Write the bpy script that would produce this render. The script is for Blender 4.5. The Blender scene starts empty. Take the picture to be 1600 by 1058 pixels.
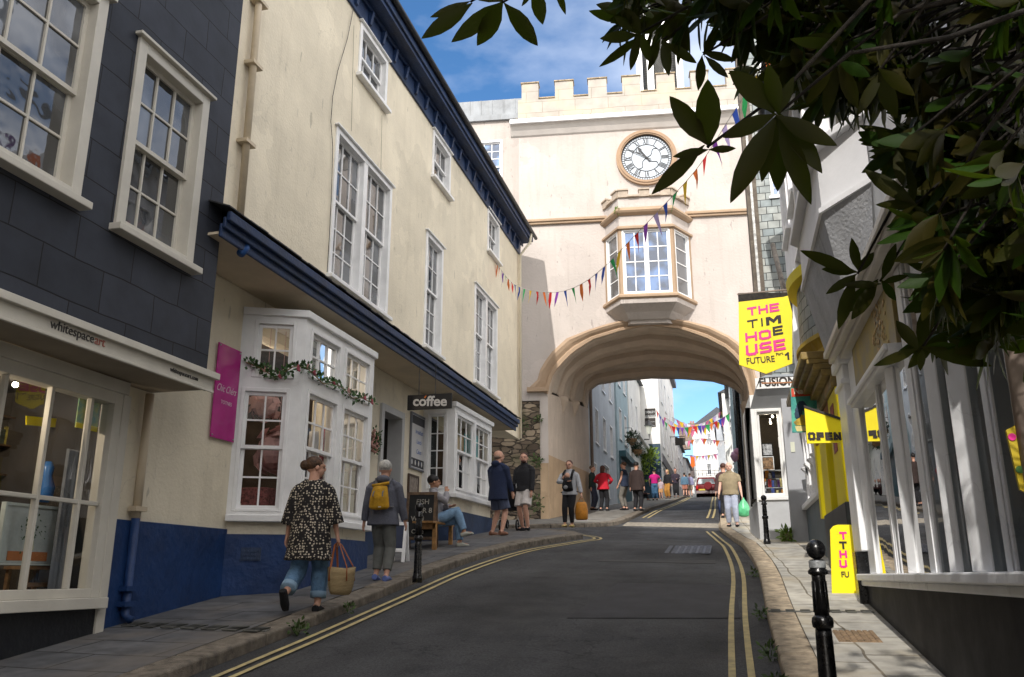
import bpy, math, random
from mathutils import Vector, Matrix, noise
random.seed(7)
scn = bpy.context.scene
COL = scn.collection
R = math.radians
# ---------------------------------------------------------------- camera
CAMZ = 1.5; FPX = 1333.33; PITCH = R(15.549); YAW = R(14.153)
cd = bpy.data.cameras.new('camera'); cam = bpy.data.objects.new('camera', cd); COL.objects.link(cam)
cam.location = (0, 0, CAMZ); cam.rotation_euler = (R(90) + PITCH, 0, YAW)
cd.lens = 30; cd.sensor_width = 36; cd.clip_start = .05; cd.clip_end = 4000
scn.camera = cam
# ---------------------------------------------------------------- sun, sky, exposure
SUN_AZ = R(4.5); SUN_EL = R(36)
sd = bpy.data.lights.new('sun', 'SUN'); sd.energy = 2.0; sd.angle = R(.5); sd.color = (1, .95, .89)
so = bpy.data.objects.new('sun', sd); COL.objects.link(so); so.location = (-10, -30, 40)
sdir = Vector((math.sin(SUN_AZ) * math.cos(SUN_EL), math.cos(SUN_AZ) * math.cos(SUN_EL), -math.sin(SUN_EL)))
so.rotation_euler = sdir.to_track_quat('-Z', 'Y').to_euler()
W = bpy.data.worlds.new('World'); scn.world = W; W.use_nodes = True
nt = W.node_tree; nt.nodes.clear()
def wn(t): return nt.nodes.new(t)
sky = wn('ShaderNodeTexSky'); sky.sky_type = 'NISHITA'; sky.sun_disc = False
sky.sun_elevation = SUN_EL; sky.sun_rotation = math.pi + SUN_AZ; sky.air_density = 1.0; sky.dust_density = .4; sky.ozone_density = 3.0
tc = wn('ShaderNodeTexCoord'); mp = wn('ShaderNodeMapping'); mp.inputs['Scale'].default_value = (1, 1, 2.2)
nz = wn('ShaderNodeTexNoise'); nz.inputs['Scale'].default_value = 2.6; nz.inputs['Detail'].default_value = 7; nz.inputs['Roughness'].default_value = .52
mp.inputs['Location'].default_value = (.35, .2, .1)
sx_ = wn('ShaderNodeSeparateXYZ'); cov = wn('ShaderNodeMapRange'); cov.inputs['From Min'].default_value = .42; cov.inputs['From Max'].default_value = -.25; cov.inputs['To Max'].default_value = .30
ad = wn('ShaderNodeMath'); ad.operation = 'ADD'          # bright unseen cloud added behind and to the right, as fill light
cr = wn('ShaderNodeValToRGB'); cr.color_ramp.elements[0].position = .42; cr.color_ramp.elements[1].position = .74
hs = wn('ShaderNodeHueSaturation'); hs.inputs['Saturation'].default_value = 1.2; hs.inputs['Value'].default_value = .62
mx = wn('ShaderNodeMix'); mx.data_type = 'RGBA'
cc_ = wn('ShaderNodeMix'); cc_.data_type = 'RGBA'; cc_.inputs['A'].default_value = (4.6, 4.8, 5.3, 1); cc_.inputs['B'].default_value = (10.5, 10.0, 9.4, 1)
mf = wn('ShaderNodeMath'); mf.operation = 'MULTIPLY'; mf.inputs[1].default_value = .8
bg = wn('ShaderNodeBackground'); bg.inputs['Strength'].default_value = .15; out = wn('ShaderNodeOutputWorld')
L = nt.links.new
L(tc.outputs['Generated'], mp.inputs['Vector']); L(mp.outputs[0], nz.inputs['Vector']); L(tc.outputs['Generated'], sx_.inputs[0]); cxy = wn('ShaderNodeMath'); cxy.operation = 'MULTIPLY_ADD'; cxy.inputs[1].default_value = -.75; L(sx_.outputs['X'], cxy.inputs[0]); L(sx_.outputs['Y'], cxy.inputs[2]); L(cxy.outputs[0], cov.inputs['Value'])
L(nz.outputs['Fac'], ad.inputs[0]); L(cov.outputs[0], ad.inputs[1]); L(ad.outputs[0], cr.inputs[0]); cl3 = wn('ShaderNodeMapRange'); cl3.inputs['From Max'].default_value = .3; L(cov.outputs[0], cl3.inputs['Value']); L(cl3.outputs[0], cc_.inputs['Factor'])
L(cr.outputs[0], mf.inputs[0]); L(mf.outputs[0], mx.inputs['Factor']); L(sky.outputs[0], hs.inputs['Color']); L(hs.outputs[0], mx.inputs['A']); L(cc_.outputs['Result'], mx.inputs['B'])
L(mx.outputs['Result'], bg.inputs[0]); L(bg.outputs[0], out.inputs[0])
scn.view_settings.view_transform = 'Standard'; scn.view_settings.look = 'None'
scn.view_settings.exposure = 1.08; scn.view_settings.gamma = 1
scn.render.resolution_x = 1024; scn.render.resolution_y = 677
scn.render.engine = 'CYCLES'
# ---------------------------------------------------------------- measuring helpers (rays from the survey camera onto real planes)
_f = Vector((-math.sin(YAW), math.cos(YAW), 0)); _R = Vector((math.cos(YAW), math.sin(YAW), 0))
_F = _f * math.cos(PITCH) + Vector((0, 0, math.sin(PITCH))); _U = _R.cross(_F); _C = Vector((0, 0, CAMZ))
def ray(x, y): return _R * ((x - 800) / FPX) + _U * ((529 - y) / FPX) + _F
def PP(x, y, p0, n):
    d = ray(x, y); n = Vector(n); return _C + d * ((Vector(p0) - _C).dot(n) / d.dot(n))
def PX(x, y, X): return PP(x, y, (X, 0, 0), (1, 0, 0))
def PY(x, y, Y): return PP(x, y, (0, Y, 0), (0, 1, 0))
def lerp(a, b, t): return a + (b - a) * t
def pl(xs, x):
    for (a, va), (b, vb) in zip(xs, xs[1:]):
        if x <= b or (b, vb) == xs[-1]: return va + (vb - va) * (x - a) / (b - a)
PROF = [(-60, -6.5), (0, 0), (18, 2.36), (25, 3.05), (32, 3.86), (60, 6.75), (75, 7.95), (100, 9.3), (160, 11)]
CROSS = [(-60, 0), (0, 0), (6, .02), (12, .12), (20, .24), (27, .12), (34, 0), (200, 0)]
def gz(X, Y):
    c = min(max((X + 4.3) / 4.6, 0), 1)
    return pl(PROF, Y) - c * pl(CROSS, Y)
def PG(x, y, h=0):
    d = ray(x, y); a = 1.0; p = None
    t = 2.0
    while t < 150:
        p = _C + d * t
        if p.z < gz(p.x, p.y) + h: break
        t *= 1.01
    lo, hi = t / 1.01, t
    for _ in range(30):
        m = (lo + hi) / 2; p = _C + d * m
        if p.z < gz(p.x, p.y) + h: hi = m
        else: lo = m
    return p
# ---------------------------------------------------------------- materials
MATS = {}
def newmat(name):
    m = bpy.data.materials.new(name); m.use_nodes = True; nt = m.node_tree
    return m, nt, nt.nodes['Principled BSDF'], nt.nodes.new, nt.links.new
def c4(c): return (c[0], c[1], c[2], 1)
def coordnode(nt, ang=None, obj=False):
    n, l = nt.nodes.new, nt.links.new
    g = n('ShaderNodeNewGeometry'); src = g.outputs['Position']
    if obj:
        src = n('ShaderNodeTexCoord').outputs['Object']
    if ang is None: return src
    s = n('ShaderNodeSeparateXYZ'); l(src, s.inputs[0])
    a = n('ShaderNodeMath'); a.operation = 'MULTIPLY'; a.inputs[1].default_value = math.cos(ang); l(s.outputs[0], a.inputs[0])
    b = n('ShaderNodeMath'); b.operation = 'MULTIPLY_ADD'; b.inputs[1].default_value = math.sin(ang); l(s.outputs[1], b.inputs[0]); l(a.outputs[0], b.inputs[2])
    c = n('ShaderNodeCombineXYZ'); l(b.outputs[0], c.inputs[0]); l(s.outputs[2], c.inputs[1])
    return c.outputs[0]
def M(name, col, rough=.75, var=.12, scale=2.5, bump=.0, bscale=30, metal=0, spec=.4, streak=0, col2=None, obj=False, det=6, alpha=None, trans=0, sub=0):
    if name in MATS: return MATS[name]
    m, nt, P, n, l = newmat(name); MATS[name] = m
    P.inputs['Roughness'].default_value = rough; P.inputs['Metallic'].default_value = metal; P.inputs['Specular IOR Level'].default_value = spec
    co = coordnode(nt, None, obj)
    a = n('ShaderNodeTexNoise'); a.inputs['Scale'].default_value = scale; a.inputs['Detail'].default_value = det; a.inputs['Roughness'].default_value = .6; l(co, a.inputs['Vector'])
    r = n('ShaderNodeMapRange'); r.inputs['From Min'].default_value = .3; r.inputs['From Max'].default_value = .7; l(a.outputs['Fac'], r.inputs['Value'])
    mix = n('ShaderNodeMix'); mix.data_type = 'RGBA'; l(r.outputs[0], mix.inputs['Factor'])
    d = col2 if col2 else tuple(x * (1 - 2 * var) for x in col)
    u = col if col2 else tuple(min(1, x * (1 + .6 * var)) for x in col)
    mix.inputs['A'].default_value = c4(d); mix.inputs['B'].default_value = c4(u)
    outc = mix.outputs['Result']
    if streak:
        mpn = n('ShaderNodeMapping'); mpn.inputs['Scale'].default_value = (5, 5, .35); l(co, mpn.inputs[0])
        b = n('ShaderNodeTexNoise'); b.inputs['Scale'].default_value = 1.3; b.inputs['Detail'].default_value = 5; l(mpn.outputs[0], b.inputs['Vector'])
        r2 = n('ShaderNodeMapRange'); r2.inputs['From Min'].default_value = .52; r2.inputs['From Max'].default_value = .78; r2.inputs['To Max'].default_value = streak; l(b.outputs['Fac'], r2.inputs['Value'])
        m2 = n('ShaderNodeMix'); m2.data_type = 'RGBA'; l(r2.outputs[0], m2.inputs['Factor']); l(outc, m2.inputs['A']); m2.inputs['B'].default_value = c4([x * .55 * k for x, k in zip(col, (1, .93, .82))])
        # small chips and spots
        mp3 = n('ShaderNodeMapping'); mp3.inputs['Scale'].default_value = (9, 9, 2.4); l(co, mp3.inputs[0]); v = n('ShaderNodeTexNoise'); v.inputs['Scale'].default_value = 1.0; v.inputs['Detail'].default_value = 3; l(mp3.outputs[0], v.inputs['Vector'])
        r3 = n('ShaderNodeMapRange'); r3.inputs['From Min'].default_value = .685; r3.inputs['From Max'].default_value = .72; r3.inputs['To Max'].default_value = .75; l(v.outputs['Fac'], r3.inputs['Value'])
        m3 = n('ShaderNodeMix'); m3.data_type = 'RGBA'; l(r3.outputs[0], m3.inputs['Factor']); l(m2.outputs['Result'], m3.inputs['A']); m3.inputs['B'].default_value = c4([x * .62 for x in col])
        # hairline cracks and faint repair patches
        ck = n('ShaderNodeTexVoronoi'); ck.feature = 'DISTANCE_TO_EDGE'; ck.inputs['Scale'].default_value = .33; wn_ = n('ShaderNodeTexNoise'); wn_.inputs['Scale'].default_value = 1.2; wn_.inputs['Detail'].default_value = 7; l(co, wn_.inputs['Vector']); ws_ = n('ShaderNodeVectorMath'); ws_.operation = 'SCALE'; ws_.inputs['Scale'].default_value = 2.2; l(wn_.outputs['Color'], ws_.inputs[0]); wa_ = n('ShaderNodeVectorMath'); l(co, wa_.inputs[0]); l(ws_.outputs[0], wa_.inputs[1]); l(wa_.outputs[0], ck.inputs['Vector'])
        r4 = n('ShaderNodeMapRange'); r4.inputs['From Max'].default_value = .0035; r4.inputs['To Min'].default_value = .35; r4.inputs['To Max'].default_value = 0; l(ck.outputs['Distance'], r4.inputs['Value'])
        m4 = n('ShaderNodeMix'); m4.data_type = 'RGBA'; l(r4.outputs[0], m4.inputs['Factor']); l(m3.outputs['Result'], m4.inputs['A']); m4.inputs['B'].default_value = c4([x * .55 for x in col])
        pt = n('ShaderNodeTexVoronoi'); pt.inputs['Scale'].default_value = .55; l(wa_.outputs[0], pt.inputs['Vector']); ps = n('ShaderNodeSeparateXYZ'); l(pt.outputs['Color'], ps.inputs[0]); r5 = n('ShaderNodeMapRange'); r5.inputs['To Min'].default_value = .93; r5.inputs['To Max'].default_value = 1.05; l(ps.outputs[0], r5.inputs['Value'])
        m5 = n('ShaderNodeVectorMath'); m5.operation = 'SCALE'; l(m4.outputs['Result'], m5.inputs[0]); l(r5.outputs[0], m5.inputs['Scale'])
        outc = m5.outputs[0]
    l(outc, P.inputs['Base Color'])
    rr = n('ShaderNodeMapRange'); rr.inputs['To Min'].default_value = max(0, rough - .12); rr.inputs['To Max'].default_value = min(1, rough + .12); l(a.outputs['Fac'], rr.inputs['Value']); l(rr.outputs[0], P.inputs['Roughness'])
    if bump:
        b = n('ShaderNodeTexNoise'); b.inputs['Scale'].default_value = bscale; b.inputs['Detail'].default_value = 5; l(co, b.inputs['Vector'])
        k = n('ShaderNodeBump'); k.inputs['Strength'].default_value = bump; k.inputs['Distance'].default_value = .02; l(b.outputs['Fac'], k.inputs['Height']); l(k.outputs[0], P.inputs['Normal'])
    if trans:
        P.inputs['Transmission Weight'].default_value = trans
    return m
def brick(name, c1, c2, mortar, bw, bh, ang, msize=.006, off=.5, bump=.6, rough=.7, floor=False, var=.3, nscale=6, mott=None, squash=1, warp=.18):
    """Coursed pattern (slates, ashlar, paving) laid in metres on the wall or on the ground."""
    m, nt, P, n, l = newmat(name); MATS[name] = m
    if floor:
        g = n('ShaderNodeNewGeometry'); mpn = n('ShaderNodeMapping'); mpn.inputs['Rotation'].default_value = (0, 0, ang); l(g.outputs['Position'], mpn.inputs[0]); co = mpn.outputs[0]
    else: co = coordnode(nt, ang)
    dn = n('ShaderNodeTexNoise'); dn.inputs['Scale'].default_value = 1.3 if warp < .3 else 4; l(co, dn.inputs['Vector'])
    va = n('ShaderNodeVectorMath'); va.operation = 'SCALE'; va.inputs['Scale'].default_value = bh * warp; l(dn.outputs['Color'], va.inputs[0])
    vb = n('ShaderNodeVectorMath'); l(co, vb.inputs[0]); l(va.outputs[0], vb.inputs[1])
    b = n('ShaderNodeTexBrick'); b.inputs['Scale'].default_value = 1; b.inputs['Brick Width'].default_value = bw; b.inputs['Row Height'].default_value = bh
    b.inputs['Mortar Size'].default_value = msize; b.inputs['Mortar Smooth'].default_value = .3; b.offset = off; b.inputs['Bias'].default_value = 0
    b.inputs['Color1'].default_value = c4(c1); b.inputs['Color2'].default_value = c4(c2); b.inputs['Mortar'].default_value = c4(mortar); b.squash = squash
    l(vb.outputs[0], b.inputs['Vector'])
    a = n('ShaderNodeTexNoise'); a.inputs['Scale'].default_value = nscale; a.inputs['Detail'].default_value = 7; l(co, a.inputs['Vector'])
    r = n('ShaderNodeMapRange'); r.inputs['From Min'].default_value = .3; r.inputs['From Max'].default_value = .7; r.inputs['To Min'].default_value = 1 - var; r.inputs['To Max'].default_value = 1 + var * .7; l(a.outputs['Fac'], r.inputs['Value'])
    mu = n('ShaderNodeVectorMath'); mu.operation = 'SCALE'; l(b.outputs['Color'], mu.inputs[0]); l(r.outputs[0], mu.inputs['Scale']); oc = mu.outputs[0]
    if mott:
        q = n('ShaderNodeTexNoise'); q.inputs['Scale'].default_value = 1.1; q.inputs['Detail'].default_value = 6; l(co, q.inputs['Vector'])
        q2 = n('ShaderNodeMapRange'); q2.inputs['From Min'].default_value = .48; q2.inputs['From Max'].default_value = .68; q2.inputs['To Max'].default_value = .7; l(q.outputs['Fac'], q2.inputs['Value'])
        qm = n('ShaderNodeMix'); qm.data_type = 'RGBA'; l(q2.outputs[0], qm.inputs['Factor']); l(oc, qm.inputs['A']); qm.inputs['B'].default_value = c4(mott); oc = qm.outputs['Result']
    l(oc, P.inputs['Base Color']); P.inputs['Roughness'].default_value = rough; P.inputs['Specular IOR Level'].default_value = .35
    h = n('ShaderNodeMath'); h.operation = 'MULTIPLY_ADD'; l(b.outputs['Fac'], h.inputs[0]); h.inputs[1].default_value = -1.0; l(a.outputs['Fac'], h.inputs[2])
    k = n('ShaderNodeBump'); k.inputs['Strength'].default_value = bump; k.inputs['Distance'].default_value = .012; l(h.outputs[0], k.inputs['Height']); l(k.outputs[0], P.inputs['Normal'])
    return m
def glass_dark(name='old_window_glass', wob=.07, col=(.02, .022, .025)):
    m, nt, P, n, l = newmat(name); MATS[name] = m
    P.inputs['Base Color'].default_value = c4(col); P.inputs['Roughness'].default_value = .03; P.inputs['IOR'].default_value = 1.75; P.inputs['Specular IOR Level'].default_value = .75
    co = coordnode(nt); b = n('ShaderNodeTexNoise'); b.inputs['Scale'].default_value = 2.2; b.inputs['Detail'].default_value = 2; l(co, b.inputs['Vector'])
    k = n('ShaderNodeBump'); k.inputs['Strength'].default_value = wob; k.inputs['Distance'].default_value = .12; l(b.outputs['Fac'], k.inputs['Height']); l(k.outputs[0], P.inputs['Normal'])
    v = n('ShaderNodeTexNoise'); v.inputs['Scale'].default_value = 1.4; l(co, v.inputs['Vector'])
    r = n('ShaderNodeMapRange'); r.inputs['From Min'].default_value = .45; r.inputs['From Max'].default_value = .6; l(v.outputs['Fac'], r.inputs['Value'])
    mx = n('ShaderNodeMix'); mx.data_type = 'RGBA'; mx.inputs['A'].default_value = c4(col); mx.inputs['B'].default_value = c4([c * 5 + .02 for c in col]); l(r.outputs[0], mx.inputs['Factor']); l(mx.outputs['Result'], P.inputs['Base Color'])
    return m
def glass_clear(name='shop_glass', tint=(.9, .92, .92), wob=.02, ior=1.22):
    m, nt, P, n, l = newmat(name); MATS[name] = m; nt.nodes.remove(P)
    o = nt.nodes['Material Output']; t = n('ShaderNodeBsdfTransparent'); t.inputs[0].default_value = c4(tint)
    g = n('ShaderNodeBsdfGlossy'); g.inputs['Roughness'].default_value = .01; fr = n('ShaderNodeFresnel'); fr.inputs[0].default_value = ior
    co = coordnode(nt); b = n('ShaderNodeTexNoise'); b.inputs['Scale'].default_value = 1.6; l(co, b.inputs['Vector'])
    k = n('ShaderNodeBump'); k.inputs['Strength'].default_value = wob; k.inputs['Distance'].default_value = .1; l(b.outputs['Fac'], k.inputs['Height']); l(k.outputs[0], g.inputs['Normal'])
    x = n('ShaderNodeMixShader'); l(fr.outputs[0], x.inputs[0]); l(t.outputs[0], x.inputs[1]); l(g.outputs[0], x.inputs[2]); l(x.outputs[0], o.inputs[0])
    return m
def emit(name, col, s):
    m, nt, P, n, l = newmat(name); P.inputs['Base Color'].default_value = c4(col); P.inputs['Emission Color'].default_value = c4(col); P.inputs['Emission Strength'].default_value = s; return m
# ---------------------------------------------------------------- mesh helpers
ORG = {}
class Fr:
    """a wall frame: u runs along the wall, d points out of it, z is height"""
    def __init__(s, o, U, side=1):
        s.o = Vector((o[0], o[1], o[2] if len(o) > 2 else 0)); s.U = Vector((U[0], U[1], 0)).normalized()
        s.N = Vector((s.U.y, -s.U.x, 0)) * side; s.side = side
    def p(s, u, d, z): return s.o + s.U * u + s.N * d + Vector((0, 0, z))
    def uz(s, x, y, d=0):
        q = PP(x, y, s.o + s.N * d, s.N); r = q - s.o; return (r.dot(s.U), r.z)
ID = Fr((0, 0, 0), (1, 0), -1)     # u = x, d = y
class MB:
    def __init__(s): s.v = []; s.f = []; s.m = []
    def q(s, pts, mi=0):
        i = len(s.v); s.v += [Vector(p) for p in pts]; s.f.append(list(range(i, i + len(pts)))); s.m.append(mi)
    def hexa(s, P8, mi=0):
        i = len(s.v); s.v += [Vector(p) for p in P8]
        for f in ((0, 3, 2, 1), (4, 5, 6, 7), (0, 1, 5, 4), (1, 2, 6, 5), (2, 3, 7, 6), (3, 0, 4, 7)): s.f.append([i + k for k in f]); s.m.append(mi)
    def box(s, fr, u0, u1, d0, d1, z0, z1, mi=0):
        s.hexa([fr.p(u0, d0, z0), fr.p(u1, d0, z0), fr.p(u1, d1, z0), fr.p(u0, d1, z0), fr.p(u0, d0, z1), fr.p(u1, d0, z1), fr.p(u1, d1, z1), fr.p(u0, d1, z1)], mi)
    def prism(s, poly, vec, mi=0):
        n = len(poly); i = len(s.v); vec = Vector(vec); s.v += [Vector(p) for p in poly] + [Vector(p) + vec for p in poly]
        s.f.append([i + k for k in range(n)][::-1]); s.f.append([i + n + k for k in range(n)]); s.m += [mi, mi]
        for k in range(n): s.f.append([i + k, i + (k + 1) % n, i + n + (k + 1) % n, i + n + k]); s.m.append(mi)
    def loft(s, rings, mi=0, cap=True):
        n = len(rings[0]); i = len(s.v)
        for r in rings: s.v += [Vector(p) for p in r]
        for a in range(len(rings) - 1):
            for k in range(n): s.f.append([i + a * n + k, i + a * n + (k + 1) % n, i + (a + 1) * n + (k + 1) % n, i + (a + 1) * n + k]); s.m.append(mi)
        if cap: s.f.append([i + k for k in range(n)][::-1]); s.f.append([i + (len(rings) - 1) * n + k for k in range(n)]); s.m += [mi, mi]
    def tube(s, pts, r, n=8, mi=0, ref=None, closed=False):
        pts = [Vector(p) for p in pts]; rings = []
        if not isinstance(r, (list, tuple)) or (isinstance(r, tuple)): r = [r] * len(pts)
        prev = None
        for k, p in enumerate(pts):
            a = pts[k - 1] if (k > 0 or closed) else p; b = pts[(k + 1) % len(pts)] if (k < len(pts) - 1 or closed) else p
            t = (b - a).normalized() if (b - a).length > 1e-9 else Vector((0, 0, 1))
            if ref is not None: x = Vector(ref) - t * Vector(ref).dot(t)
            elif prev is not None: x = prev - t * prev.dot(t)
            else: x = t.orthogonal()
            if x.length < 1e-6: x = t.orthogonal()
            x.normalize(); prev = x; y = t.cross(x)
            rx, ry = (r[k] if isinstance(r[k], (tuple, list)) else (r[k], r[k]))
            rings.append([p + x * math.cos(2 * math.pi * j / n) * rx + y * math.sin(2 * math.pi * j / n) * ry for j in range(n)])
        if closed: rings.append(rings[0]); s.loft(rings, mi, False)
        else: s.loft(rings, mi)
    def lathe(s, prof, c, n=20, mi=0):
        c = Vector(c); s.loft([[c + Vector((math.cos(2 * math.pi * j / n) * max(r, .0005), math.sin(2 * math.pi * j / n) * max(r, .0005), z)) for j in range(n)] for r, z in prof], mi)
    def ell(s, c, r, n=12, m=8, rot=None, mi=0):
        c = Vector(c); rings = []
        for a in range(m + 1):
            t = -math.pi / 2 + math.pi * a / m; cr_ = max(math.cos(t), .02)
            ring = []
            for j in range(n):
                v = Vector((r[0] * cr_ * math.cos(2 * math.pi * j / n), r[1] * cr_ * math.sin(2 * math.pi * j / n), r[2] * math.sin(t)))
                if rot: v = rot @ v
                ring.append(c + v)
            rings.append(ring)
        s.loft(rings, mi)
    def wall(s, fr, u0, u1, z0, z1, holes=(), rev=.2, d=0, mi=0, back=None):
        us = sorted({u0, u1, *[min(max(h[0], u0), u1) for h in holes], *[min(max(h[1], u0), u1) for h in holes]})
        zs = sorted({z0, z1, *[min(max(h[2], z0), z1) for h in holes], *[min(max(h[3], z0), z1) for h in holes]})
        def inh(u, z): return any(h[0] < u < h[1] and h[2] < z < h[3] for h in holes)
        for a, b in zip(us, us[1:]):
            for c, e in zip(zs, zs[1:]):
                if not inh((a + b) / 2, (c + e) / 2): s.q([fr.p(a, d, c), fr.p(b, d, c), fr.p(b, d, e), fr.p(a, d, e)], mi)
        for (a, b, c, e) in [h[:4] for h in holes]:
            for (p, q_) in (((a, c), (b, c)), ((b, c), (b, e)), ((b, e), (a, e)), ((a, e), (a, c))):
                s.q([fr.p(p[0], d, p[1]), fr.p(q_[0], d, q_[1]), fr.p(q_[0], d - rev, q_[1]), fr.p(p[0], d - rev, p[1])], mi)
    def build(s, name, mats, parent=None, smooth=False, bevel=0, bseg=2, org=None, weld=0):
        if not isinstance(mats, (list, tuple)): mats = [mats]
        if parent is not None: o0 = ORG[parent.name]
        elif org is not None: o0 = Vector(org)
        else:
            xs = [v.x for v in s.v]; ys = [v.y for v in s.v]; zs = [v.z for v in s.v]
            o0 = Vector(((min(xs) + max(xs)) / 2, (min(ys) + max(ys)) / 2, min(zs)))
        me = bpy.data.meshes.new(name); me.from_pydata([v - o0 for v in s.v], [], s.f)
        for m in mats: me.materials.append(m)
        if len(mats) > 1: me.polygons.foreach_set('material_index', s.m)
        me.validate(); me.update()
        import bmesh
        bm = bmesh.new(); bm.from_mesh(me)
        if weld: bmesh.ops.remove_doubles(bm, verts=bm.verts, dist=weld)
        bmesh.ops.recalc_face_normals(bm, faces=bm.faces)
        bm.to_mesh(me); bm.free()
        if smooth: me.polygons.foreach_set('use_smooth', [True] * len(me.polygons))
        o = bpy.data.objects.new(name, me); COL.objects.link(o)
        if parent is not None: o.parent = parent
        else: o.location = o0
        ORG[o.name] = o0
        if bevel:
            b = o.modifiers.new('bevel', 'BEVEL'); b.width = bevel; b.segments = bseg; b.limit_method = 'ANGLE'; b.angle_limit = R(40)
        return o
def setp(o, label=None, cat=None, group=None, kind=None):
    if label: o['label'] = label
    if cat: o['category'] = cat
    if group: o['group'] = group
    if kind: o['kind'] = kind
    return o
def thing(name, label, cat, loc=(0, 0, 0), group=None):
    o = bpy.data.objects.new(name, None); COL.objects.link(o); o.empty_display_size = .2; o.location = loc; ORG[o.name] = Vector(loc)
    return setp(o, label, cat, group)
def text(par, s, fr, u, z, d, size, mat, name='lettering', ax='LEFT', rot=0, sx=1, bold=0, shear=0, ext=.004, flip=False):
    cu = bpy.data.curves.new('t', 'FONT'); cu.body = s; cu.size = size; cu.extrude = ext; cu.align_x = ax; cu.offset = bold; cu.shear = shear; cu.resolution_u = 3
    t = bpy.data.objects.new('t', cu); COL.objects.link(t); dg = bpy.context.evaluated_depsgraph_get(); me = bpy.data.meshes.new_from_object(t.evaluated_get(dg))
    bpy.data.objects.remove(t); bpy.data.curves.remove(cu)
    U = fr.U if not flip else -fr.U
    c, k = math.cos(rot), math.sin(rot); mb = MB(); o = fr.p(u, d, z)
    for v in me.vertices:
        x, y = v.co.x * sx, v.co.y; v.co = o + U * (x * c - y * k) + Vector((0, 0, 1)) * (x * k + y * c) + fr.N * (v.co.z + ext)
        v.co -= ORG[par.name]
    me.materials.clear(); me.materials.append(mat); ob = bpy.data.objects.new(name, me); ob.data.name = name; COL.objects.link(ob); ob.parent = par; ORG[ob.name] = ORG[par.name]
    return ob

def rubble_mat(name, ang):
    """uncoursed stones: stretched cells with dark recessed joints"""
    m, nt, P, n, l = newmat(name); MATS[name] = m; co = coordnode(nt, ang)
    mp_ = n('ShaderNodeMapping'); mp_.inputs['Scale'].default_value = (3.0, 7.0, 1); l(co, mp_.inputs[0])
    ns = n('ShaderNodeTexNoise'); ns.inputs['Scale'].default_value = 1.2; l(mp_.outputs[0], ns.inputs['Vector']); sc = n('ShaderNodeVectorMath'); sc.operation = 'SCALE'; sc.inputs['Scale'].default_value = .7; l(ns.outputs['Color'], sc.inputs[0]); ad_ = n('ShaderNodeVectorMath'); l(mp_.outputs[0], ad_.inputs[0]); l(sc.outputs[0], ad_.inputs[1])
    v = n('ShaderNodeTexVoronoi'); v.feature = 'DISTANCE_TO_EDGE'; l(ad_.outputs[0], v.inputs['Vector']); v.inputs['Scale'].default_value = 1
    w = n('ShaderNodeTexVoronoi'); l(ad_.outputs[0], w.inputs['Vector']); w.inputs['Scale'].default_value = 1
    cr_ = n('ShaderNodeValToRGB'); e = cr_.color_ramp; e.elements[0].color = (.06, .042, .03, 1); e.elements[1].color = (.34, .27, .19, 1); x_ = e.elements.new(.5); x_.color = (.16, .12, .085, 1); sp_ = n('ShaderNodeSeparateXYZ'); l(w.outputs['Color'], sp_.inputs[0]); l(sp_.outputs[0], cr_.inputs[0])
    jr = n('ShaderNodeMapRange'); jr.inputs['From Max'].default_value = .09; l(v.outputs['Distance'], jr.inputs['Value'])
    mx_ = n('ShaderNodeMix'); mx_.data_type = 'RGBA'; l(jr.outputs[0], mx_.inputs['Factor']); mx_.inputs['A'].default_value = (.035, .027, .02, 1); l(cr_.outputs[0], mx_.inputs['B'])
    q = n('ShaderNodeTexNoise'); q.inputs['Scale'].default_value = 1.3; q.inputs['Detail'].default_value = 6; l(co, q.inputs['Vector']); qr = n('ShaderNodeMapRange'); qr.inputs['From Min'].default_value = .5; qr.inputs['From Max'].default_value = .66; qr.inputs['To Max'].default_value = .6; l(q.outputs['Fac'], qr.inputs['Value'])
    m2 = n('ShaderNodeMix'); m2.data_type = 'RGBA'; l(qr.outputs[0], m2.inputs['Factor']); l(mx_.outputs['Result'], m2.inputs['A']); m2.inputs['B'].default_value = (.08, .085, .035, 1); l(m2.outputs['Result'], P.inputs['Base Color']); P.inputs['Roughness'].default_value = .95
    k = n('ShaderNodeBump'); k.inputs['Strength'].default_value = 1; k.inputs['Distance'].default_value = .05; l(jr.outputs[0], k.inputs['Height']); l(k.outputs[0], P.inputs['Normal']); return m
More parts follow.
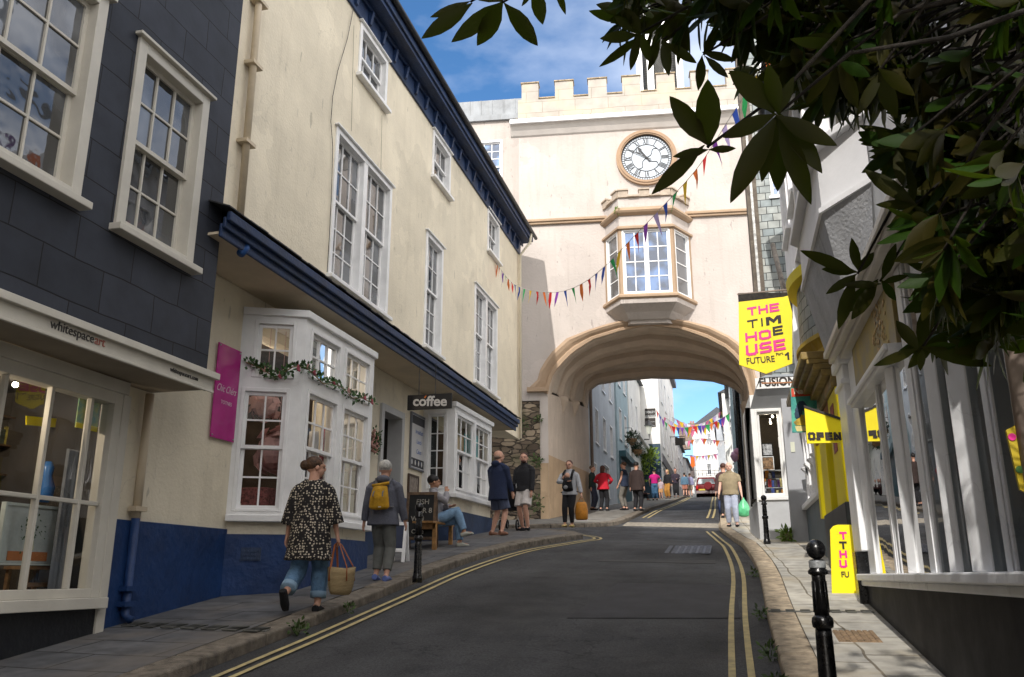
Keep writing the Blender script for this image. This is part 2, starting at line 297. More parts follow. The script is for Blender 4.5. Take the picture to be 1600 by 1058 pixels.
def asphalt_mat(name):
    m, nt, P, n, l = newmat(name); MATS[name] = m; co = coordnode(nt)
    def N_(s, d=6, r=.6, sc=None):
        a = n('ShaderNodeTexNoise'); a.inputs['Scale'].default_value = s; a.inputs['Detail'].default_value = d; a.inputs['Roughness'].default_value = r
        if sc: mm = n('ShaderNodeMapping'); mm.inputs['Scale'].default_value = sc; l(co, mm.inputs[0]); l(mm.outputs[0], a.inputs['Vector'])
        else: l(co, a.inputs['Vector'])
        return a.outputs['Fac']
    def MR(s, a, b, c, d): r = n('ShaderNodeMapRange'); r.inputs['From Min'].default_value = a; r.inputs['From Max'].default_value = b; r.inputs['To Min'].default_value = c; r.inputs['To Max'].default_value = d; l(s, r.inputs['Value']); return r.outputs[0]
    def MU(a, b): r = n('ShaderNodeMath'); r.operation = 'MULTIPLY'; l(a, r.inputs[0]); l(b, r.inputs[1]); return r.outputs[0]
    big = MR(N_(.45, 8), .34, .66, .68, 1.5); agg = MR(N_(48, 4, .9), .36, .68, .45, 1.75); tracks = MR(N_(1.0, 4, .5, (1.6, .12, 1)), .4, .65, .85, 1.2); stains = MR(N_(2.2, 7, .65), .58, .7, 1.0, .66)
    v = MU(MU(big, agg), MU(tracks, stains)); s = n('ShaderNodeVectorMath'); s.operation = 'SCALE'; s.inputs[0].default_value = (.055, .055, .057); l(v, s.inputs['Scale'])
    cn = n('ShaderNodeTexVoronoi'); cn.feature = 'DISTANCE_TO_EDGE'; cn.inputs['Scale'].default_value = .42; wv = n('ShaderNodeTexNoise'); wv.inputs['Scale'].default_value = 1.6; wv.inputs['Detail'].default_value = 6; l(co, wv.inputs['Vector']); wa = n('ShaderNodeVectorMath'); wa.operation = 'SCALE'; wa.inputs['Scale'].default_value = 1.6; l(wv.outputs['Color'], wa.inputs[0]); wb = n('ShaderNodeVectorMath'); l(co, wb.inputs[0]); l(wa.outputs[0], wb.inputs[1]); l(wb.outputs[0], cn.inputs['Vector'])
    ck_ = MR(cn.outputs['Distance'], .0, .006, .45, 1.0); s2 = n('ShaderNodeVectorMath'); s2.operation = 'SCALE'; l(s.outputs[0], s2.inputs[0]); l(ck_, s2.inputs['Scale']); l(s2.outputs[0], P.inputs['Base Color']); l(MR(N_(1.0, 5), .3, .7, .62, .9), P.inputs['Roughness']); P.inputs['Specular IOR Level'].default_value = .35
    k = n('ShaderNodeBump'); k.inputs['Strength'].default_value = .8; k.inputs['Distance'].default_value = .008; l(agg, k.inputs['Height']); l(k.outputs[0], P.inputs['Normal']); return m
# ================================================================ shared materials
white_paint = M('white_gloss_paint', (.85, .85, .85), .35, .06, 4, .05, 60, spec=.5)
offwhite_paint = M('stone_white_paint', (.60, .57, .50), .45, .06, 3, .05, 50)
cream_render = M('cream_render', (.79, .715, .565), .85, .07, 1.1, .35, 26, streak=.2)
pink_render = M('pale_pink_render', (.49, .44, .405), .88, .05, .9, .5, 14, streak=.22)
tan_paint = M('tan_stone_paint', (.38, .27, .18), .8, .08, 2, .3, 20)
navy_paint = M('navy_paint', (.012, .036, .11), .5, .25, 2.5, .35, 22, spec=.5)
plinth_blue = M('blue_plinth_render', (.010, .045, .16), .55, .3, 1.8, .8, 9, spec=.45, col2=(.006, .025, .09))
slate_grey = M('roof_slate', (.06, .065, .075), .6, .3, 8, .6, 20)
lead = M('lead_sheet', (.30, .32, .34), .6, .2, 2, .2, 20, streak=.5)
black_gloss = M('black_gloss_paint', (.006, .006, .007), .28, .3, 20, .1, 50, spec=.6)
asphalt_dark = None
oldglass = glass_dark(); shopglass = glass_clear()
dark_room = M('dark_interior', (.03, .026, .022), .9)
wood = M('oak_wood', (.30, .17, .08), .5, .25, 12, .2, 40)
stone_tan = M('weathered_coping', (.42, .33, .22), .9, .3, 9, .6, 30)
steel = M('galvanised_steel', (.45, .46, .47), .4, .2, 20, metal=.8)
brown_curtain = M('curtain_fabric', (.45, .42, .38), .9, .2, 5)
# ================================================================ windows
def casing(mb, fr, u0, u1, z0, z1, d, cas, proj, deep):
    for a, b, c, e in ((u0, u0 + cas, z0, z1), (u1 - cas, u1, z0, z1), (u0 + cas, u1 - cas, z0, z0 + cas * .7), (u0 + cas, u1 - cas, z1 - cas, z1)):
        mb.box(fr, a, b, d - deep, d + proj, c, e)
def sash(mb, fr, u0, u1, z0, z1, d, cols, rows, st=.045, bar=.022, th=.04):
    mb.box(fr, u0, u0 + st, d - th, d, z0, z1); mb.box(fr, u1 - st, u1, d - th, d, z0, z1)
    mb.box(fr, u0 + st, u1 - st, d - th, d, z0, z0 + st); mb.box(fr, u0 + st, u1 - st, d - th, d, z1 - st, z1)
    iu0, iu1, iz0, iz1 = u0 + st, u1 - st, z0 + st, z1 - st
    for k in range(1, cols):
        c = iu0 + (iu1 - iu0) * k / cols; mb.box(fr, c - bar / 2, c + bar / 2, d - th * .8, d - .004, iz0, iz1)
    for k in range(1, rows):
        c = iz0 + (iz1 - iz0) * k / rows; mb.box(fr, iu0, iu1, d - th * .75, d - .007, c - bar / 2, c + bar / 2)
def window(par, fr, u0, u1, z0, z1, d=0, cas=.09, proj=.025, rec=.06, units=1, cols=3, rows=(2, 2), mf=None, mg=None, sill=.1, mull=.16, split=.5, head=0, simple=False, st=.045, bar=.022, lift=0):
    mf = mf or white_paint; mg = mg or oldglass; mb = MB(); deep = rec + .12
    casing(mb, fr, u0, u1, z0, z1, d, cas, proj, deep)
    if head: mb.box(fr, u0 - .05, u1 + .05, d, d + proj + .05, z1, z1 + head)
    iu0, iu1, iz0, iz1 = u0 + cas, u1 - cas, z0 + cas * .7, z1 - cas
    w = (iu1 - iu0 - mull * (units - 1)) / units
    for k in range(1, units): mb.box(fr, iu0 + w * k + mull * (k - 1), iu0 + (w + mull) * k, d - deep, d + proj * .8, iz0, iz1)
    wn_ = mb.build('window', mf, par, bevel=.004 if not simple else 0, bseg=1)
    if sill: s = MB(); s.box(fr, u0 - .05, u1 + .05, d - .05, d + sill, z0 - .07, z0 - .001); s.build('sill', mf, wn_, bevel=.008)
    sm = MB(); pm = []
    for k in range(units):
        a = iu0 + (w + mull) * k; b = a + w
        if rows[1] == 0:
            sash(sm, fr, a, b, iz0, iz1, d - rec, cols, rows[0], st, bar); pm.append((a, b, iz0, iz1, d - rec - .025))
        else:
            zm = iz0 + (iz1 - iz0) * split
            sash(sm, fr, a, b, zm - .02, iz1, d - rec, cols, rows[0], st, bar); sash(sm, fr, a, b, iz0 + lift, zm + .02 + lift, d - rec - .045, cols, rows[1], st, bar)
            pm.append((a, b, zm, iz1, d - rec - .025)); pm.append((a, b, iz0 + lift, zm + lift, d - rec - .07))
            if lift: pass
    sm.build('sash', mf, wn_)
    for a, b, c, e, dd in pm:
        p = MB(); p.q([fr.p(a, dd, c), fr.p(b, dd, c), fr.p(b, dd, e), fr.p(a, dd, e)]); p.build('pane', mg, wn_)
    return wn_
# ================================================================ THE CREAM TOWNHOUSE (left)
FL = Fr((-6.1, 0, 0), (0, 1), 1)
ch = thing('town_house', 'long cream rendered house with navy eaves and blue plinth on the left of the street', 'house', (-6.1, 16, gz(-6.1, 16)))
Y0, Y1, EZ = 7.6, 25.15, 11.9
def win_rect(fr, tl, br, d=0):
    a = fr.uz(*tl, d); b = fr.uz(*br, d); return a[0], b[0], b[1], a[1]
wins = [(11.92, 14.42, 6.22, 8.9, 2, (2, 3)), (16.45, 17.6, 6.22, 8.82, 1, (2, 3)), (20.18, 22.42, 6.26, 8.86, 2, (2, 3)),
        (12.62, 13.95, 10.36, 11.45, 1, (1, 1)), (16.7, 18.0, 10.28, 11.44, 1, (1, 1)), (21.35, 22.6, 10.26, 11.5, 1, (1, 1))]
holes = [(a + .04, b - .04, c + .02, e - .04) for a, b, c, e, *_ in wins]
door_h = (14.38, 15.42, 1.5, 4.52)
mb = MB()
zb = 1.0
mb.wall(FL, Y0, 19.75, 0.2, EZ, [h for h in holes if h[0] < 19] + [door_h, (9.75, 12.2, 2.4, 4.7), (16.7, 19.4, 3.1, 4.7)], .25); mb.wall(FL, 19.75, Y1, 5.5, EZ, [h for h in holes if h[0] > 19], .25)
# unseen far end wall, angled back to let sun reach the gate, plus rear and near end walls
A = Vector((-6.1, Y1, 0)); B = Vector((-9.6, Y1 - 3.5, 0)); Cc = Vector((-10.8, Y0, 0)); D = Vector((-6.1, Y0, 0))
def vq(p, q, z0, z1): return [p + Vector((0, 0, z0)), q + Vector((0, 0, z0)), q + Vector((0, 0, z1)), p + Vector((0, 0, z1))]
mb.q(vq(A, B, 5.5, EZ)); mb.q(vq(Vector((-6.1, 19.75, 0)), Vector((-9.9, 19.75, 0)), .2, 5.5)); mb.q([Vector((-6.1, 19.75, 5.5)), Vector((-6.1, Y1, 5.5)), Vector((-9.6, Y1 - 3.5, 5.5)), Vector((-9.9, 19.75, 5.5))])
for p, q_ in ((B, Cc), (Cc, D)): mb.q(vq(p, q_, 5.5 if p is B else .2, EZ))
mb.q(vq(Vector((-9.9, 19.75, 0)), Cc, .2, 5.5))
mb.build('wall', cream_render, ch)
for a, b, c, e, un, rw in wins:
    window(ch, FL, a, b, c, e, 0, .1, .03, .07, un, 3, rw, sill=.12, head=.03, split=.54 if rw[0] == 2 else .5)
# roof and eaves
mb = MB()
mb.hexa([Vector((-5.62, Y0 - .1, EZ + .28)), Vector((-5.62, Y1 + .25, EZ + .28)), Vector((-8.4, Y1 - 1.6, EZ + 2.2)), Vector((-8.4, Y0, EZ + 2.2)),
         Vector((-5.62, Y0 - .1, EZ + .36)), Vector((-5.62, Y1 + .25, EZ + .36)), Vector((-8.4, Y1 - 1.6, EZ + 2.3)), Vector((-8.4, Y0, EZ + 2.3))])
mb.hexa([Vector((-8.4, Y0, EZ + 2.2)), Vector((-8.4, Y1 - 1.6, EZ + 2.2)), Vector((-9.7, Y1 - 3.6, EZ + .3)), Vector((-11, Y0, EZ + .3)),
         Vector((-8.4, Y0, EZ + 2.3)), Vector((-8.4, Y1 - 1.6, EZ + 2.3)), Vector((-9.7, Y1 - 3.6, EZ + .4)), Vector((-11, Y0, EZ + .4))])
mb.build('roof', slate_grey, ch)
mb = MB()   # boxed eaves: frieze, soffit and moulded gutter board
mb.box(FL, Y0, Y1, .002, .05, EZ - .42, EZ); mb.box(FL, Y0, Y1 + .1, .05, .34, EZ + .02, EZ + .06); mb.box(FL, Y0, Y1 + .12, .34, .38, EZ - .02, EZ + .2)
mb.box(FL, Y0, Y1 + .14, .38, .43, EZ + .06, EZ + .24); mb.box(FL, Y0, Y1 + .12, .05, .11, EZ - .07, EZ + .018)
e = mb.build('eaves', navy_paint, ch, bevel=.01)
k = Y0 + .3
while k < Y1 - .1:
    mb = MB(); mb.hexa([FL.p(k, .05, EZ - .36), FL.p(k + .08, .05, EZ - .36), FL.p(k + .08, .1, EZ - .34), FL.p(k, .1, EZ - .34), FL.p(k, .05, EZ - .073), FL.p(k + .08, .05, EZ - .073), FL.p(k + .08, .15, EZ - .073), FL.p(k, .15, EZ - .073)])
    mb.build('bracket', navy_paint, ch); k += .62
gut = M('black_gutter', (.02, .022, .028), .5, .2, 9)
mb = MB(); mb.tube([FL.p(Y0 - .2, .49, EZ + .25), FL.p(Y1 + .3, .49, EZ + .25)], .06, 10); mb.build('gutter', gut, ch, True)
mb = MB(); mb.tube([FL.p(Y1 - .25, .45, EZ + .2), FL.p(Y1 - .25, .42, EZ - .1), FL.p(Y1 - .22, .08, EZ - .5), FL.p(Y1 - .22, .08, 5.5)], .045, 8); mb.build('downpipe', cream_render, ch, True)
# canopy (slate lean-to over the shop bays)
CX = -5.3; cz = 5.16; cy0, cy1 = 7.75, 21.4
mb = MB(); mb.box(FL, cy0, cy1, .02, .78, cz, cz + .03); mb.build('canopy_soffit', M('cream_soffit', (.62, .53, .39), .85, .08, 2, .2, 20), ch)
mb = MB()
mb.box(FL, cy0, cy1, .782, .82, cz - .03, cz + .13); mb.box(FL, cy0, cy1, .822, .865, cz + .07, cz + .2); mb.box(FL, cy0, cy1, .867, .92, cz + .15, cz + .26)
mb.build('canopy_fascia', navy_paint, ch, bevel=.012)
mb = MB(); random.seed(3)
for row in range(4):
    z_in = lerp(cz + .29, cz + .62, row / 4); d_in = lerp(.93, .02, row / 4); z2 = lerp(cz + .29, cz + .62, (row + 1.25) / 4); d2 = max(.01, lerp(.93, .02, (row + 1.25) / 4))
    y = cy0 - .05 + (row % 2) * .12
    while y < cy1:
        w = random.uniform(.19, .25); j = random.uniform(-.012, .012); t = .014 + random.uniform(0, .006)
        y2 = min(y + w - .006, cy1 + .05)
        mb.hexa([FL.p(y, d_in + j, z_in), FL.p(y2, d_in + j, z_in), FL.p(y2, d2, z2), FL.p(y, d2, z2), FL.p(y, d_in + j, z_in + t), FL.p(y2, d_in + j, z_in + t), FL.p(y2, d2, z2 + t), FL.p(y, d2, z2 + t)])
        y += w
mb.build('canopy_slates', M('canopy_slate', (.045, .046, .05), .7, .4, 5, .4, 30), ch)
mb = MB(); mb.q([FL.p(cy1, .78, cz), FL.p(cy1, .02, cz), FL.p(cy1, .02, cz + .6), FL.p(cy1, .9, cz + .28)]); mb.build('canopy_end', navy_paint, ch)
# plinth of the flat wall
def plinth(par, pts, mat, h=.93, th=.03, z0off=-.4, name='plinth', side=1, slope=True, mi=None):
    mb = MB()
    for (x0, y0), (x1, y1) in zip(pts, pts[1:]):
        f = Fr((x0, y0, 0), (x1 - x0, y1 - y0), side); l = math.hypot(x1 - x0, y1 - y0)
        za, zb_ = (h(x0, y0), h(x1, y1)) if callable(h) else (h, h)
        g0, g1 = gz(x0, y0) + z0off, gz(x1, y1) + z0off
        mb.hexa([f.p(-th, .002, g0), f.p(l, .002, g1), f.p(l, th, g1), f.p(-th, th, g0), f.p(-th, .002, za), f.p(l, .002, zb_), f.p(l, th, zb_), f.p(-th, th, za)])
    return mb.build(name, mat, par, bevel=.006)
plinth(ch, [(-6.1, 7.45), (-6.1, 9.64)], plinth_blue, 2.06)
plinth(ch, [(-6.1, 12.35), (-6.1, 14.36)], M('blue_grey_plinth', (.035, .06, .125), .6, .2, 3, .5, 12), 2.25)
plinth(ch, [(-6.1, 15.44), (-6.1, 16.6)], MATS['blue_grey_plinth'], 2.95)
# ---------- bays
def bay(par, pts, z0, z1, specs, posts, glass=shopglass, mf=white_paint, floor=True, name='bay'):
    """pts: plan from wall out and back to wall. specs: per segment list of (u0f,u1f,z0,z1,units,cols,rows)"""
    cx = sum(p[0] for p in pts) / len(pts); cy = sum(p[1] for p in pts) / len(pts)
    mb = MB()
    top = [Vector((x, y, z1 - .12)) for x, y in pts]; 
    for i, ((x0, y0), (x1, y1)) in enumerate(zip(pts, pts[1:])):
        f = Fr((x0, y0, 0), (x1 - x0, y1 - y0), 1); l = math.hypot(x1 - x0, y1 - y0)
        hs = [(a * l + .02, b * l - .02, c + .02, e - .02) for a, b, c, e, *_ in specs[i]]
        mb.wall(f, 0, l, z0, z1, hs, .06)
    b = mb.build(name, mf, par)
    for i, ((x0, y0), (x1, y1)) in enumerate(zip(pts, pts[1:])):
        f = Fr((x0, y0, 0), (x1 - x0, y1 - y0), 1); l = math.hypot(x1 - x0, y1 - y0)
        for a, bb, c, e, un, co, rw in specs[i]:
            window(b, f, a * l, bb * l, c, e, 0, .05, .02, .03, un, co, rw, mf, glass, sill=0, mull=.1, split=.52)
    # sill and cornice
    s = MB(); o = [];
    def off(pts, d):
        r = []
        for i, p in enumerate(pts):
            n = Vector((0, 0))
            for j in (i - 1, i):
                if 0 <= j < len(pts) - 1:
                    t = Vector((pts[j + 1][0] - pts[j][0], pts[j + 1][1] - pts[j][1])).normalized(); n += Vector((t.y, -t.x))
            n = n / max(n.length_squared / (2 if 0 < i < len(pts) - 1 else 1), .3)
            r.append((p[0] + n.x * d, p[1] + n.y * d))
        return r
    o1 = off(pts, .09)
    s.prism([Vector((x, y, z0 - .09)) for x, y in o1], (0, 0, .088)); s.build('bay_sill', mf, b, bevel=.01)
    s = MB(); o2 = off(pts, .05); s.prism([Vector((x, y, z1 - .02)) for x, y in o2], (0, 0, .1)); s.build('bay_cornice', mf, b, bevel=.01)
    return b, off
B1 = [(-6.1, 9.62), (-5.36, 9.98), (-5.36, 12.28), (-6.1, 12.62)]
b1z0, b1z1 = 2.24, 4.86
cantspec = [(.20, .86, 4.0, 4.78, 1, 2, (2, 0)), (.07, .82, 2.28, 3.86, 1, 2, (2, 2))]
fspec = [(.06, .47, 4.05, 4.74, 1, 3, (2, 0)), (.53, .94, 4.05, 4.74, 1, 3, (2, 0)), (.06, .47, 2.32, 3.9, 1, 3, (2, 2)), (.53, .94, 2.32, 3.9, 1, 3, (2, 2))]
bay1, offf = bay(ch, B1, b1z0, b1z1, [cantspec, fspec, cantspec], None)
mb = MB(); mb.prism([Vector((x, y, 2.0)) for x, y in offf(B1, -.02)], (0, 0, .15)); mb.build('bay_apron', cream_render, bay1)
mb = MB(); mb.prism([Vector((x, y, .9)) for x, y in offf(B1, .02)], (0, 0, 1.1)); mb.build('bay_plinth', plinth_blue, bay1)
B2 = [(-6.1, 16.62), (-5.42, 16.66), (-5.36, 19.3), (-6.1, 19.5)]
bay2, _ = bay(ch, B2, 3.12, 4.92, [[(.1, .78, 3.2, 4.8, 1, 2, (4, 0))], [(.03, .5, 3.2, 4.8, 1, 3, (2, 2)), (.51, .97, 3.2, 4.8, 1, 3, (2, 2))], [(.1, .9, 3.2, 4.8, 1, 2, (2, 2))]], None)
mb = MB(); mb.prism([Vector((x, y, 2.62)) for x, y in offf(B2, -.02)], (0, 0, .45)); mb.build('bay_apron', cream_render, bay2)
mb = MB(); mb.prism([Vector((x, y, 1.6)) for x, y in offf(B2, .015)], (0, 0, 1.18)); mb.build('bay_plinth', MATS['blue_grey_plinth'], bay2)
# door
mb = MB(); casing(mb, FL, 14.32, 15.46, 1.75, 4.56, 0, .13, .05, .25); dr = mb.build('door_frame', M('grey_white_paint', (.5, .5, .5), .5, .08), ch, bevel=.006)
greydoor = M('grey_door_paint', (.16, .17, .18), .5, .15)
mb = MB(); mb.box(FL, 14.45, 15.33, -.62, -.57, 1.75, 4.4)
for u in (14.53, 14.95):
    for z0, z1 in ((2.1, 3.0), (3.15, 4.2)): mb.box(FL, u, u + .3, -.568, -.55, z0, z1)
dd = mb.build('door', greydoor, ch, bevel=.006)
mb = MB(); mb.ell(FL.p(14.52, -.52, 3.0), (.03, .03, .03)); mb.build('handle', steel, dd, True)
mb = MB()
for u in (14.43, 15.352): mb.box(FL, u - .012, u + .002, -.6, -.25, 1.75, 4.5)
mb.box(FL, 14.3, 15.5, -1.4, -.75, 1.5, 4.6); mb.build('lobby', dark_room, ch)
mb = MB(); mb.box(FL, 14.36, 15.42, -.6, .12, 1.3, gz(-6.1, 14.9) + .1); mb.build('doorstep', M('granite_step', (.3, .28, .25), .9, .2, 9), ch)
# air brick
mb = MB(); mb.box(FL, 9.82, 10.0, -.5, -.49, 0, .01)
f = Fr((-6.1, 9.62, 0), (.74, .36), 1)
ab = MB(); ab.box(f, .22, .46, .02, .034, 1.68, 1.84)
for i in range(5):
    for j in range(3): ab.box(f, .235 + i * .044, .265 + i * .044, .035, .045, 1.695 + j * .045, 1.72 + j * .045)
ab.build('air_brick', MATS['blue_grey_plinth'], bay1)
# pipes on the cream house
pipe_cream = M('cream_pipe_paint', (.6, .5, .36), .5, .1)
mb = MB(); mb.tube([FL.p(9.15, .09, 12.2), FL.p(9.2, .09, 5.78)], .05, 10); dp = mb.build('downpipe', pipe_cream, ch, True)
for z in (10.3, 8.3, 7.1, 9.3):
    mb = MB(); mb.box(FL, 9.08, 9.32, .005, .16, z, z + .05); mb.build('pipe_bracket', pipe_cream, dp)
mb = MB(); q = PX(383, 378, -5.35); mb.tube([q + Vector((-.1, .04, .08)), q + Vector((0, 0, .02)), q + Vector((.04, -.05, -.1)), q + Vector((.03, -.12, -.2))], [.055, .06, .055, .05], 10)
mb.tube([q + Vector((-.11, .04, .1)), q + Vector((-.1, .04, .06))], .075, 12)
mb.build('gutter_outlet', M('bright_blue_pipe', (.02, .09, .3), .4, .1), ch, True)
p0 = PX(236, 615, -6.02); p1 = PX(212, 800, -6.02); p2 = PX(205, 975, -6.02)
mb = MB(); mb.tube([Vector((-6.03, p0.y, 3.4)), Vector((-6.03, p0.y, 2.08))], .045, 10); lp = mb.build('downpipe', pipe_cream, ch, True)
mb = MB(); mb.tube([Vector((-6.03, p0.y, 2.079)), Vector((-6.03, p0.y, 1.12)), Vector((-5.95, p0.y + .02, 1.06))], .045, 10); lp = mb.build('downpipe', plinth_blue, ch, True)
for z in (2.15, 1.35, 1.2):
    mb = MB(); mb.box(Fr((-6.1, 0, 0), (0, 1)), p0.y - .09, p0.y + .09, .032, .13, z, z + .05); mb.build('pipe_collar', pipe_cream if z > 2 else plinth_blue, lp)
# hanging cable down the wall
mb = MB(); pts = [PX(x, y, -6.07) for x, y in ((553, 10), (543, 60), (528, 110), (520, 150), (517, 190), (520, 230), (518, 300), (514, 380), (511, 425))]; mb.tube(pts, .006, 5); mb.build('cable', black_gloss, ch)
mb = MB(); mb.tube([PX(553, 40, -6.07), PX(549, 205, -6.07)], .004, 4); mb.tube([PX(597, 180, -6.07), PX(595, 272, -6.07)], .004, 4); mb.build('cable', M('grey_cable', (.3, .27, .22), .7), ch)
# shop interior behind bay 1 and bay 2
pinkstuff = M('pink_paper', (.62, .38, .38), .9, .15, 8); redcloth = M('dark_red_cloth', (.25, .03, .05), .9, .3, 6); whitecloth = M('white_cloth', (.7, .66, .6), .9, .15, 6)
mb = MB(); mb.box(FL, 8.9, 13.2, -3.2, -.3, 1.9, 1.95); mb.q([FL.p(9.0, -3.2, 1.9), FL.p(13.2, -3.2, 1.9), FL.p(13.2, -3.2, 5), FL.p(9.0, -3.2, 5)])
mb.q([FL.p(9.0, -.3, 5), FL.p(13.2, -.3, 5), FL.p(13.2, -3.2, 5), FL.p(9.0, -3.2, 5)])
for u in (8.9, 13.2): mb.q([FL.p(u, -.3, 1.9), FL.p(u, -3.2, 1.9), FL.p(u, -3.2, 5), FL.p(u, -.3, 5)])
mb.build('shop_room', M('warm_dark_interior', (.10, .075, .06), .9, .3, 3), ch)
def pom(x, y, z, r, mat, name, label, cat, group):
    mb = MB(); random.seed(int(x * 100 + z * 37))
    for i in range(46):
        v = Vector((random.gauss(0, 1), random.gauss(0, 1), random.gauss(0, 1))).normalized()
        a = v.orthogonal().normalized() * r * .33; b = v.cross(a)
        c = Vector((x, y, z)) + v * r * random.uniform(.75, 1)
        mb.q([c + a * 1.1, c + b * .9 - v * r * .2, c - a, c - b * .8 + v * r * .12])
    mb.ell((x, y, z), (r * .8, r * .8, r * .8), 10, 8)
    mb.tube([(x, y, z + r * .5), (x, y, 4.9)], .004, 4)
    return setp(mb.build(name, mat), label, cat, group)
pom(-5.95, 10.5, 3.15, .34, pinkstuff, 'paper_pompom', 'large pink paper pompom low in the left bay window', 'decoration', 'pompoms in the shop window')
pom(-6.1, 10.35, 3.75, .22, pinkstuff, 'paper_pompom', 'smaller pink paper pompom hanging high in the left bay window', 'decoration', 'pompoms in the shop window')
def garment(fr, u, d, z, w, h, mat, label, par=None):
    mb = MB(); n = 9
    rings = []
    for zz, ww in ((0, w * 1.1), (.3, w), (.6, w * .9), (.85, w), (.97, w * .6), (1, w * .2)):
        rings.append([fr.p(u + math.cos(2 * math.pi * j / 12) * ww / 2 * (1 + .12 * math.sin(5 * j)), d + math.sin(2 * math.pi * j / 12) * .06 * (1 + .4 * math.sin(3 * j)), z + h * zz) for j in range(12)])
    mb.loft(rings); mb.tube([fr.p(u, d, z + h), fr.p(u, d, z + h + .15)], .004, 4)
    return setp(mb.build('garment', mat, smooth=True), label, 'clothing', 'clothes hanging in the bay window')
for u, z, w, h, m_, l_ in ((10.35, 2.5, .32, .95, whitecloth, 'white garment hanging nearest the corner of the bay window'), (10.75, 2.5, .2, 1.0, redcloth, 'dark red garment hanging in the near half of the bay window'),
        (11.1, 2.6, .22, .9, whitecloth, 'pale garment hanging left of the bay mullion'), (11.45, 2.5, .2, 1.1, redcloth, 'deep red garment hanging just right of the bay mullion'),
        (11.75, 2.5, .22, 1.05, whitecloth, 'cream garment hanging near the far end of the bay window')):
    garment(FL, u, .38, z, w, h, m_, l_)
t = thing('display_table', 'checked cloth covered table inside the shop bay', 'table', (-5.95, 10.25, 1.95))
mb = MB(); mb.box(ID, -6.5, -5.75, 9.95, 10.6, 2.35, 2.6); mb.build('tablecloth', M('red_check_cloth', (.3, .1, .09), .9, .4, 30), t, bevel=.02)
for x in (-6.42, -5.85):
    for y in (10.02, 10.5): mb = MB(); mb.box(ID, x, x + .05, y, y + .05, 1.95, 2.35); mb.build('leg', wood, t)
# second shop (coffee) room
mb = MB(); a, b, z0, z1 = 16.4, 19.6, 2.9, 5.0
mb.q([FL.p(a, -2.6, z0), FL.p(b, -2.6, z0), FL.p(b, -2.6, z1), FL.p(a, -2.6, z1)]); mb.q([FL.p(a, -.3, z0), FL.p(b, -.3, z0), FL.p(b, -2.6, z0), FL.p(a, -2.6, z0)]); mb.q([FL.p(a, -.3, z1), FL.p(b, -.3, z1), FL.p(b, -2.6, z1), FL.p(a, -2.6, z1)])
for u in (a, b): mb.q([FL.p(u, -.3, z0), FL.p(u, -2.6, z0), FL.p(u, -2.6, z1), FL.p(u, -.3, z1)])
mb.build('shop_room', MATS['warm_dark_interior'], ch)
aq = M('aqua_paper', (.12, .55, .58), .6)
for u, z in ((17.7, 4.2), (18.6, 4.3)):
    mb = MB(); mb.box(FL, u, u + .22, .56, .57, z - .25, z + .3); setp(mb.build('window_poster', aq), 'aqua poster behind the %s pane of the far bay' % ('nearer' if u < 18 else 'farther'), 'poster')
# ================================================================ THE DARK SLATE-BOARDED GALLERY (near left)
FD = Fr((-5.45, 0, 0), (0, 1), 1)
dh = thing('gallery_building', 'charcoal slate clad gallery building with stone coloured sash windows at the near left', 'building', (-6, 4, gz(-6, 4)))
dark_slate = brick('charcoal_cladding', (.036, .041, .056), (.025, .029, .040), (.004, .004, .005), .74, .385, R(90), .007, .5, .5, .62, var=.22, nscale=3)
DZ = 11.6
dw = [(6.29, 7.5, 4.68, 6.71), (4.35, 5.82, 4.7, 6.78), (6.3, 7.5, 8.3, 10.1), (4.35, 5.82, 8.3, 10.1), (.5, 1.9, 4.7, 6.7)]
mb = MB(); mb.wall(FD, -1.9, 7.98, 3.6, DZ, [(a + .04, b - .04, c + .02, e - .04) for a, b, c, e in dw], .2)
mb.q([FD.p(7.98, 0, 3.6), FD.p(7.98, -.65, 3.6), FD.p(7.98, -.65, DZ), FD.p(7.98, 0, DZ)]); mb.build('wall', dark_slate, dh)
for i, (a, b, c, e) in enumerate(dw): window(dh, FD, a, b, c, e, 0, .12, .035, .07, 1, 3, (2, 2), offwhite_paint, sill=.13, head=.035)
mb = MB(); mb.box(FD, -1.9, 7.98, -.002, .1, 3.43, 3.6); mb.box(FD, -1.9, 8.02, .1, .15, 3.55, 3.62); mb.box(FD, -1.9, 7.98, .1, .115, 3.40, 3.43)
fa = mb.build('fascia', offwhite_paint, dh, bevel=.006)
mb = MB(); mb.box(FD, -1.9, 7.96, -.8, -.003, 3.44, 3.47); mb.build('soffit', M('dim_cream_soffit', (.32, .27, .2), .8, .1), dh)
ink = M('sign_ink_dark', (.07, .065, .06), .7); inkred = M('sign_ink_red', (.42, .16, .12), .7)
q = FD.uz(76, 520, .1); w1 = text(dh, 'whitespace', FD, q[0], 3.475, .1, .115, ink, 'lettering')
wd = max(v.co.y for v in w1.data.vertices) + ORG[w1.name].y
text(dh, 'art', FD, wd + .01, 3.475, .1, .115, inkred, 'lettering'); q = FD.uz(258, 580, .1); text(dh, 'whitespaceart.com', FD, 7.22, 3.475, .1, .062, ink, 'lettering')
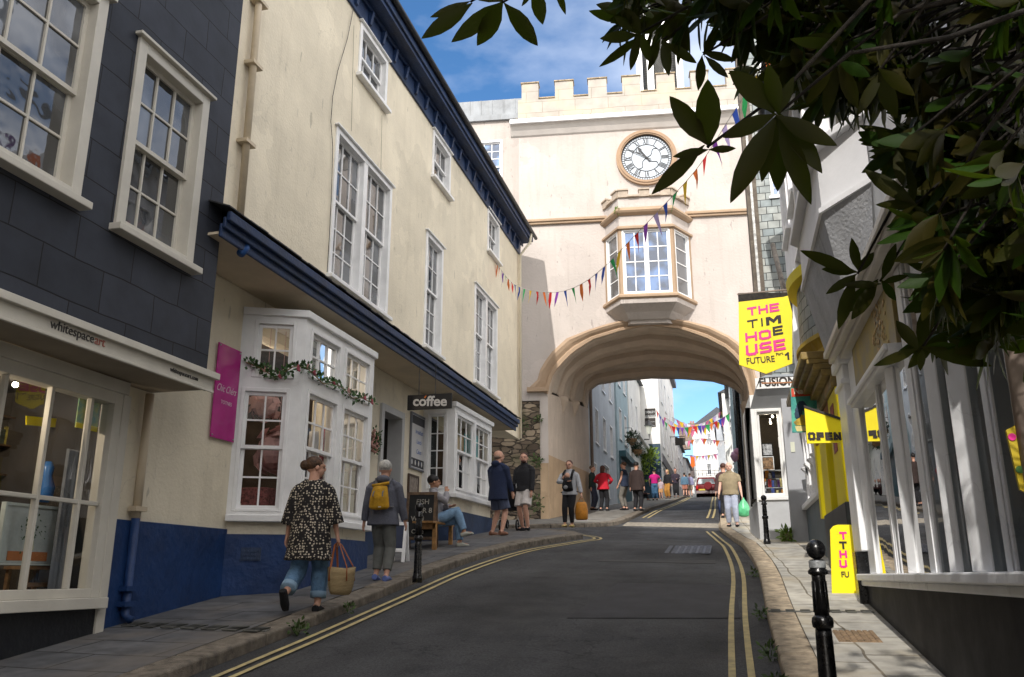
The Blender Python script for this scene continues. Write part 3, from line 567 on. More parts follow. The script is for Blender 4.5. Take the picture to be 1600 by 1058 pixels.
# shopfront (splayed) below
SF = Fr(tuple(PX(0, 900, -6.0))[:2] + (0,), (1, 1), 1)
pa = Vector((-5.95, 4.6, 0)); pb = Vector((-6.02, 7.4, 0))
SF = Fr((pa.x, pa.y, 0), (pb.x - pa.x, pb.y - pa.y), 1); SL = (pb - pa).length
mb = MB(); casing(mb, SF, -3.0, SL - .02, 1.3, 3.3, 0, .12, .04, .12)
for u in [SL - .42, SL - .95, SL - 1.5, SL - 2.1, SL - 2.7, SL - 3.4]: mb.box(SF, u - .02, u + .02, -.05, .01, 1.384, 3.18)
mb.box(SF, -2.88, SL - .14, -.04, .005, 2.16, 2.2); mb.box(SF, -3.1, SL + .02, -.05, .12, 1.2, 1.3); mb.box(SF, -3.1, SL + .04, .0, .06, 3.3, 3.43)
sfm = mb.build('shopfront_frame', offwhite_paint, dh, bevel=.006)
mb = MB(); mb.box(SF, SL - .02, SL + .1, -.1, .045, gz(-6, 7.4) - .3, 3.3); mb.build('shopfront_post', offwhite_paint, dh, bevel=.006)
mb = MB(); mb.q([SF.p(-2.9, -.03, 1.38), SF.p(SL - .1, -.03, 1.38), SF.p(SL - .1, -.03, 3.2), SF.p(-2.9, -.03, 3.2)]); mb.build('pane', shopglass, sfm)
mb = MB(); mb.box(SF, -3.2, SL - .02, -.1, .02, -.6, 1.2); mb.build('stall_riser', M('black_riser', (.008, .009, .013), .45, .4, 3, .3, 20, col2=(.014, .016, .02)), dh)
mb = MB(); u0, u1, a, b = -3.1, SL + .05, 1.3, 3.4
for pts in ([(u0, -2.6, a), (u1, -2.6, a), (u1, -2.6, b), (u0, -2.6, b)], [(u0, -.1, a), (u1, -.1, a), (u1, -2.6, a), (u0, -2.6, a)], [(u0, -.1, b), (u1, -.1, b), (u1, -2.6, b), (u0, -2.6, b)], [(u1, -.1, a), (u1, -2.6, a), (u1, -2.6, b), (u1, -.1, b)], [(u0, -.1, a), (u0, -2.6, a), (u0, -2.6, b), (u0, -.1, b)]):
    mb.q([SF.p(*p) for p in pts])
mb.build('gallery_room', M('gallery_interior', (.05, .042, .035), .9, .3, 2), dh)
mb = MB(); mb.box(FD, -1.9, 7.9, -6, -.66, DZ, DZ + .15); mb.box(FD, -1.9, 7.97, -6, -5.8, -1, DZ - .01); mb.build('roof', slate_grey, dh)
# things in the gallery window
def sfp(x, y, d): q = PP(x, y, SF.p(0, d, 0), SF.N); r = q - SF.o; return (r.dot(SF.U), r.z)
def sfbox(px0, py0, px1, py1, d): a = sfp(px0, (py0 + py1) / 2, d)[0]; b = sfp(px1, (py0 + py1) / 2, d)[0]; c = sfp((px0 + px1) / 2, py1, d)[1]; e = sfp((px0 + px1) / 2, py0, d)[1]; return a, b, c, e
u0_, u1_, z0_, z1_ = sfbox(2, 792, 104, 880, -.4)
t = thing('framed_picture', 'framed painting of a vase of flowers on an orange table in the gallery window', 'picture', tuple(SF.p(u0_, -.4, z0_)))
mb = MB(); mb.box(SF, u0_, u1_, -.42, -.40, z0_, z1_); mb.build('canvas', M('pale_canvas', (.55, .60, .60), .8, .15, 4), t)
mb = MB(); casing(mb, SF, u0_ - .02, u1_ + .02, z0_ - .02, z1_ + .02, -.4, .025, .02, .03); mb.build('frame', M('pale_frame', (.6, .66, .64), .5), t)
um = lerp(u0_, u1_, .42); hh = z1_ - z0_
mb = MB(); mb.box(SF, lerp(u0_, u1_, .12), lerp(u0_, u1_, .72), -.398, -.394, z0_ + .02, z0_ + hh * .2); mb.build('painted_table', M('orange_paint', (.55, .2, .07), .7), t)
mb = MB(); mb.lathe([(.02, 0), (.04, .03), (.035, .1), (.02, .13)], SF.p(um, -.395, z0_ + hh * .18), 10); mb.build('painted_vase', M('cream_paint', (.6, .6, .4), .7), t)
mb = MB(); random.seed(5)
for i in range(60):
    c = SF.p(um + random.gauss(0, .08), -.39, z0_ + hh * .58 + random.gauss(0, hh * .12)); a = Vector((0, random.uniform(-.02, .02), random.uniform(-.02, .02))); b = Vector((0, .014, -.01)); mb.q([c, c + a, c + a + b, c + b])
mb.build('painted_leaves', M('painted_green', (.06, .12, .05), .8), t)
u0_, u1_, z0_, z1_ = sfbox(60, 640, 190, 760, -1.3); t = thing('shelf_unit', 'dark shelf of small artworks at the back of the gallery', 'shelf', tuple(SF.p(u0_, -1.3, z0_)))
for k in range(4): mb = MB(); mb.box(SF, u0_ - .6, u1_ + .2, -1.6, -1.3, z0_ + k * .3 - .3, z0_ + k * .3 - .28); mb.build('shelf_board', M('dark_shelf_wood', (.10, .06, .035), .6), t)
rnd = random.Random(44); gcol = [(.5, .42, .1), (.1, .25, .4), (.5, .48, .42), (.35, .1, .07), (.08, .1, .08)]
for k in range(16):
    u = rnd.uniform(u0_ - .6, u1_ + .1); z = z0_ + rnd.randint(0, 3) * .3 - .28; w_, h_ = rnd.uniform(.08, .16), rnd.uniform(.12, .25); mb = MB(); mb.box(SF, u, u + w_, -1.4, -1.37, z + .001, z + h_); setp(mb.build('small_artwork', M('art_%d' % (k % 5), gcol[k % 5], .6, .5, 14)), 'small artwork standing on the dark shelf inside the gallery', 'artwork', 'small artworks on the gallery shelf')
t = thing('wooden_stool', 'small slatted wooden stool under the painting in the gallery window', 'stool', tuple(SF.p(SL - 1.15, -.6, 1.3)))
mb = MB(); us0, us1, _, _ = sfbox(26, 882, 78, 905, -.5); mb.box(SF, us0, us1, -.65, -.4, 1.56, 1.59); mb.build('seat', wood, t)
for u in (us0 + .02, us1 - .055):
    for d in (-.64, -.44): mb = MB(); mb.box(SF, u, u + .035, d, d + .035, 1.3, 1.559); mb.build('leg', wood, t)
mb = MB(); mb.box(SF, us0 + .06, us1 - .06, -.43, -.41, 1.4, 1.44); mb.build('rail', wood, t)
t = thing('gallery_poster', 'small poster with a green profile head high in the gallery window', 'poster', tuple(SF.p(SL - .35, -.1, 2.8)))
pu0, pu1, pz0, pz1 = sfbox(122, 625, 156, 672, -.1); mb = MB(); mb.box(SF, pu0, pu1, -.12, -.11, pz0, pz1); mb.build('sheet', M('teal_poster', (.04, .28, .24), .6, .6, 9, col2=(.5, .5, .05)), t)
mb = MB(); mb.box(SF, pu0, pu1, -.109, -.106, pz0, pz0 + .05); mb.build('caption_band', M('yellow_paint', (.85, .70, .0), .5, .04), t)
t = thing('yellow_sign_reflection', 'yellow shape put inside the gallery window as the reflection of a sign', 'banner', tuple(SF.p(SL - .75, -.9, 1.3)))
bp = [(40, 650), (96, 655), (108, 618), (122, 640), (112, 700), (120, 720), (104, 788), (78, 788), (92, 700), (86, 668), (40, 664)]  # solid outline standing in for the yellow sign's reflection on the glass
mb = MB(); mb.prism([SF.p(sfp(x, y, -.8)[0], -.8, sfp(x, y, -.8)[1]) for x, y in bp], SF.N * .01); mb.build('cloth', MATS['yellow_paint'], t)
mb = MB(); q = sfp(112, 780, -.82); mb.tube([SF.p(q[0], -.82, 1.3), SF.p(q[0] + .03, -.82, sfp(112, 640, -.82)[1])], .01, 6); mb.build('pole', steel, t)
t = thing('blue_vase', 'blue glass figure on the gallery shelf in front of the yellow reflection shape', 'vase', tuple(SF.p(SL - 1.0, -.5, 2.0)))
mb = MB(); mb.lathe([(.05, 0), (.08, .05), (.09, .15), (.05, .26), (.06, .34), (.03, .4)], SF.p(sfp(68, 780, -.55)[0], -.55, sfp(68, 785, -.55)[1]), 12); mb.build('body', M('blue_glaze', (.05, .2, .55), .2), t, True)
t = thing('spotlight', 'small lit ceiling spotlight inside the gallery', 'lamp', tuple(PP(24, 601, SF.p(0, -.9, 0), SF.N)))
lo = ORG[t.name]; mb = MB(); mb.ell(lo, (.03, .03, .03)); mb.build('bulb', emit('lamp_glow', (1, .85, .65), 12), t, True); mb = MB(); mb.tube([lo + Vector((0, 0, .02)), lo + Vector((0, 0, .2))], .02, 8); mb.build('stem', black_gloss, t)
t = thing('curtain', 'pale sheer curtain at the right side of the gallery window', 'curtain', tuple(SF.p(SL - .2, -.2, 1.3)))
mb = MB(); pts = [(SL - .38 + .012 * i, -.25 + .025 * math.sin(i * 1.3)) for i in range(22)]
for (a, b), (c, e) in zip(pts, pts[1:]): mb.q([SF.p(a, b, 1.31), SF.p(c, e, 1.31), SF.p(c, e, 2.7), SF.p(a, b, 2.7)])
mb.build('cloth', M('grey_sheer', (.2, .21, .23), .9), t)
# ================================================================ GROUND
asph = asphalt_mat('road_asphalt')
nt_ = asph.node_tree
mb = MB(); xs = [-60, -30, -16, -10, -7, -6, -5, -4.3, -3, -1.5, 0, .3, 1, 2, 5, 10, 20, 60]; ys = [-60, -30, -12, -6] + [i * 1.0 for i in range(-3, 40)] + [44, 50, 60, 75, 100, 160, 400]
n0 = len(xs)
for y in ys:
    for x in xs: mb.v.append(Vector((x, y, gz(x, y) - .11)))
for j in range(len(ys) - 1):
    for i in range(n0 - 1): mb.f.append([j * n0 + i, j * n0 + i + 1, (j + 1) * n0 + i + 1, (j + 1) * n0 + i]); mb.m.append(0)
setp(mb.build('road', asph, smooth=True), kind='structure')
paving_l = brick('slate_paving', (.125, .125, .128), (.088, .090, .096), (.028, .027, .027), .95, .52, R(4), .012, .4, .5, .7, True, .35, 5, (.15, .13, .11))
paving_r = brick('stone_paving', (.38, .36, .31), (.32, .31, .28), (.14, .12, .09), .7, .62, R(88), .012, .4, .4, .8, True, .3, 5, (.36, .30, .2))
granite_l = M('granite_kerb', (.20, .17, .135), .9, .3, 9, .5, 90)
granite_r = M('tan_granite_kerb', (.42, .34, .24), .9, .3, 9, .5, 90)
def G(x, y, h=0): return Vector((x, y, gz(x, y) + h))
def smooth_line(pts, n=4):
    r = []; P = [Vector((p[0], p[1], 0)) for p in pts]
    for i in range(len(P) - 1):
        p0, p1, p2, p3 = P[max(i - 1, 0)], P[i], P[i + 1], P[min(i + 2, len(P) - 1)]
        for k in range(n):
            t = k / n; r.append(.5 * ((2 * p1) + (p2 - p0) * t + (2 * p0 - 5 * p1 + 4 * p2 - p3) * t * t + (3 * p1 - p0 - 3 * p2 + p3) * t ** 3))
    r.append(P[-1]); return r
def offl(L_, d):
    r = []
    for i, p in enumerate(L_):
        a, b = L_[max(i - 1, 0)], L_[min(i + 1, len(L_) - 1)]; t = (b - a).normalized(); r.append(p + Vector((-t.y, t.x, 0)) * d)
    return r
def reslen(L_, step):
    out_ = [L_[0]]; acc = 0
    for a, b in zip(L_, L_[1:]):
        l = (b - a).length; s = step - acc
        while s <= l + 1e-9: out_.append(a + (b - a) * (s / l)); s += step
        acc = (acc + l) % step
    return out_
KL = smooth_line([(-4.2, -20), (-4.22, -8), (-4.24, 0), (-4.26, 6), (-4.24, 8), (-4.26, 10.4), (-4.27, 13), (-4.0, 15.8), (-3.35, 17.9), (-3.15, 18.9), (-3.5, 19.7), (-4.4, 20.3), (-6.2, 20.9), (-8.5, 21.4)])
KR = smooth_line([(.40, -20), (.34, -6), (.3, 0), (.29, 6), (.29, 9.5), (.33, 13.5), (.22, 17), (.02, 20), (-.32, 23.5), (-.35, 26.2), (-.32, 33), (-.5, 45), (-.7, 60), (-1.1, 78), (-2, 100)])
q1 = PG(848, 823); q2 = PG(965, 815); q3 = PG(985, 812); q4 = PG(998, 803); q5 = PG(1040, 787)
KL2 = smooth_line([(-8.5, 22.6), (-5.7, 22.8), (-3.9, 23.4), (-3.3, 24.4), (-3.1, 26.5), (-3.0, 32), (-2.9, 45), (-3.0, 60), (-3.3, 78), (-4.5, 100)])
def pavement(name, edge, inner, mat, h=0):
    mb = MB()
    for (a, b), (c, e) in zip(zip(edge, edge[1:]), zip(inner, inner[1:])):
        for k in range(4):
            f0, f1 = k / 4, (k + 1) / 4
            mb.q([G(*a.lerp(c, f0).xy, h), G(*b.lerp(e, f0).xy, h), G(*b.lerp(e, f1).xy, h), G(*a.lerp(c, f1).xy, h)])
    return setp(mb.build(name, mat, smooth=True), kind='structure')
def kerb(name, line, side, mat, w=.26, step=.9):
    L_ = reslen(line, step); mb = MB(); rnd = random.Random(4)
    O = offl(L_, side * w)
    for a, b, c, e in zip(L_, L_[1:], O, O[1:]):
        d = (b - a).normalized() * .007; j = rnd.uniform(-.006, .008)
        lo = .13
        mb.hexa([G(*(a + d).xy, -lo), G(*(b - d).xy, -lo), G(*(e - d).xy, -lo), G(*(c + d).xy, -lo), G(*(a + d).xy, j), G(*(b - d).xy, j), G(*(e - d).xy, j + .003), G(*(c + d).xy, j + .003)])
    return setp(mb.build(name, mat, bevel=.025, bseg=3), kind='structure')
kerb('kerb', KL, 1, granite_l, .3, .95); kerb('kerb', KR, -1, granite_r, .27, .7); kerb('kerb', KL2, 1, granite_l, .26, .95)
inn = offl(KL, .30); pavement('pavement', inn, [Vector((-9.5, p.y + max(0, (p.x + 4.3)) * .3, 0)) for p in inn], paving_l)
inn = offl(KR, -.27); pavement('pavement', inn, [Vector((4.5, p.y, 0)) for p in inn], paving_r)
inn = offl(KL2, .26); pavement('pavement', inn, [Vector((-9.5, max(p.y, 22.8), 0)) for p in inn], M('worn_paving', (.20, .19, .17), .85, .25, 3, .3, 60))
ypaint = M('yellow_road_paint', (.58, .47, .22), .85, .3, 9, .3, 90, col2=(.30, .25, .14), det=12)
def stripe(name, line, off, w=.055, h=-.098, mat=None, dash=None):
    a = offl(line, off - w / 2); b = offl(line, off + w / 2); mb = MB()
    for p, q_, r, s in zip(a, a[1:], b, b[1:]): mb.q([G(*p.xy, h), G(*q_.xy, h), G(*s.xy, h), G(*r.xy, h)])
    return setp(mb.build(name, mat or ypaint), kind='structure')
LL = reslen(KL, .22)
LLs = [p for p in LL if p.y > -2 and p.x > -6.4]
stripe('double_yellow_line', LLs, -.24); stripe('double_yellow_line', LLs, -.38)
RR = [p for p in reslen(KR, .25) if -3 < p.y < 23.2]; stripe('double_yellow_line', RR, .22); stripe('double_yellow_line', RR, .36)
for K, s in ((KL2, -1), (KR, 1)):
    RR = [p for p in reslen(K, .5) if 28 < p.y < 70]; stripe('double_yellow_line', RR, s * .25, .07); stripe('double_yellow_line', RR, s * .42, .07)
# threshold strip, patches, drain covers
def patch(name, pts, mat, h=-.1):
    mb = MB(); mb.prism([G(p[0], p[1], h - .004) for p in pts], (0, 0, .004)); return setp(mb.build(name, mat), kind='structure')
patch('threshold_sunlight', [(-3.0, 24.6), (-.36, 24.6), (-.36, 26.3), (-3.05, 26.3)], M('sunlit_strip', (.30, .27, .22), .9, .3, 12, .5, 60), -.103)  # paler strip paints the sunlight onto the road before the arch
patch('asphalt_patch', [(-1.75, 9.3), (.02, 9.6), (.0, 12.2), (-1.55, 12.1)], M('newer_asphalt', (.047, .046, .05), .8, .25, 3, .5, 150), -.103)
patch('asphalt_patch', [(-2.2, 14.6), (-.3, 14.8), (-.4, 19.4), (-2.0, 19.2)], M('older_asphalt', (.075, .073, .072), .85, .2, 2, .5, 150), -.1045)
def cover(name, label, x, y, w, l, mat, rows=3, h=-.1, ang=0, par=True):
    z = gz(x, y) + h; sl = (gz(x, y + .5) - gz(x, y - .5)); t = thing(name, label, 'cover', (x, y, z))
    c, s = math.cos(ang), math.sin(ang)
    def P_(a, b, k): return Vector((x + a * c - b * s, y + a * s + b * c, z + sl * (a * s + b * c) + k))
    mb = MB(); mb.hexa([P_(-w / 2, -l / 2, -.012), P_(w / 2, -l / 2, -.012), P_(w / 2, l / 2, -.012), P_(-w / 2, l / 2, -.012), P_(-w / 2, -l / 2, 0), P_(w / 2, -l / 2, 0), P_(w / 2, l / 2, 0), P_(-w / 2, l / 2, 0)]); mb.build('plate', mat, t, bevel=.004)
    mb = MB(); nx, ny = 7, max(3, int(7 * l / w))
    for i in range(nx):
        for j in range(ny):
            a = -w / 2 + w * (i + .5) / nx; b = -l / 2 + l * (j + .5) / ny; e = .32 * w / nx
            mb.hexa([P_(a - e, b - e, .0005), P_(a + e, b - e, .0005), P_(a + e, b + e, .0005), P_(a - e, b + e, .0005), P_(a - e, b - e, .008), P_(a + e, b - e, .008), P_(a + e, b + e, .008), P_(a - e, b + e, .008)])
    mb.build('tread', mat, t)
iron = M('worn_iron', (.16, .17, .20), .5, .3, 12, .3, 80, metal=.5)
q = PG(1075, 850); cover('manhole_cover', 'square iron manhole cover in the road before the arch', q.x, q.y, .85, 1.5, iron)
cover('inspection_cover', 'rusty inspection cover set in the right pavement by the black plinth', .96, 8.1, .34, .5, M('rusty_iron', (.25, .17, .1), .8, .3, 20), h=.004)
cover('drain_channel', 'narrow iron channel grating across the right pavement', .8, 9.4, 1.0, .09, M('dull_iron', (.1, .1, .09), .7, .3), h=.004)
cover('drain_channel', 'narrow iron channel grating across the left pavement below the rain pipe', -5.15, 7.75, 1.7, .09, MATS['dull_iron'], h=.004, ang=R(-6))
# ================================================================ THE GATE
g0 = PY(845, 700, 26.2); GA = R(6.85)
GF = Fr((g0.x, g0.y, 0), (math.cos(GA), math.sin(GA)), 1); PLN = 6.2
GR = Fr((g0.x, g0.y + PLN, 0), (math.cos(GA), math.sin(GA)), 1)
gate = thing('gate_arch', 'pale pink battlemented stone archway building spanning the street, with a clock', 'archway', tuple(GF.p(3.3, 0, 3)))
def rs(pts, n):
    d = [0]
    for a, b in zip(pts, pts[1:]): d.append(d[-1] + math.hypot(b[0] - a[0], b[1] - a[1]))
    r = []
    for k in range(n + 1):
        s = d[-1] * k / n; i = 0
        while i < len(d) - 2 and d[i + 1] < s: i += 1
        t = (s - d[i]) / (d[i + 1] - d[i]); r.append((lerp(pts[i][0], pts[i + 1][0], t), lerp(pts[i][1], pts[i + 1][1], t)))
    return r
def half(pl_, pr_, n): return rs(pl_, n)[:-1] + rs(pr_, n)
outer_px = [(829, 606), (840, 597), (846, 575), (862, 553), (885, 531), (923, 516), (960, 505), (1012, 497.5)], [(1012, 497.5), (1069, 502), (1107, 512), (1141, 528), (1160, 543), (1174, 566), (1180, 590), (1190, 602)]
inner_px = [(856, 616), (861, 592), (874, 572), (896, 550), (926, 531), (971, 517), (1013, 509)], [(1013, 509), (1062, 514), (1103, 528), (1137, 546), (1155, 565), (1168, 600), (1172, 628)]
rear_px = [(919, 640), (921, 613), (933, 602), (971, 596), (1018, 592)], [(1018, 592), (1069, 593), (1114, 597), (1144, 606), (1157, 616), (1164, 640)]
NH = 14
OU = half(*[[GF.uz(*p) for p in h] for h in outer_px], NH); IN = half(*[[GF.uz(*p) for p in h] for h in inner_px], NH); RE = half(*[[GR.uz(*p) for p in h] for h in rear_px], NH)
UL, UR = GF.uz(811, 300)[0], GF.uz(1176, 300)[0]; ZT = GF.uz(1010, 178)[1]; ZB = 1.0
mb = MB()
ia, ib = IN[0], IN[-1]
mb.q([GF.p(ia[0], 0, ZB), GF.p(ia[0] - .001, 0, ia[1]), GF.p(ia[0] - .001, 0, ZT), GF.p(UL, 0, ZT), GF.p(UL, 0, 6.9), GF.p(-.02, 0, 6.9), GF.p(-.02, 0, ZB)])
mb.q([GF.p(ib[0], 0, ZB), GF.p(UR, 0, ZB), GF.p(UR, 0, ZT), GF.p(ib[0], 0, ZT)])
for a, b in zip(IN, IN[1:]): mb.q([GF.p(a[0], 0, a[1]), GF.p(b[0], 0, b[1]), GF.p(b[0], 0, ZT), GF.p(a[0], 0, ZT)])
def PQ(u, s, z): return GF.p(u, 0, z) + Vector((0, s, 0))
mb.q([PQ(UL, 0, 1), PQ(UL, PLN, 1), PQ(UL, PLN, ZT), PQ(UL, 0, ZT)]); mb.q([PQ(UR, 0, 1), PQ(UR, PLN, 1), PQ(UR, PLN, ZT), PQ(UR, 0, ZT)])
mb.q([PQ(UL, PLN, 9.6), PQ(UR, PLN, 9.6), PQ(UR, PLN, ZT), PQ(UL, PLN, ZT)]); mb.q([PQ(UL, 0, ZT), PQ(UR, 0, ZT), PQ(UR, PLN, ZT), PQ(UL, PLN, ZT)])
for a, b in zip(RE, RE[1:]): mb.q([PQ(a[0], PLN, a[1]), PQ(b[0], PLN, b[1]), PQ(b[0], PLN, 9.6), PQ(a[0], PLN, 9.6)])
mb.q([PQ(UL, PLN, 1), PQ(RE[0][0], PLN, 1), PQ(RE[0][0], PLN, 9.6), PQ(UL, PLN, 9.6)]); mb.q([PQ(RE[-1][0], PLN, 1), PQ(UR, PLN, 1), PQ(UR, PLN, 9.6), PQ(RE[-1][0], PLN, 9.6)])
mb.build('wall', pink_render, gate)
# hood moulding
mid = [(lerp(a[0], b[0], .45), lerp(a[1], b[1], .45)) for a, b in zip(OU, IN)]
in2 = [(a[0], a[1]) for a in IN]
mb = MB(); rings = []
for o, m_, i_ in zip(OU, mid, in2): rings.append([GF.p(o[0], .003, o[1]), GF.p(o[0], .16, o[1]), GF.p(lerp(o[0], m_[0], .5), .2, lerp(o[1], m_[1], .5)), GF.p(m_[0], .15, m_[1]), GF.p(lerp(m_[0], i_[0], .4), .06, lerp(m_[1], i_[1], .4)), GF.p(lerp(m_[0], i_[0], .6), .09, lerp(m_[1], i_[1], .6)), GF.p(i_[0], .07, i_[1]), GF.p(i_[0], .003, i_[1])])
mb.loft(rings); mb.box(GF, OU[0][0] - .1, IN[0][0] + .0, .004, .2, OU[0][1] - .16, OU[0][1] - .02); mb.build('arch_moulding', tan_paint, gate)
# vault: ribs and cells
def prof(t, up=0):
    r = []
    for a, b in zip(IN, RE):
        u, z = lerp(a[0], b[0], t), lerp(a[1], b[1], t)
        cu = lerp(IN[NH][0], RE[NH][0], t); k = min(1, max(0, (z - 6.6) / 1.5))
        r.append((u + (-.16 if u < cu else .16) * (up / .3) * (1 - k * .6) * min(1, abs(u - cu) / .8), z + up * (.25 + .75 * k)))
    return r
ribt = [(0.0, .10), (.28, .37), (.56, .65), (.9, 1.0)]
mb = MB(); segs = 12
for k in range(segs):
    t0, t1 = k / segs, (k + 1) / segs; a, b = prof(t0, .3), prof(t1, .3)
    for i in range(len(a) - 1): mb.q([PQ(a[i][0], PLN * t0, a[i][1]), PQ(a[i + 1][0], PLN * t0, a[i + 1][1]), PQ(b[i + 1][0], PLN * t1, b[i + 1][1]), PQ(b[i][0], PLN * t1, b[i][1])])
mb.build('vault', M('vault_plaster', (.62, .53, .44), .85, .1, 2, .2, 20), gate, smooth=True)
ribmat = M('rib_paint', (.55, .45, .36), .8, .08, 2, .2, 20)
for (t0, t1) in ribt:
    mb = MB(); rings = []
    for i in range(len(IN)):
        a, b = prof(t0)[i], prof(t1)[i]; A2, B2_ = prof(t0, .32)[i], prof(t1, .32)[i]; tm = (t0 + t1) / 2; m0 = prof(tm)[i]; e = .004
        rings.append([PQ(A2[0], PLN * t0 + e, A2[1]), PQ(lerp(a[0], A2[0], .45), PLN * t0 + e, lerp(a[1], A2[1], .45)), PQ(lerp(a[0], b[0], .25), PLN * lerp(t0, t1, .25), lerp(a[1], b[1], .25)), PQ(lerp(a[0], b[0], .75), PLN * lerp(t0, t1, .75), lerp(a[1], b[1], .75)),
                      PQ(lerp(b[0], B2_[0], .45), PLN * t1 - e, lerp(b[1], B2_[1], .45)), PQ(B2_[0], PLN * t1 - e, B2_[1])])
    mb.loft(rings); mb.build('rib', ribmat, gate, smooth=False)
    if 0 < t0 < .8:
        for sd, i in ((1, 0), (-1, -1)):
            p = prof((t0 + t1) / 2)[i]; c = PQ(p[0] - .04 * sd, PLN * (t0 + t1) / 2, p[1] - .5); mb = MB(); mb.lathe([(.02, 0), (.1, .12), (.13, .25), (.2, .3), (.22, .42), (.26, .46), (.26, .6)], c, 10); mb.build('corbel', ribmat, gate, True)
# passage walls: pink above, tan below a line that follows the hill
lower_wall = M('tan_lower_wall', (.50, .36, .23), .8, .1, 1.5, .3, 20, streak=.3); passw = M('passage_render', (.58, .49, .41), .85, .07, 1.5, .3, 16, streak=.35)
for P0, P1 in ((IN[0], RE[0]), (IN[-1], RE[-1])):
    mu = MB(); ml = MB()
    for k in range(8):
        t0, t1 = k / 8, (k + 1) / 8; ua, ub = lerp(P0[0], P1[0], t0), lerp(P0[0], P1[0], t1); za, zb2 = lerp(P0[1], P1[1], t0), lerp(P0[1], P1[1], t1)
        g_a = gz(-5, 26 + PLN * t0) + 2.0 - .6 * t0; g_b = gz(-5, 26 + PLN * t1) + 2.0 - .6 * t1
        mu.q([PQ(ua, PLN * t0, g_a), PQ(ub, PLN * t1, g_b), PQ(ub, PLN * t1, zb2 + .05), PQ(ua, PLN * t0, za + .05)])
        ml.q([PQ(ua, PLN * t0, 1), PQ(ub, PLN * t1, 1), PQ(ub, PLN * t1, g_b), PQ(ua, PLN * t0, g_a)])
    mu.build('passage_wall', passw, gate, weld=.001); ml.build('lower_wall', lower_wall, gate, weld=.001)
mb = MB(); mb.box(GF, -.018, IN[0][0] - .004, .002, .02, 1, 4.9); mb.build('jamb', lower_wall, gate)
q = PP(861, 750, PQ(IN[0][0], 2, 4), (1, 0, 0)); mb = MB(); mb.box(ID, q.x - .0, q.x + .012, q.y - .06, q.y + .16, q.z - .2, q.z + .28); mb.build('nameplate', M('cream_plate', (.7, .6, .3), .5), gate)
# stone wall at the gate's left foot
sw = thing('rubble_wall', 'old rubble stone wall with ferns between the cream house and the gate', 'wall', tuple(GF.p(-1, 0, 3)))
rubble = rubble_mat('rubble_stone', GA)
mb = MB(); rnd = random.Random(2)
def rz(u, z): return .035 * noise.noise(Vector((u * 3, z * 7, 1))) + .02 * noise.noise(Vector((u * 9, z * 16, 4)))
us = [-4 + i * .09 for i in range(45)]; us = [u for u in us if u < -.03] + [-.021]; zs = [1.2 + i * .09 for i in range(64)]
for a, b in zip(us, us[1:]):
    for c, e in zip(zs, zs[1:]): mb.q([GF.p(a, .03 + rz(a, c), c), GF.p(b, .03 + rz(b, c), c), GF.p(b, .03 + rz(b, e), e), GF.p(a, .03 + rz(a, e), e)])
mb.q([GF.p(-4, 0, zs[-1]), GF.p(-.02, 0, zs[-1]), GF.p(-.02, .06, zs[-1]), GF.p(-4, .06, zs[-1])])
mb.build('stonework', rubble, sw, smooth=True, weld=.001)
leafg = M('wall_plant_green', (.07, .12, .03), .7, .4, 20); 
def tuft(mb, c, r, n, s=.05, rnd=random.Random(1), flat=1.0):
    for i in range(n):
        v = Vector((rnd.gauss(0, 1), rnd.gauss(0, 1), rnd.gauss(.3, .8) * flat)); v = v.normalized() * r * rnd.uniform(.2, 1); p = c + v
        d = (v.normalized() + Vector((rnd.uniform(-.5, .5), rnd.uniform(-.5, .5), rnd.uniform(-.3, .6)))).normalized(); w = d.orthogonal().normalized(); l = s * rnd.uniform(.6, 1.4)
        mb.q([p, p + d * l * .5 + w * l * .25, p + d * l, p + d * l * .5 - w * l * .25])
def plant(name, label, c, r, n, s=.06, mat=None, flat=1.0, cat='plant', group=None, seed=1):
    mb = MB(); rnd = random.Random(seed)
    tuft(mb, Vector(c), r, n, s, rnd, flat)
    for k in range(5): mb.tube([Vector(c) - Vector((0, 0, r * .6)), Vector(c) + Vector((rnd.uniform(-r, r) * .6, rnd.uniform(-r, r) * .6, r * .4))], .004, 4)
    return setp(mb.build(name, mat or leafg), label, cat, group)
for (x, y, r, n, l_) in ((838, 722, .22, 90, 'fern growing from the rubble wall beside the gate jamb'), (835, 790, .35, 160, 'low weeds at the foot of the rubble wall'), (815, 668, .25, 70, 'ivy patch high on the rubble wall under the canopy end'), (842, 655, .12, 40, 'small fern near the top of the rubble wall')):
    u, z = GF.uz(x, y, .1); plant('wall_fern', l_, GF.p(u, .1, z), r, n, .09, seed=x)
u, z = GF.uz(965, 332, 1.0); plant('wall_fern', 'small green plant growing on the oriel moulding', GF.p(u, .95, z + .05), .13, 90, .07, M('bright_leaf', (.16, .26, .03), .6, .3, 20), seed=9)
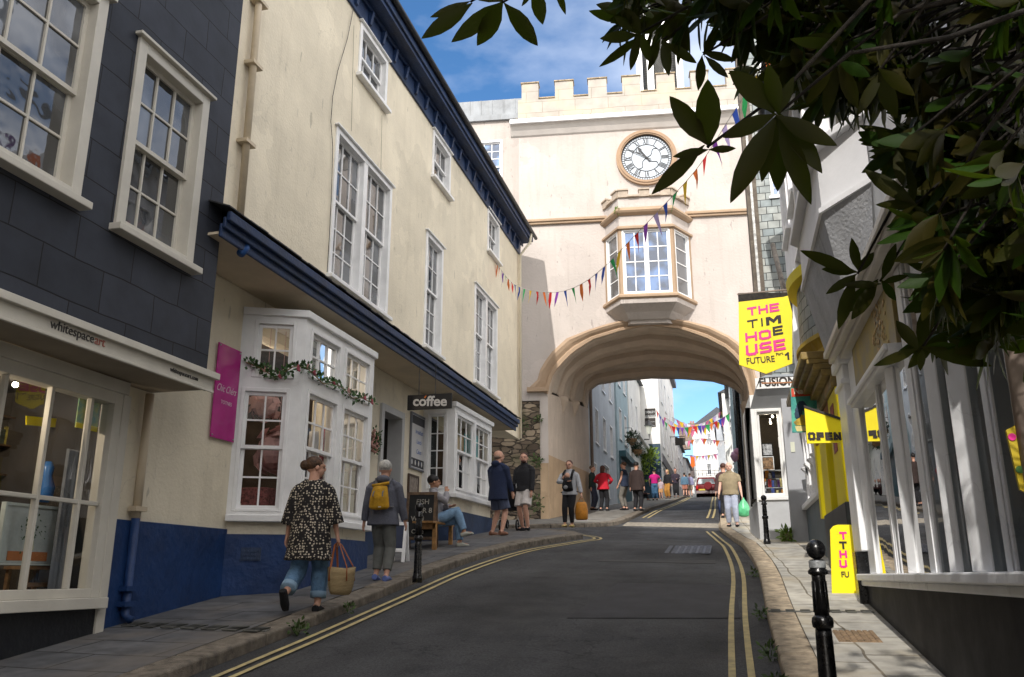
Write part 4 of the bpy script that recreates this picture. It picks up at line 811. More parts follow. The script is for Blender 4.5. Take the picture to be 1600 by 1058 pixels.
# string course, cornice, parapet
zs0 = GF.uz(900, 345)[1]
mb = MB(); mb.box(GF, UL, UR, .003, .10, zs0 - .1, zs0 + .1); mb.box(GF, UL, UR, .101, .15, zs0 - .02, zs0 + .07); mb.build('string_course', tan_paint, gate, bevel=.015)
zc = GF.uz(900, 186, .3)[1]
mb = MB(); u_l = UL - .28
rings = []
for u in (u_l, UR): rings.append([GF.p(u, .002, zc - .42), GF.p(u, .06, zc - .38), GF.p(u, .16, zc - .24), GF.p(u, .24, zc - .12), GF.p(u, .30, zc - .08), GF.p(u, .30, zc + .1), GF.p(u, .002, zc + .1)])
mb.loft(rings); mb.build('cornice', M('white_cornice_paint', (.60, .56, .52), .6, .05), gate)
mb = MB(); mb.box(GF, u_l, UR, .302, .40, zc - .07, zc + .10); mb.build('gutter', white_paint, gate, bevel=.02)
moss = M('mossy_coping', (.25, .22, .1), .95, .5, 25, .8, 30, col2=(.45, .38, .28))
pz0, pz1, pz2 = zc + .12, GF.uz(880, 152, .05)[1], GF.uz(825, 131, .05)[1]
parm = brick('parapet_blocks', (.42, .385, .34), (.385, .35, .31), (.22, .19, .15), 1.15, .42, GA, .008, .5, .3, .9, var=.12, nscale=3, mott=(.5, .42, .3))
mb = MB(); mb.box(GF, UL - .02, UR, -.3, .05, zc + .1, pz1)
mer = [(815, 841), (867, 895.5), (919, 948), (972.5, 1001), (1026, 1055), (1080, 1108), (1136, 1176)]
mu_ = []
for a, b in mer: mu_.append((GF.uz(a, 140, .05)[0], GF.uz(b, 140, .05)[0]))
mb.build('parapet', parm, gate)
for a, b in mu_: mb = MB(); mb.box(GF, a, b, -.3, .05, pz1 + .001, pz2); me_ = mb.build('merlon', parm, gate); mb = MB(); mb.box(GF, a - .03, b + .03, -.33, .09, pz2 + .001, pz2 + .05); mb.build('coping', stone_tan, me_, bevel=.01)
for (a, b), (c, e) in zip(mu_, mu_[1:]): mb = MB(); mb.box(GF, b + .005, c - .005, -.32, .09, pz1 + .001, pz1 + .05); mb.build('coping', stone_tan, gate, bevel=.01)
mb = MB(); mb.box(GF, u_l + .1, UR, .06, .28, zc + .101, zc + .15); rnd = random.Random(8)
for i in range(420):
    u = rnd.uniform(u_l + .2, UR); c = GF.p(u, rnd.uniform(.1, .3), zc + .14); tuft(mb, c, .02, 2, .05, rnd)
mb.build('moss', moss, gate)
# clock
clk = MB(); cu_, cz_ = GF.uz(1010, 246, .06)
rad = (GF.uz(1057, 246)[0] - GF.uz(962, 246)[0]) / 2 
def disc(mb, r0, r1, d0, d1, n=48, cu=None, cz2=None):
    cu = cu_ if cu is None else cu; cz2 = cz_ if cz2 is None else cz2
    for k in range(n):
        a, b = 2 * math.pi * k / n, 2 * math.pi * (k + 1) / n
        def p(r, t, d): return GF.p(cu + r * math.sin(t), d, cz2 + r * math.cos(t))
        mb.q([p(r0, a, d1), p(r1, a, d1), p(r1, b, d1), p(r0, b, d1)])
        mb.q([p(r1, a, d1), p(r1, a, d0), p(r1, b, d0), p(r1, b, d1)])
        if r0 > .001: mb.q([p(r0, a, d1), p(r0, a, d0), p(r0, b, d0), p(r0, b, d1)])
ck = MB(); disc(ck, 0.0005, rad * .84, .0, .03); clock = ck.build('clock', M('white_clock_glass', (.44, .49, .55), .35, .06, 2), gate)
mb = MB(); disc(mb, rad * .84, rad, .0, .12); disc(mb, rad * .88, rad * .93, .12, .15); mb.build('surround', M('clock_tan', (.36, .24, .15), .7, .1), clock)
blk = M('clock_black', (.01, .01, .012), .5)
mb = MB(); disc(mb, rad * .80, rad * .835, .03, .045); disc(mb, rad * .72, rad * .735, .03, .045); disc(mb, rad * .475, rad * .495, .03, .045)
for k in range(60):
    a = 2 * math.pi * k / 60; r0, r1 = rad * .735, rad * .80; w = .009
    p = GF.p(cu_, .036, cz_); U_, Z_ = GF.U, Vector((0, 0, 1)); dr = U_ * math.sin(a) + Z_ * math.cos(a); tn = U_ * math.cos(a) - Z_ * math.sin(a)
    mb.prism([p + dr * r0 - tn * w, p + dr * r1 - tn * w, p + dr * r1 + tn * w, p + dr * r0 + tn * w], GF.N * .005)
for k in range(6):       # curved glazing ribs
    a0 = (R(48), 0, R(128), R(215), 0, R(318))[k]; pts = []
    if k in (0, 2, 3, 5):
        for i in range(9):
            t = i / 8; r = rad * .48 * t; a = a0 + .22 * math.sin(t * math.pi * 2); pts.append(GF.p(cu_ + r * math.sin(a), .04, cz_ + r * math.cos(a)))
        mb.tube(pts, .012, 5)
mb.build('dial_rings', blk, clock)
NUM = ['XII', 'I', 'II', 'III', 'IIII', 'V', 'VI', 'VII', 'VIII', 'IX', 'X', 'XI']
for k, s in enumerate(NUM):
    a = 2 * math.pi * k / 12; mb = MB(); p = GF.p(cu_, .038, cz_); dr = GF.U * math.sin(a) + Vector((0, 0, 1)) * math.cos(a); tn = GF.U * math.cos(a) - Vector((0, 0, 1)) * math.sin(a)
    if 'V' in s[1:] or s in ('V', 'VI', 'VII', 'VIII'): pass
    w = {'I': .045, 'V': .11, 'X': .11}; tot = sum(w[c] for c in s); x = -tot / 2; h = rad * .105; c0 = rad * .61
    def bar(x0, y0, x1, y1, t):
        A_ = p + tn * x0 + dr * (c0 + y0); B_ = p + tn * x1 + dr * (c0 + y1); n_ = tn * t; mb.prism([A_ - n_, A_ + n_, B_ + n_, B_ - n_], GF.N * .006)
    for c in s:
        m_ = x + w[c] / 2
        if c == 'I': bar(m_, -h, m_, h, .011)
        elif c == 'V': bar(m_ - .04, h, m_, -h, .013); bar(m_ + .04, h, m_, -h, .007)
        else: bar(m_ - .04, h, m_ + .04, -h, .013); bar(m_ + .04, h, m_ - .04, -h, .007)
        x += w[c]
    mb.build('numeral', blk, clock)
for nm, ang, l, w in (('hour_hand', R(325), .5, .028), ('minute_hand', R(299), .72, .018)):
    mb = MB(); p = GF.p(cu_, .06 if nm[0] == 'h' else .075, cz_); dr = GF.U * math.sin(ang) + Vector((0, 0, 1)) * math.cos(ang); tn = GF.U * math.cos(ang) - Vector((0, 0, 1)) * math.sin(ang); l *= rad
    mb.prism([p - dr * .18 * rad - tn * w * .7, p - dr * .18 * rad + tn * w * .7, p + tn * w, p + dr * l * .62 + tn * w * .8, p + dr * l * .68 + tn * w * (2.2 if nm[0] == 'h' else 1), p + dr * l, p + dr * l * .68 - tn * w * (2.2 if nm[0] == 'h' else 1), p + dr * l * .62 - tn * w * .8, p - tn * w], GF.N * .008)
    mb.build(nm, blk, clock)
# oriel window
OD = .92
uL0, uR0 = GF.uz(945, 400, .05)[0], GF.uz(1080, 400, .05)[0]; uLf, uRf = GF.uz(968, 400, OD)[0], GF.uz(1053, 400, OD)[0]
def oz(y, d=OD): return GF.uz(1010, y, d)[1]
def opl(e, z): return [GF.p(uL0 - e, .003, z), GF.p(uLf - e * .45, OD + e, z), GF.p(uRf + e * .45, OD + e, z), GF.p(uR0 + e, .003, z)]
zsill, zhead, zband, zpar = oz(458), oz(357), oz(333), oz(300)
def ring(mb, prof_):
    R_ = [opl(e, z) for e, z in prof_]
    for a, b in zip(R_, R_[1:]):
        for i in range(3): mb.q([a[i], a[i + 1], b[i + 1], b[i]])
    mb.q(R_[0]); mb.q(R_[-1])
mb = MB(); ring(mb, [(0, zsill - .02), (.07, zsill - .02), (.12, zsill - .08), (.12, zsill - .14), (.05, zsill - .18)]); mb.build('oriel_sill', tan_paint, gate, weld=.001); mb = MB(); ring(mb, [(.0, zhead - .02), (.09, zhead), (.09, zhead + .07), (.02, zhead + .12)]); mb.build('oriel_head', tan_paint, gate, weld=.001); mb = MB(); ring(mb, [(.0, zband - .04), (.1, zband + .02), (.14, zband + .08), (.06, zband + .2), (0, zband + .24)])
mb.build('oriel_moulding', tan_paint, gate)
mb = MB(); ring(mb, [(-.04, zhead + .12), (-.04, zband + .0)]); ori = mb.build('oriel', pink_render, gate, weld=.001)
mb = MB(); ring(mb, [(.04, zsill - .18), (.02, zsill - .32), (-.3, zsill - .52), (-.5, zsill - .7), (-.6, zsill - .71), (-.62, zsill - .8)]); mb.build('corbel', pink_render, ori, weld=.001)
mb = MB(); ring(mb, [(-.03, zband + .24), (-.03, zpar - .16)]); mb.build('parapet', pink_render, ori, weld=.001)
mp_ = opl(.0, 0)
for (A_, B_, n_) in ((mp_[0], mp_[1], 3), (mp_[1], mp_[2], 5), (mp_[2], mp_[3], 3)):
    f = Fr((A_.x, A_.y, 0), (B_ - A_).xy, 1); l = (B_ - A_).length; w_ = l / (n_ * 1.0)
    for k in range(n_):
        hi = (k % 2 == 0)
        if A_ == mp_[1]: hi = k % 2 == 0
        mb = MB(); z0 = zpar - .155; 
        if hi: mb.box(f, k * w_ + .01, (k + 1) * w_ - .01, -.2, .04, z0, zpar + .07); mb.box(f, k * w_ - .01, (k + 1) * w_ + .01, -.22, .08, zpar + .071, zpar + .12)
        else: mb.box(f, k * w_ - .008, (k + 1) * w_ + .008, -.2, .08, z0, z0 + .06)
        mb.build('merlon', M('oriel_merlon', (.46, .38, .30), .85, .15, 5), ori)
for i, (A_, B_) in enumerate(((mp_[0], mp_[1]), (mp_[1], mp_[2]), (mp_[2], mp_[3]))):
    f = Fr((A_.x, A_.y, 0), (B_ - A_).xy, 1); l = (B_ - A_).length
    mb = MB(); mb.box(f, 0, .09, -.1, .01, zsill - .02, zhead); mb.box(f, l - .09, l, -.1, .01, zsill - .02, zhead); mb.build('oriel_post', tan_paint, ori)
    if i == 1: window(ori, f, .09, l - .09, zsill, zhead - .0, 0, .06, .0, .05, 2, 2, (4, 0), white_paint, glass_dark('blue_sky_glass', .05, (.012, .03, .07)), sill=0, mull=.06, bar=.03)
    else: window(ori, f, .1, l - .1, zsill, zhead, 0, .06, .0, .05, 1, 1, (4, 0), white_paint, oldglass, sill=0, bar=.03)
# left wing with lead parapet
LW = Fr(tuple((GF.p(0, -1.1, 0)).xy), (math.cos(GA), math.sin(GA)), 1)
zl0, zl1 = LW.uz(770, 190)[1], LW.uz(770, 158)[1]; wl = LW.uz(745, 222) + LW.uz(784, 290)
mb = MB(); mb.wall(LW, -6, UL + .02, 5, zl0, [(LW.uz(741, 250)[0], LW.uz(783, 250)[0], LW.uz(770, 300)[1], LW.uz(770, 222)[1])], .2); mb.build('wing_wall', pink_render, gate)
window(gate, LW, LW.uz(741, 250)[0] - .05, LW.uz(783, 250)[0] + .05, LW.uz(770, 300)[1], LW.uz(770, 220)[1], 0, .07, .03, .05, 1, 3, (3, 3), white_paint, glass_dark('sky_glass', .1, (.03, .06, .12)))
mb = MB(); mb.box(LW, -6, UL - .0, -.2, .12, zl0, zl0 + .22); mb.box(LW, -6, UL - .0, -.2, .06, zl0 + .221, zl1); k = -6
while k < UL: mb.box(LW, k, k + .03, .0605, .08, zl0 + .22, zl1); k += .42
mb.build('lead_parapet', lead, gate)
# bell lantern on the roof
cupY = g0.y + 3.2
c0 = PY(1036, 130, cupY); cl_ = PY(993, 130, cupY).x; crr = PY(1072, 130, cupY).x; rc = (crr - cl_) / 2
mb = MB(); cc = Vector(((cl_ + crr) / 2, cupY, 0)); zb_c = ZT; zt_c = PY(1036, 40, cupY).z
lan = thing('bell_lantern', 'white timber bell lantern with dark mesh openings on the gate roof behind the battlements', 'lantern', (cc.x, cc.y, ZT))
mb.lathe([(rc * 1.1, ZT + .01), (rc * 1.1, ZT + 1.0), (rc * .9, ZT + 1.15)], cc, 8); mb.build('base', lead, lan)
for k in range(8):
    a = math.pi / 8 + k * math.pi / 4; x, y = cc.x + rc * .85 * math.cos(a), cc.y + rc * .85 * math.sin(a)
    mb = MB(); mb.box(ID, x - .12, x + .12, y - .12, y + .12, ZT + 1.1, zt_c); mb.build('post', white_paint, lan, bevel=.01)
mb = MB(); mb.lathe([(rc * .7, ZT + 1.1), (rc * .7, zt_c)], cc, 8); mb.build('mesh', brick('mesh', (.01, .01, .01), (.012, .012, .012), (.12, .12, .11), .07, .05, 0, .012), lan)
mb = MB(); mb.lathe([(rc * 1.15, zt_c), (rc * 1.2, zt_c + .2), (rc * 1.0, zt_c + .3)], cc, 8); mb.build('cornice', white_paint, lan)
mb = MB(); mb.lathe([(rc * 1.1, zt_c + .3), (rc * 1.0, zt_c + .8), (rc * .6, zt_c + 1.4), (rc * .1, zt_c + 1.8), (.02, zt_c + 2.6)], cc, 16); mb.build('dome', lead, lan, True)
# ================================================================ RIGHT SIDE: near white shop
yellow = MATS['yellow_paint']; magenta = M('magenta_ink', (.72, .02, .25), .5, .04); nearblack = M('near_black_ink', (.02, .015, .012), .6)
FRt = Fr((1.33, 0, 0), (0, 1), -1)
ws = thing('white_shop', 'near white shop on the right with V shaped window posts and black plinth', 'shop', (2, 7, gz(1.4, 7)))
grey_white = M('cool_white_paint', (.84, .85, .86), .4, .06, 3, .06, 50, streak=.12)
mb = MB(); mb.box(FRt, 3.6, 9.95, -.3, 0, -.5, 1.40); mb.build('plinth', M('black_plinth', (.006, .006, .008), .6, .4, 3, .15, 6, col2=(.012, .012, .014), spec=.2), ws)
mb = MB(); mb.box(FRt, 9.95, 10.19, -.2, .08, .6, 1.75); mb.build('plinth_block', black_gloss, ws, bevel=.01)
mb = MB(); mb.box(FRt, 3.6, 9.98, -.25, .09, 1.455, 1.52); mb.box(FRt, 3.6, 9.95, -.25, .05, 1.401, 1.455); mb.build('sill', grey_white, ws, bevel=.012)
# far pilaster with capital
mb = MB(); mb.box(FRt, 9.62, 10.18, -.2, .06, 1.75, 3.72); mb.box(FRt, 9.2, 9.62, -.2, .0, 1.52, 3.72); pil = mb.build('pilaster', grey_white, ws, bevel=.012)
mb = MB(); mb.box(FRt, 9.59, 10.2, -.2, .09, 3.5, 3.56); mb.box(FRt, 9.56, 10.22, -.2, .1, 3.72, 3.84); mb.build('capital', grey_white, pil, bevel=.015)
# window posts
posts = [(8.13, .15, 0), (7.40, .18, 1), (6.66, .30, 0), (6.02, .20, 1), (5.40, .28, 2), (4.90, .16, 0), (4.42, .2, 0)]
for y, w, kind in posts:
    top = 3.15 if y > 6.9 else 3.75
    mb = MB()
    if kind: # diamond plan post: both splayed faces seen from the street
        pr_ = [(y - w / 2, -.14), (y - w / 2, -.02), (y, .03 if kind == 1 else .05), (y + w / 2, -.02), (y + w / 2, -.14)]
        mb.prism([FRt.p(u, d, 1.52) for u, d in pr_], (0, 0, top - 1.52))
    else:
        mb.box(FRt, y - w / 2, y + w / 2, -.14, -.015, 1.52, top); mb.box(FRt, y - w * .28, y + w * .28, -.014, -.004, 1.52, top)
    mb.build('post', grey_white, ws, bevel=.008)
mb = MB(); mb.box(FRt, 6.9, 9.19, -.14, .07, 3.15, 3.24); mb.box(FRt, 6.9, 9.22, .07, .1, 3.19, 3.24); mb.build('transom', grey_white, ws, bevel=.008)
goldp = M('gold_streaked_paint', (.5, .36, .03), .5, .5, 2.2, col2=(.20, .19, .17))
mb = MB(); mb.box(FRt, 6.9, 9.19, -.14, -.0, 3.241, 3.76); mb.build('fascia_panel', goldp, ws)
gold = M('gold_leaf', (.55, .36, .12), .35, .3, 20, metal=.5)
mb = MB(); rnd = random.Random(3)
for i in range(70):
    u = rnd.uniform(7.2, 7.9); z = rnd.uniform(3.3, 3.74); c = FRt.p(u, .006, z); mb.ell(c, (.004, .02, .02), 6, 4)
mb.build('gilded_ornament', gold, ws)
mb = MB(); mb.box(FRt, 3.4, 9.95, -.14, .08, 3.761, 3.84); mb.box(FRt, 3.4, 9.95, .08, .15, 3.80, 3.90); mb.box(FRt, 3.4, 9.95, .15, .2, 3.86, 3.93); mb.build('cornice', M('shadowed_cornice_paint', (.66, .63, .58), .5, .1), ws, bevel=.01)
mb = MB(); a, b = 3.7, 9.19
mb.q([FRt.p(a, -.03, 1.5), FRt.p(b, -.03, 1.5), FRt.p(b, -.03, 3.76), FRt.p(a, -.03, 3.76)]); mb.build('pane', glass_clear('dim_shop_glass', (.5, .53, .54), .02, 1.02), ws)
mb = MB()
for pts in ([(a, -2, 1.5), (b, -2, 1.5), (b, -2, 3.8), (a, -2, 3.8)], [(a, -.15, 1.5), (b, -.15, 1.5), (b, -2, 1.5), (a, -2, 1.5)], [(a, -.15, 3.8), (b, -.15, 3.8), (b, -2, 3.8), (a, -2, 3.8)], [(a, -.15, 1.5), (a, -2, 1.5), (a, -2, 3.8), (a, -.15, 3.8)], [(b, -.15, 1.5), (b, -2, 1.5), (b, -2, 3.8), (b, -.15, 3.8)]): mb.q([FRt.p(*p) for p in pts])
mb.build('shop_room', MATS['gallery_interior'], ws)
# display goods inside
t = thing('teal_banner', 'tall teal banner with a pink spot behind the white shop posts', 'banner', tuple(FRt.p(7.2, -.3, 1.5)))
mb = MB(); mb.box(FRt, 7.0, 7.32, -.3, -.28, 1.6, 3.0); mb.build('cloth', M('teal_cloth', (.0, .17, .22), .7, .2), t); mb = MB(); mb.ell(FRt.p(7.2, -.27, 2.2), (.01, .07, .05)); mb.build('pink_spot', magenta, t)
t = thing('shop_houseplant', 'leafy houseplant behind the glass of the white shop', 'plant', tuple(FRt.p(6.0, -.6, 1.5)))
mb = MB(); tuft(mb, FRt.p(5.95, -.5, 2.2), .4, 90, .2, random.Random(5)); mb.build('leaves', M('yellow_green_leaf', (.14, .2, .03), .5, .3, 10), t); mb = MB(); mb.lathe([(.1, 0), (.14, .25)], FRt.p(5.95, -.5, 1.5), 12); mb.build('pot', M('terracotta', (.4, .15, .07), .8), t); mb = MB(); mb.tube([FRt.p(5.95, -.5, 1.7), FRt.p(5.95, -.5, 2.3)], .012, 5); mb.build('stem', wood, t)
t = thing('yellow_window_card', 'small yellow card in the upper pane of the white shop', 'card', tuple(FRt.p(8.1, -.15, 2.7))); mb = MB(); mb.box(FRt, 7.85, 8.1, -.16, -.15, 2.72, 3.0); mb.build('card', yellow, t)
t = thing('round_window_badge', 'round cream badge at the top of the white shop window', 'badge', tuple(FRt.p(7.75, -.12, 2.9))); mb = MB(); mb.tube([FRt.p(7.85, -.07, 3.0), FRt.p(7.85, -.05, 3.0)], .1, 20); mb.build('disc', M('cream_badge', (.5, .45, .28), .6, .4, 20), t)
rnd = random.Random(6)
cols_ = [(.5, .05, .2), (.6, .4, .05), (.05, .1, .3), (.5, .5, .48), (.3, .1, .05)]
for i in range(8):
    y = rnd.uniform(4.6, 8.8); h = rnd.uniform(.12, .35); mb = MB(); c = FRt.p(y, -rnd.uniform(.3, .7), 1.5); mb.lathe([(.05, 0), (.08, h * .3), (.05, h * .7), (.06, h)], c, 12)
    setp(mb.build('pot', M('pot_glaze_%d' % (i % 5), cols_[i % 5], .4), smooth=True), 'small glazed pot on display behind the glass of the white shop', 'pot', 'pots displayed in the white shop')
slatehung0 = brick('dark_hung_slate', (.10, .12, .13), (.16, .17, .17), (.02, .022, .022), .24, .17, R(90), .009, .5, .8, .6, var=.28, nscale=4)
# upper storey with canted oriel and coved soffit
stucco_grey = M('grey_stucco', (.44, .45, .47), .85, .12, 3, .5, 30, streak=.3)
wcrisp = M('crisp_white_render', (.78, .78, .79), .6, .05, 2, .1, 20)
mb = MB(); mb.wall(FRt, 3.4, 10.9, 7.6, 12, [(4.0, 5.2, 8.6, 10.4), (7.2, 8.4, 8.6, 10.4)], .15, d=-.05); mb.build('slate_storey', slatehung0, ws)
for u_ in (3.95, 7.15): window(ws, FRt, u_, u_ + 1.3, 8.55, 10.45, -.05, .1, .03, .06, 1, 3, (2, 2))
mb = MB(); mb.wall(FRt, 3.4, 10.9, 3.93, 7.6, [(4.0, 5.2, 5.4, 7.2)], .15, d=-.05); mb.q([FRt.p(10.9, -.05, 3.8), FRt.p(10.9, -4, 3.8), FRt.p(10.9, -4, 12), FRt.p(10.9, -.05, 12)]); mb.q([FRt.p(3.4, -.05, -.5), FRt.p(3.4, -4, -.5), FRt.p(3.4, -4, 12), FRt.p(3.4, -.05, 12)]); mb.build('upper_wall', grey_white, ws)
window(ws, FRt, 3.95, 5.25, 5.35, 7.25, -.05, .1, .03, .06, 1, 3, (2, 2))
OP = [(1.37, 7.35), (1.02, 7.95), (1.02, 10.3), (1.37, 10.85)]
oc = MB(); segs_ = list(zip(OP, OP[1:]))
for (x0, y0), (x1, y1) in segs_:
    oc.q([Vector((x0, y0, 4.85)), Vector((x1, y1, 4.85)), Vector((x1, y1, 5.42)), Vector((x0, y0, 5.42))])
orl = oc.build('oriel', wcrisp, ws)
def cant(d): return [(1.37, 7.35 - d), (1.02 - d, 7.95 - d * .5), (1.02 - d, 10.3 + d * .5), (1.37, 10.85 + d)]
mb = MB(); mb.prism([Vector((x, y, 5.42)) for x, y in cant(.1)], (0, 0, .08)); mb.build('oriel_ledge', wcrisp, orl, bevel=.01)
mb = MB(); mb.prism([Vector((x, y, 4.8)) for x, y in cant(.03)], (0, 0, .05)); mb.build('oriel_bead', wcrisp, orl)
for (x0, y0), (x1, y1) in segs_:
    f = Fr((x0, y0, 0), (x1 - x0, y1 - y0), -1); l = math.hypot(x1 - x0, y1 - y0)
    n_ = 1 if l < 1 else 3
    for k in range(n_): window(orl, f, l * k / n_, l * (k + 1) / n_, 5.5, 7.0, 0, .06, .01, .04, 1, 2, (2, 2), white_paint, oldglass, sill=0)
mb = MB(); mb.prism([Vector((x, y, 7.0)) for x, y in cant(.16)], (0, 0, .2)); mb.build('oriel_roof', lead, orl)
sof = MB(); low = [(1.35, 7.6), (1.2, 8.2), (1.2, 10.2), (1.35, 10.6)]
for i in range(3): sof.q([Vector((*OP[i], 4.8)), Vector((*OP[i + 1], 4.8)), Vector((*low[i + 1], 3.94)), Vector((*low[i], 3.94))])
sof.build('coved_soffit', stucco_grey, ws)
mb = MB(); mb.hexa([Vector((1.0, 3.2, 12)), Vector((4.8, 3.2, 14)), Vector((4.8, 11, 14)), Vector((1.0, 11, 12)), Vector((1.0, 3.2, 12.15)), Vector((4.8, 3.2, 14.15)), Vector((4.8, 11, 14.15)), Vector((1.0, 11, 12.15))]); mb.build('roof', slate_grey, ws)
mb = MB(); mb.tube([(1.02, 3.2, 12.05), (1.02, 11, 12.05)], .07, 8); mb.build('gutter', gut, ws, True)
# dark column and sign at the frame edge
mb = MB(); q = FRt.p(4.15, .02, 1.5); mb.tube([FRt.p(4.12, .06, 1.5), FRt.p(4.05, .06, 3.4), FRt.p(3.98, .06, 3.9)], .05, 10); mb.build('downpipe', M('brown_pipe', (.30, .24, .2), .5, .2), ws, True)
t = thing('yellow_corner_sign', 'dim yellow sign with red and green dots hanging at the right edge', 'sign', (1.25, 4.1, 1.9))
q = [PY(*p, 4.1) for p in ((1572, 672), (1660, 625), (1660, 800), (1594, 765))]; mb = MB(); mb.prism(q, (0, .02, 0)); mb.build('board', M('dim_yellow', (.5, .37, .01), .6, .1), t)
for x, y, c in ((1581, 683, 'magenta_ink'), (1593, 734, 'sign_green'), (1597, 690, 'magenta_ink')): mb = MB(); p = PY(x, y, 4.1); mb.tube([p, p + Vector((0, -.006, 0))], .016, 12); mb.build('dot', MATS[c] if c in MATS else M(c, (.05, .15, .03), .6), t)
mb = MB(); mb.tube([PY(1660, 640, 4.11), Vector((1.5, 4.12, PY(1660, 640, 4.11).z))], .01, 6); mb.build('bracket', black_gloss, t)
# ================================================================ yellow shop
YX = 1.40; FY = Fr((YX, 0, 0), (0, 1), -1)
ys_ = thing('yellow_shop', 'narrow yellow painted shop with a slate hung bow above its door', 'shop', (2, 12.6, gz(1.4, 12.6)))
slatehung = brick('hung_slate', (.20, .23, .235), (.33, .34, .32), (.03, .035, .035), .24, .17, R(90), .009, .5, .8, .6, var=.28, nscale=4)
slatefront = brick('hung_slate_front', (.20, .235, .24), (.36, .37, .34), (.04, .045, .045), .27, .19, 0, .010, .5, .8, .6, var=.28, nscale=4)
for a, b in ((10.95, 11.85), (12.6, 13.4), (14.0, 14.25)):
    mb = MB(); mb.box(FY, a, b, -.15, .06, 2.35, 3.75); mb.build('pilaster', yellow, ys_, bevel=.01)
mb = MB(); mb.box(FY, 10.95, 13.5, -.15, .08, gz(1.4, 12) - .3, 2.35); mb.build('plinth', M('dark_grey_plinth', (.035, .04, .045), .5, .2), ys_, bevel=.01)
mb = MB(); mb.box(FY, 11.85, 12.6, -.5, -.4, 2.2, 3.75); mb.build('door', M('dark_brown_door', (.06, .045, .02), .5, .3), ys_)
for z in (2.6, 3.05): mb = MB(); mb.box(FY, 12.05, 12.15, -.39, -.37, z, z + .22); mb.build('door_notice', M('notice_paper', (.35, .3, .28), .7, .4, 30), ys_)
mb = MB(); mb.wall(FY, 10.9, 14.3, 3.7, 8.4, [(11.6, 13.4, 5.9, 7.6)], .15, d=-.04); mb.q([FY.p(14.3, -.04, 1.5), FY.p(14.3, -3, 1.5), FY.p(14.3, -3, 8.4), FY.p(14.3, -.04, 8.4)]); mb.build('wall', slatehung, ys_)
window(ys_, FY, 11.55, 13.45, 5.85, 7.65, -.04, .09, .03, .06, 2, 3, (2, 2))
brownm = M('brown_gilt_moulding', (.13, .09, .035), .4, .5, 5, .1, 30, col2=(.32, .22, .05))
mb = MB()
for i, (d0, d1, z0, z1) in enumerate(((0, .1, 3.76, 3.9), (.0, .2, 3.901, 3.99), (0, .29, 3.991, 4.06), (0, .36, 4.061, 4.12), (0, .42, 4.121, 4.22))): mb.box(FY, 10.98, 14.3 - .02 * i, d0, d1, z0, z1)
mb.build('cornice', brownm, ys_, bevel=.012)
mb = MB(); mb.box(FY, 11.1, 14.2, .02, .05, 3.45, 3.75); mb.build('fascia_board', M('rust_board', (.35, .14, .05), .7, .3, 6), ys_)
mb = MB(); p = FY.p(11.3, .061, 3.2); mb.box(FY, 11.25, 11.6, .061, .07, 3.0, 3.6); mb.build('wall_poster', M('red_flower_poster', (.55, .06, .04), .6, .6, 9, col2=(.03, .08, .1)), ys_)
def arc(yc, hl, pr, n=14): return [(YX + .04 - pr * (1 - (2 * k / n - 1) ** 2), yc + hl * (2 * k / n - 1)) for k in range(n + 1)]
def arcband(mb, pr0, z0, pr1, z1, yc=12.45, hl=1.25):
    A_, B_ = arc(yc, hl * (1 + (pr0 - .35) * .3), pr0), arc(yc, hl * (1 + (pr1 - .35) * .3), pr1)
    for i in range(len(A_) - 1): mb.q([Vector((*A_[i], z0)), Vector((*A_[i + 1], z0)), Vector((*B_[i + 1], z1)), Vector((*B_[i], z1))])
mb = MB(); arcband(mb, .32, 4.62, .30, 5.47); bow = mb.build('slate_bow', slatehung, ys_, smooth=True)
mb = MB(); arcband(mb, .32, 4.6, .38, 4.6); arcband(mb, .38, 4.6, .38, 4.54); arcband(mb, .38, 4.54, .25, 4.42); arcband(mb, .25, 4.42, .22, 4.25); mb.build('bow_soffit', M('mustard_paint', (.42, .28, .01), .5, .2), bow)
mb = MB(); arcband(mb, .30, 5.47, .42, 5.5); arcband(mb, .42, 5.5, .44, 5.64); arcband(mb, .44, 5.64, .0, 5.68); mb.build('bow_cap', yellow, bow)
mb = MB(); mb.hexa([Vector((1.1, 10.9, 8.4)), Vector((4.5, 10.9, 10.4)), Vector((4.5, 14.4, 10.4)), Vector((1.1, 14.4, 8.4)), Vector((1.1, 10.9, 8.52)), Vector((4.5, 10.9, 10.52)), Vector((4.5, 14.4, 10.52)), Vector((1.1, 14.4, 8.52))]); mb.build('roof', slate_grey, ys_)
# ================================================================ white house with panelled ground floor, beyond the yellow shop
F2 = Fr((1.5, 0, 0), (0, 1), -1)
wh = thing('white_house', 'tall white house with ledge and dark plinth between the yellow and the corner shop', 'house', (2.2, 16, gz(1.5, 16)))
mb = MB(); mb.wall(F2, 14.32, 18.3, 2.0, 10.6, [(14.8, 15.9, 5.5, 7.2), (16.5, 17.6, 5.5, 7.2), (14.8, 15.9, 8.2, 9.7), (16.5, 17.6, 8.2, 9.7)], .15); mb.q([F2.p(18.3, 0, 2), F2.p(18.3, -3, 2), F2.p(18.3, -3, 10.6), F2.p(18.3, 0, 10.6)]); mb.q([F2.p(14.32, 0, 2), F2.p(14.32, -3, 2), F2.p(14.32, -3, 10.6), F2.p(14.32, 0, 10.6)]); mb.build('wall', wcrisp, wh)
for a, c in ((14.75, 5.45), (16.45, 5.45), (14.75, 8.15), (16.45, 8.15)): window(wh, F2, a, a + 1.2, c, c + (1.8 if c < 6 else 1.6), 0, .08, .03, .05, 1, 3, (2, 2))
mb = MB(); mb.box(F2, 14.3, 18.28, .002, .06, gz(1.5, 16) - .5, 2.75); mb.build('plinth', M('slate_blue_plinth', (.10, .13, .15), .6, .2, 3, .2), wh)
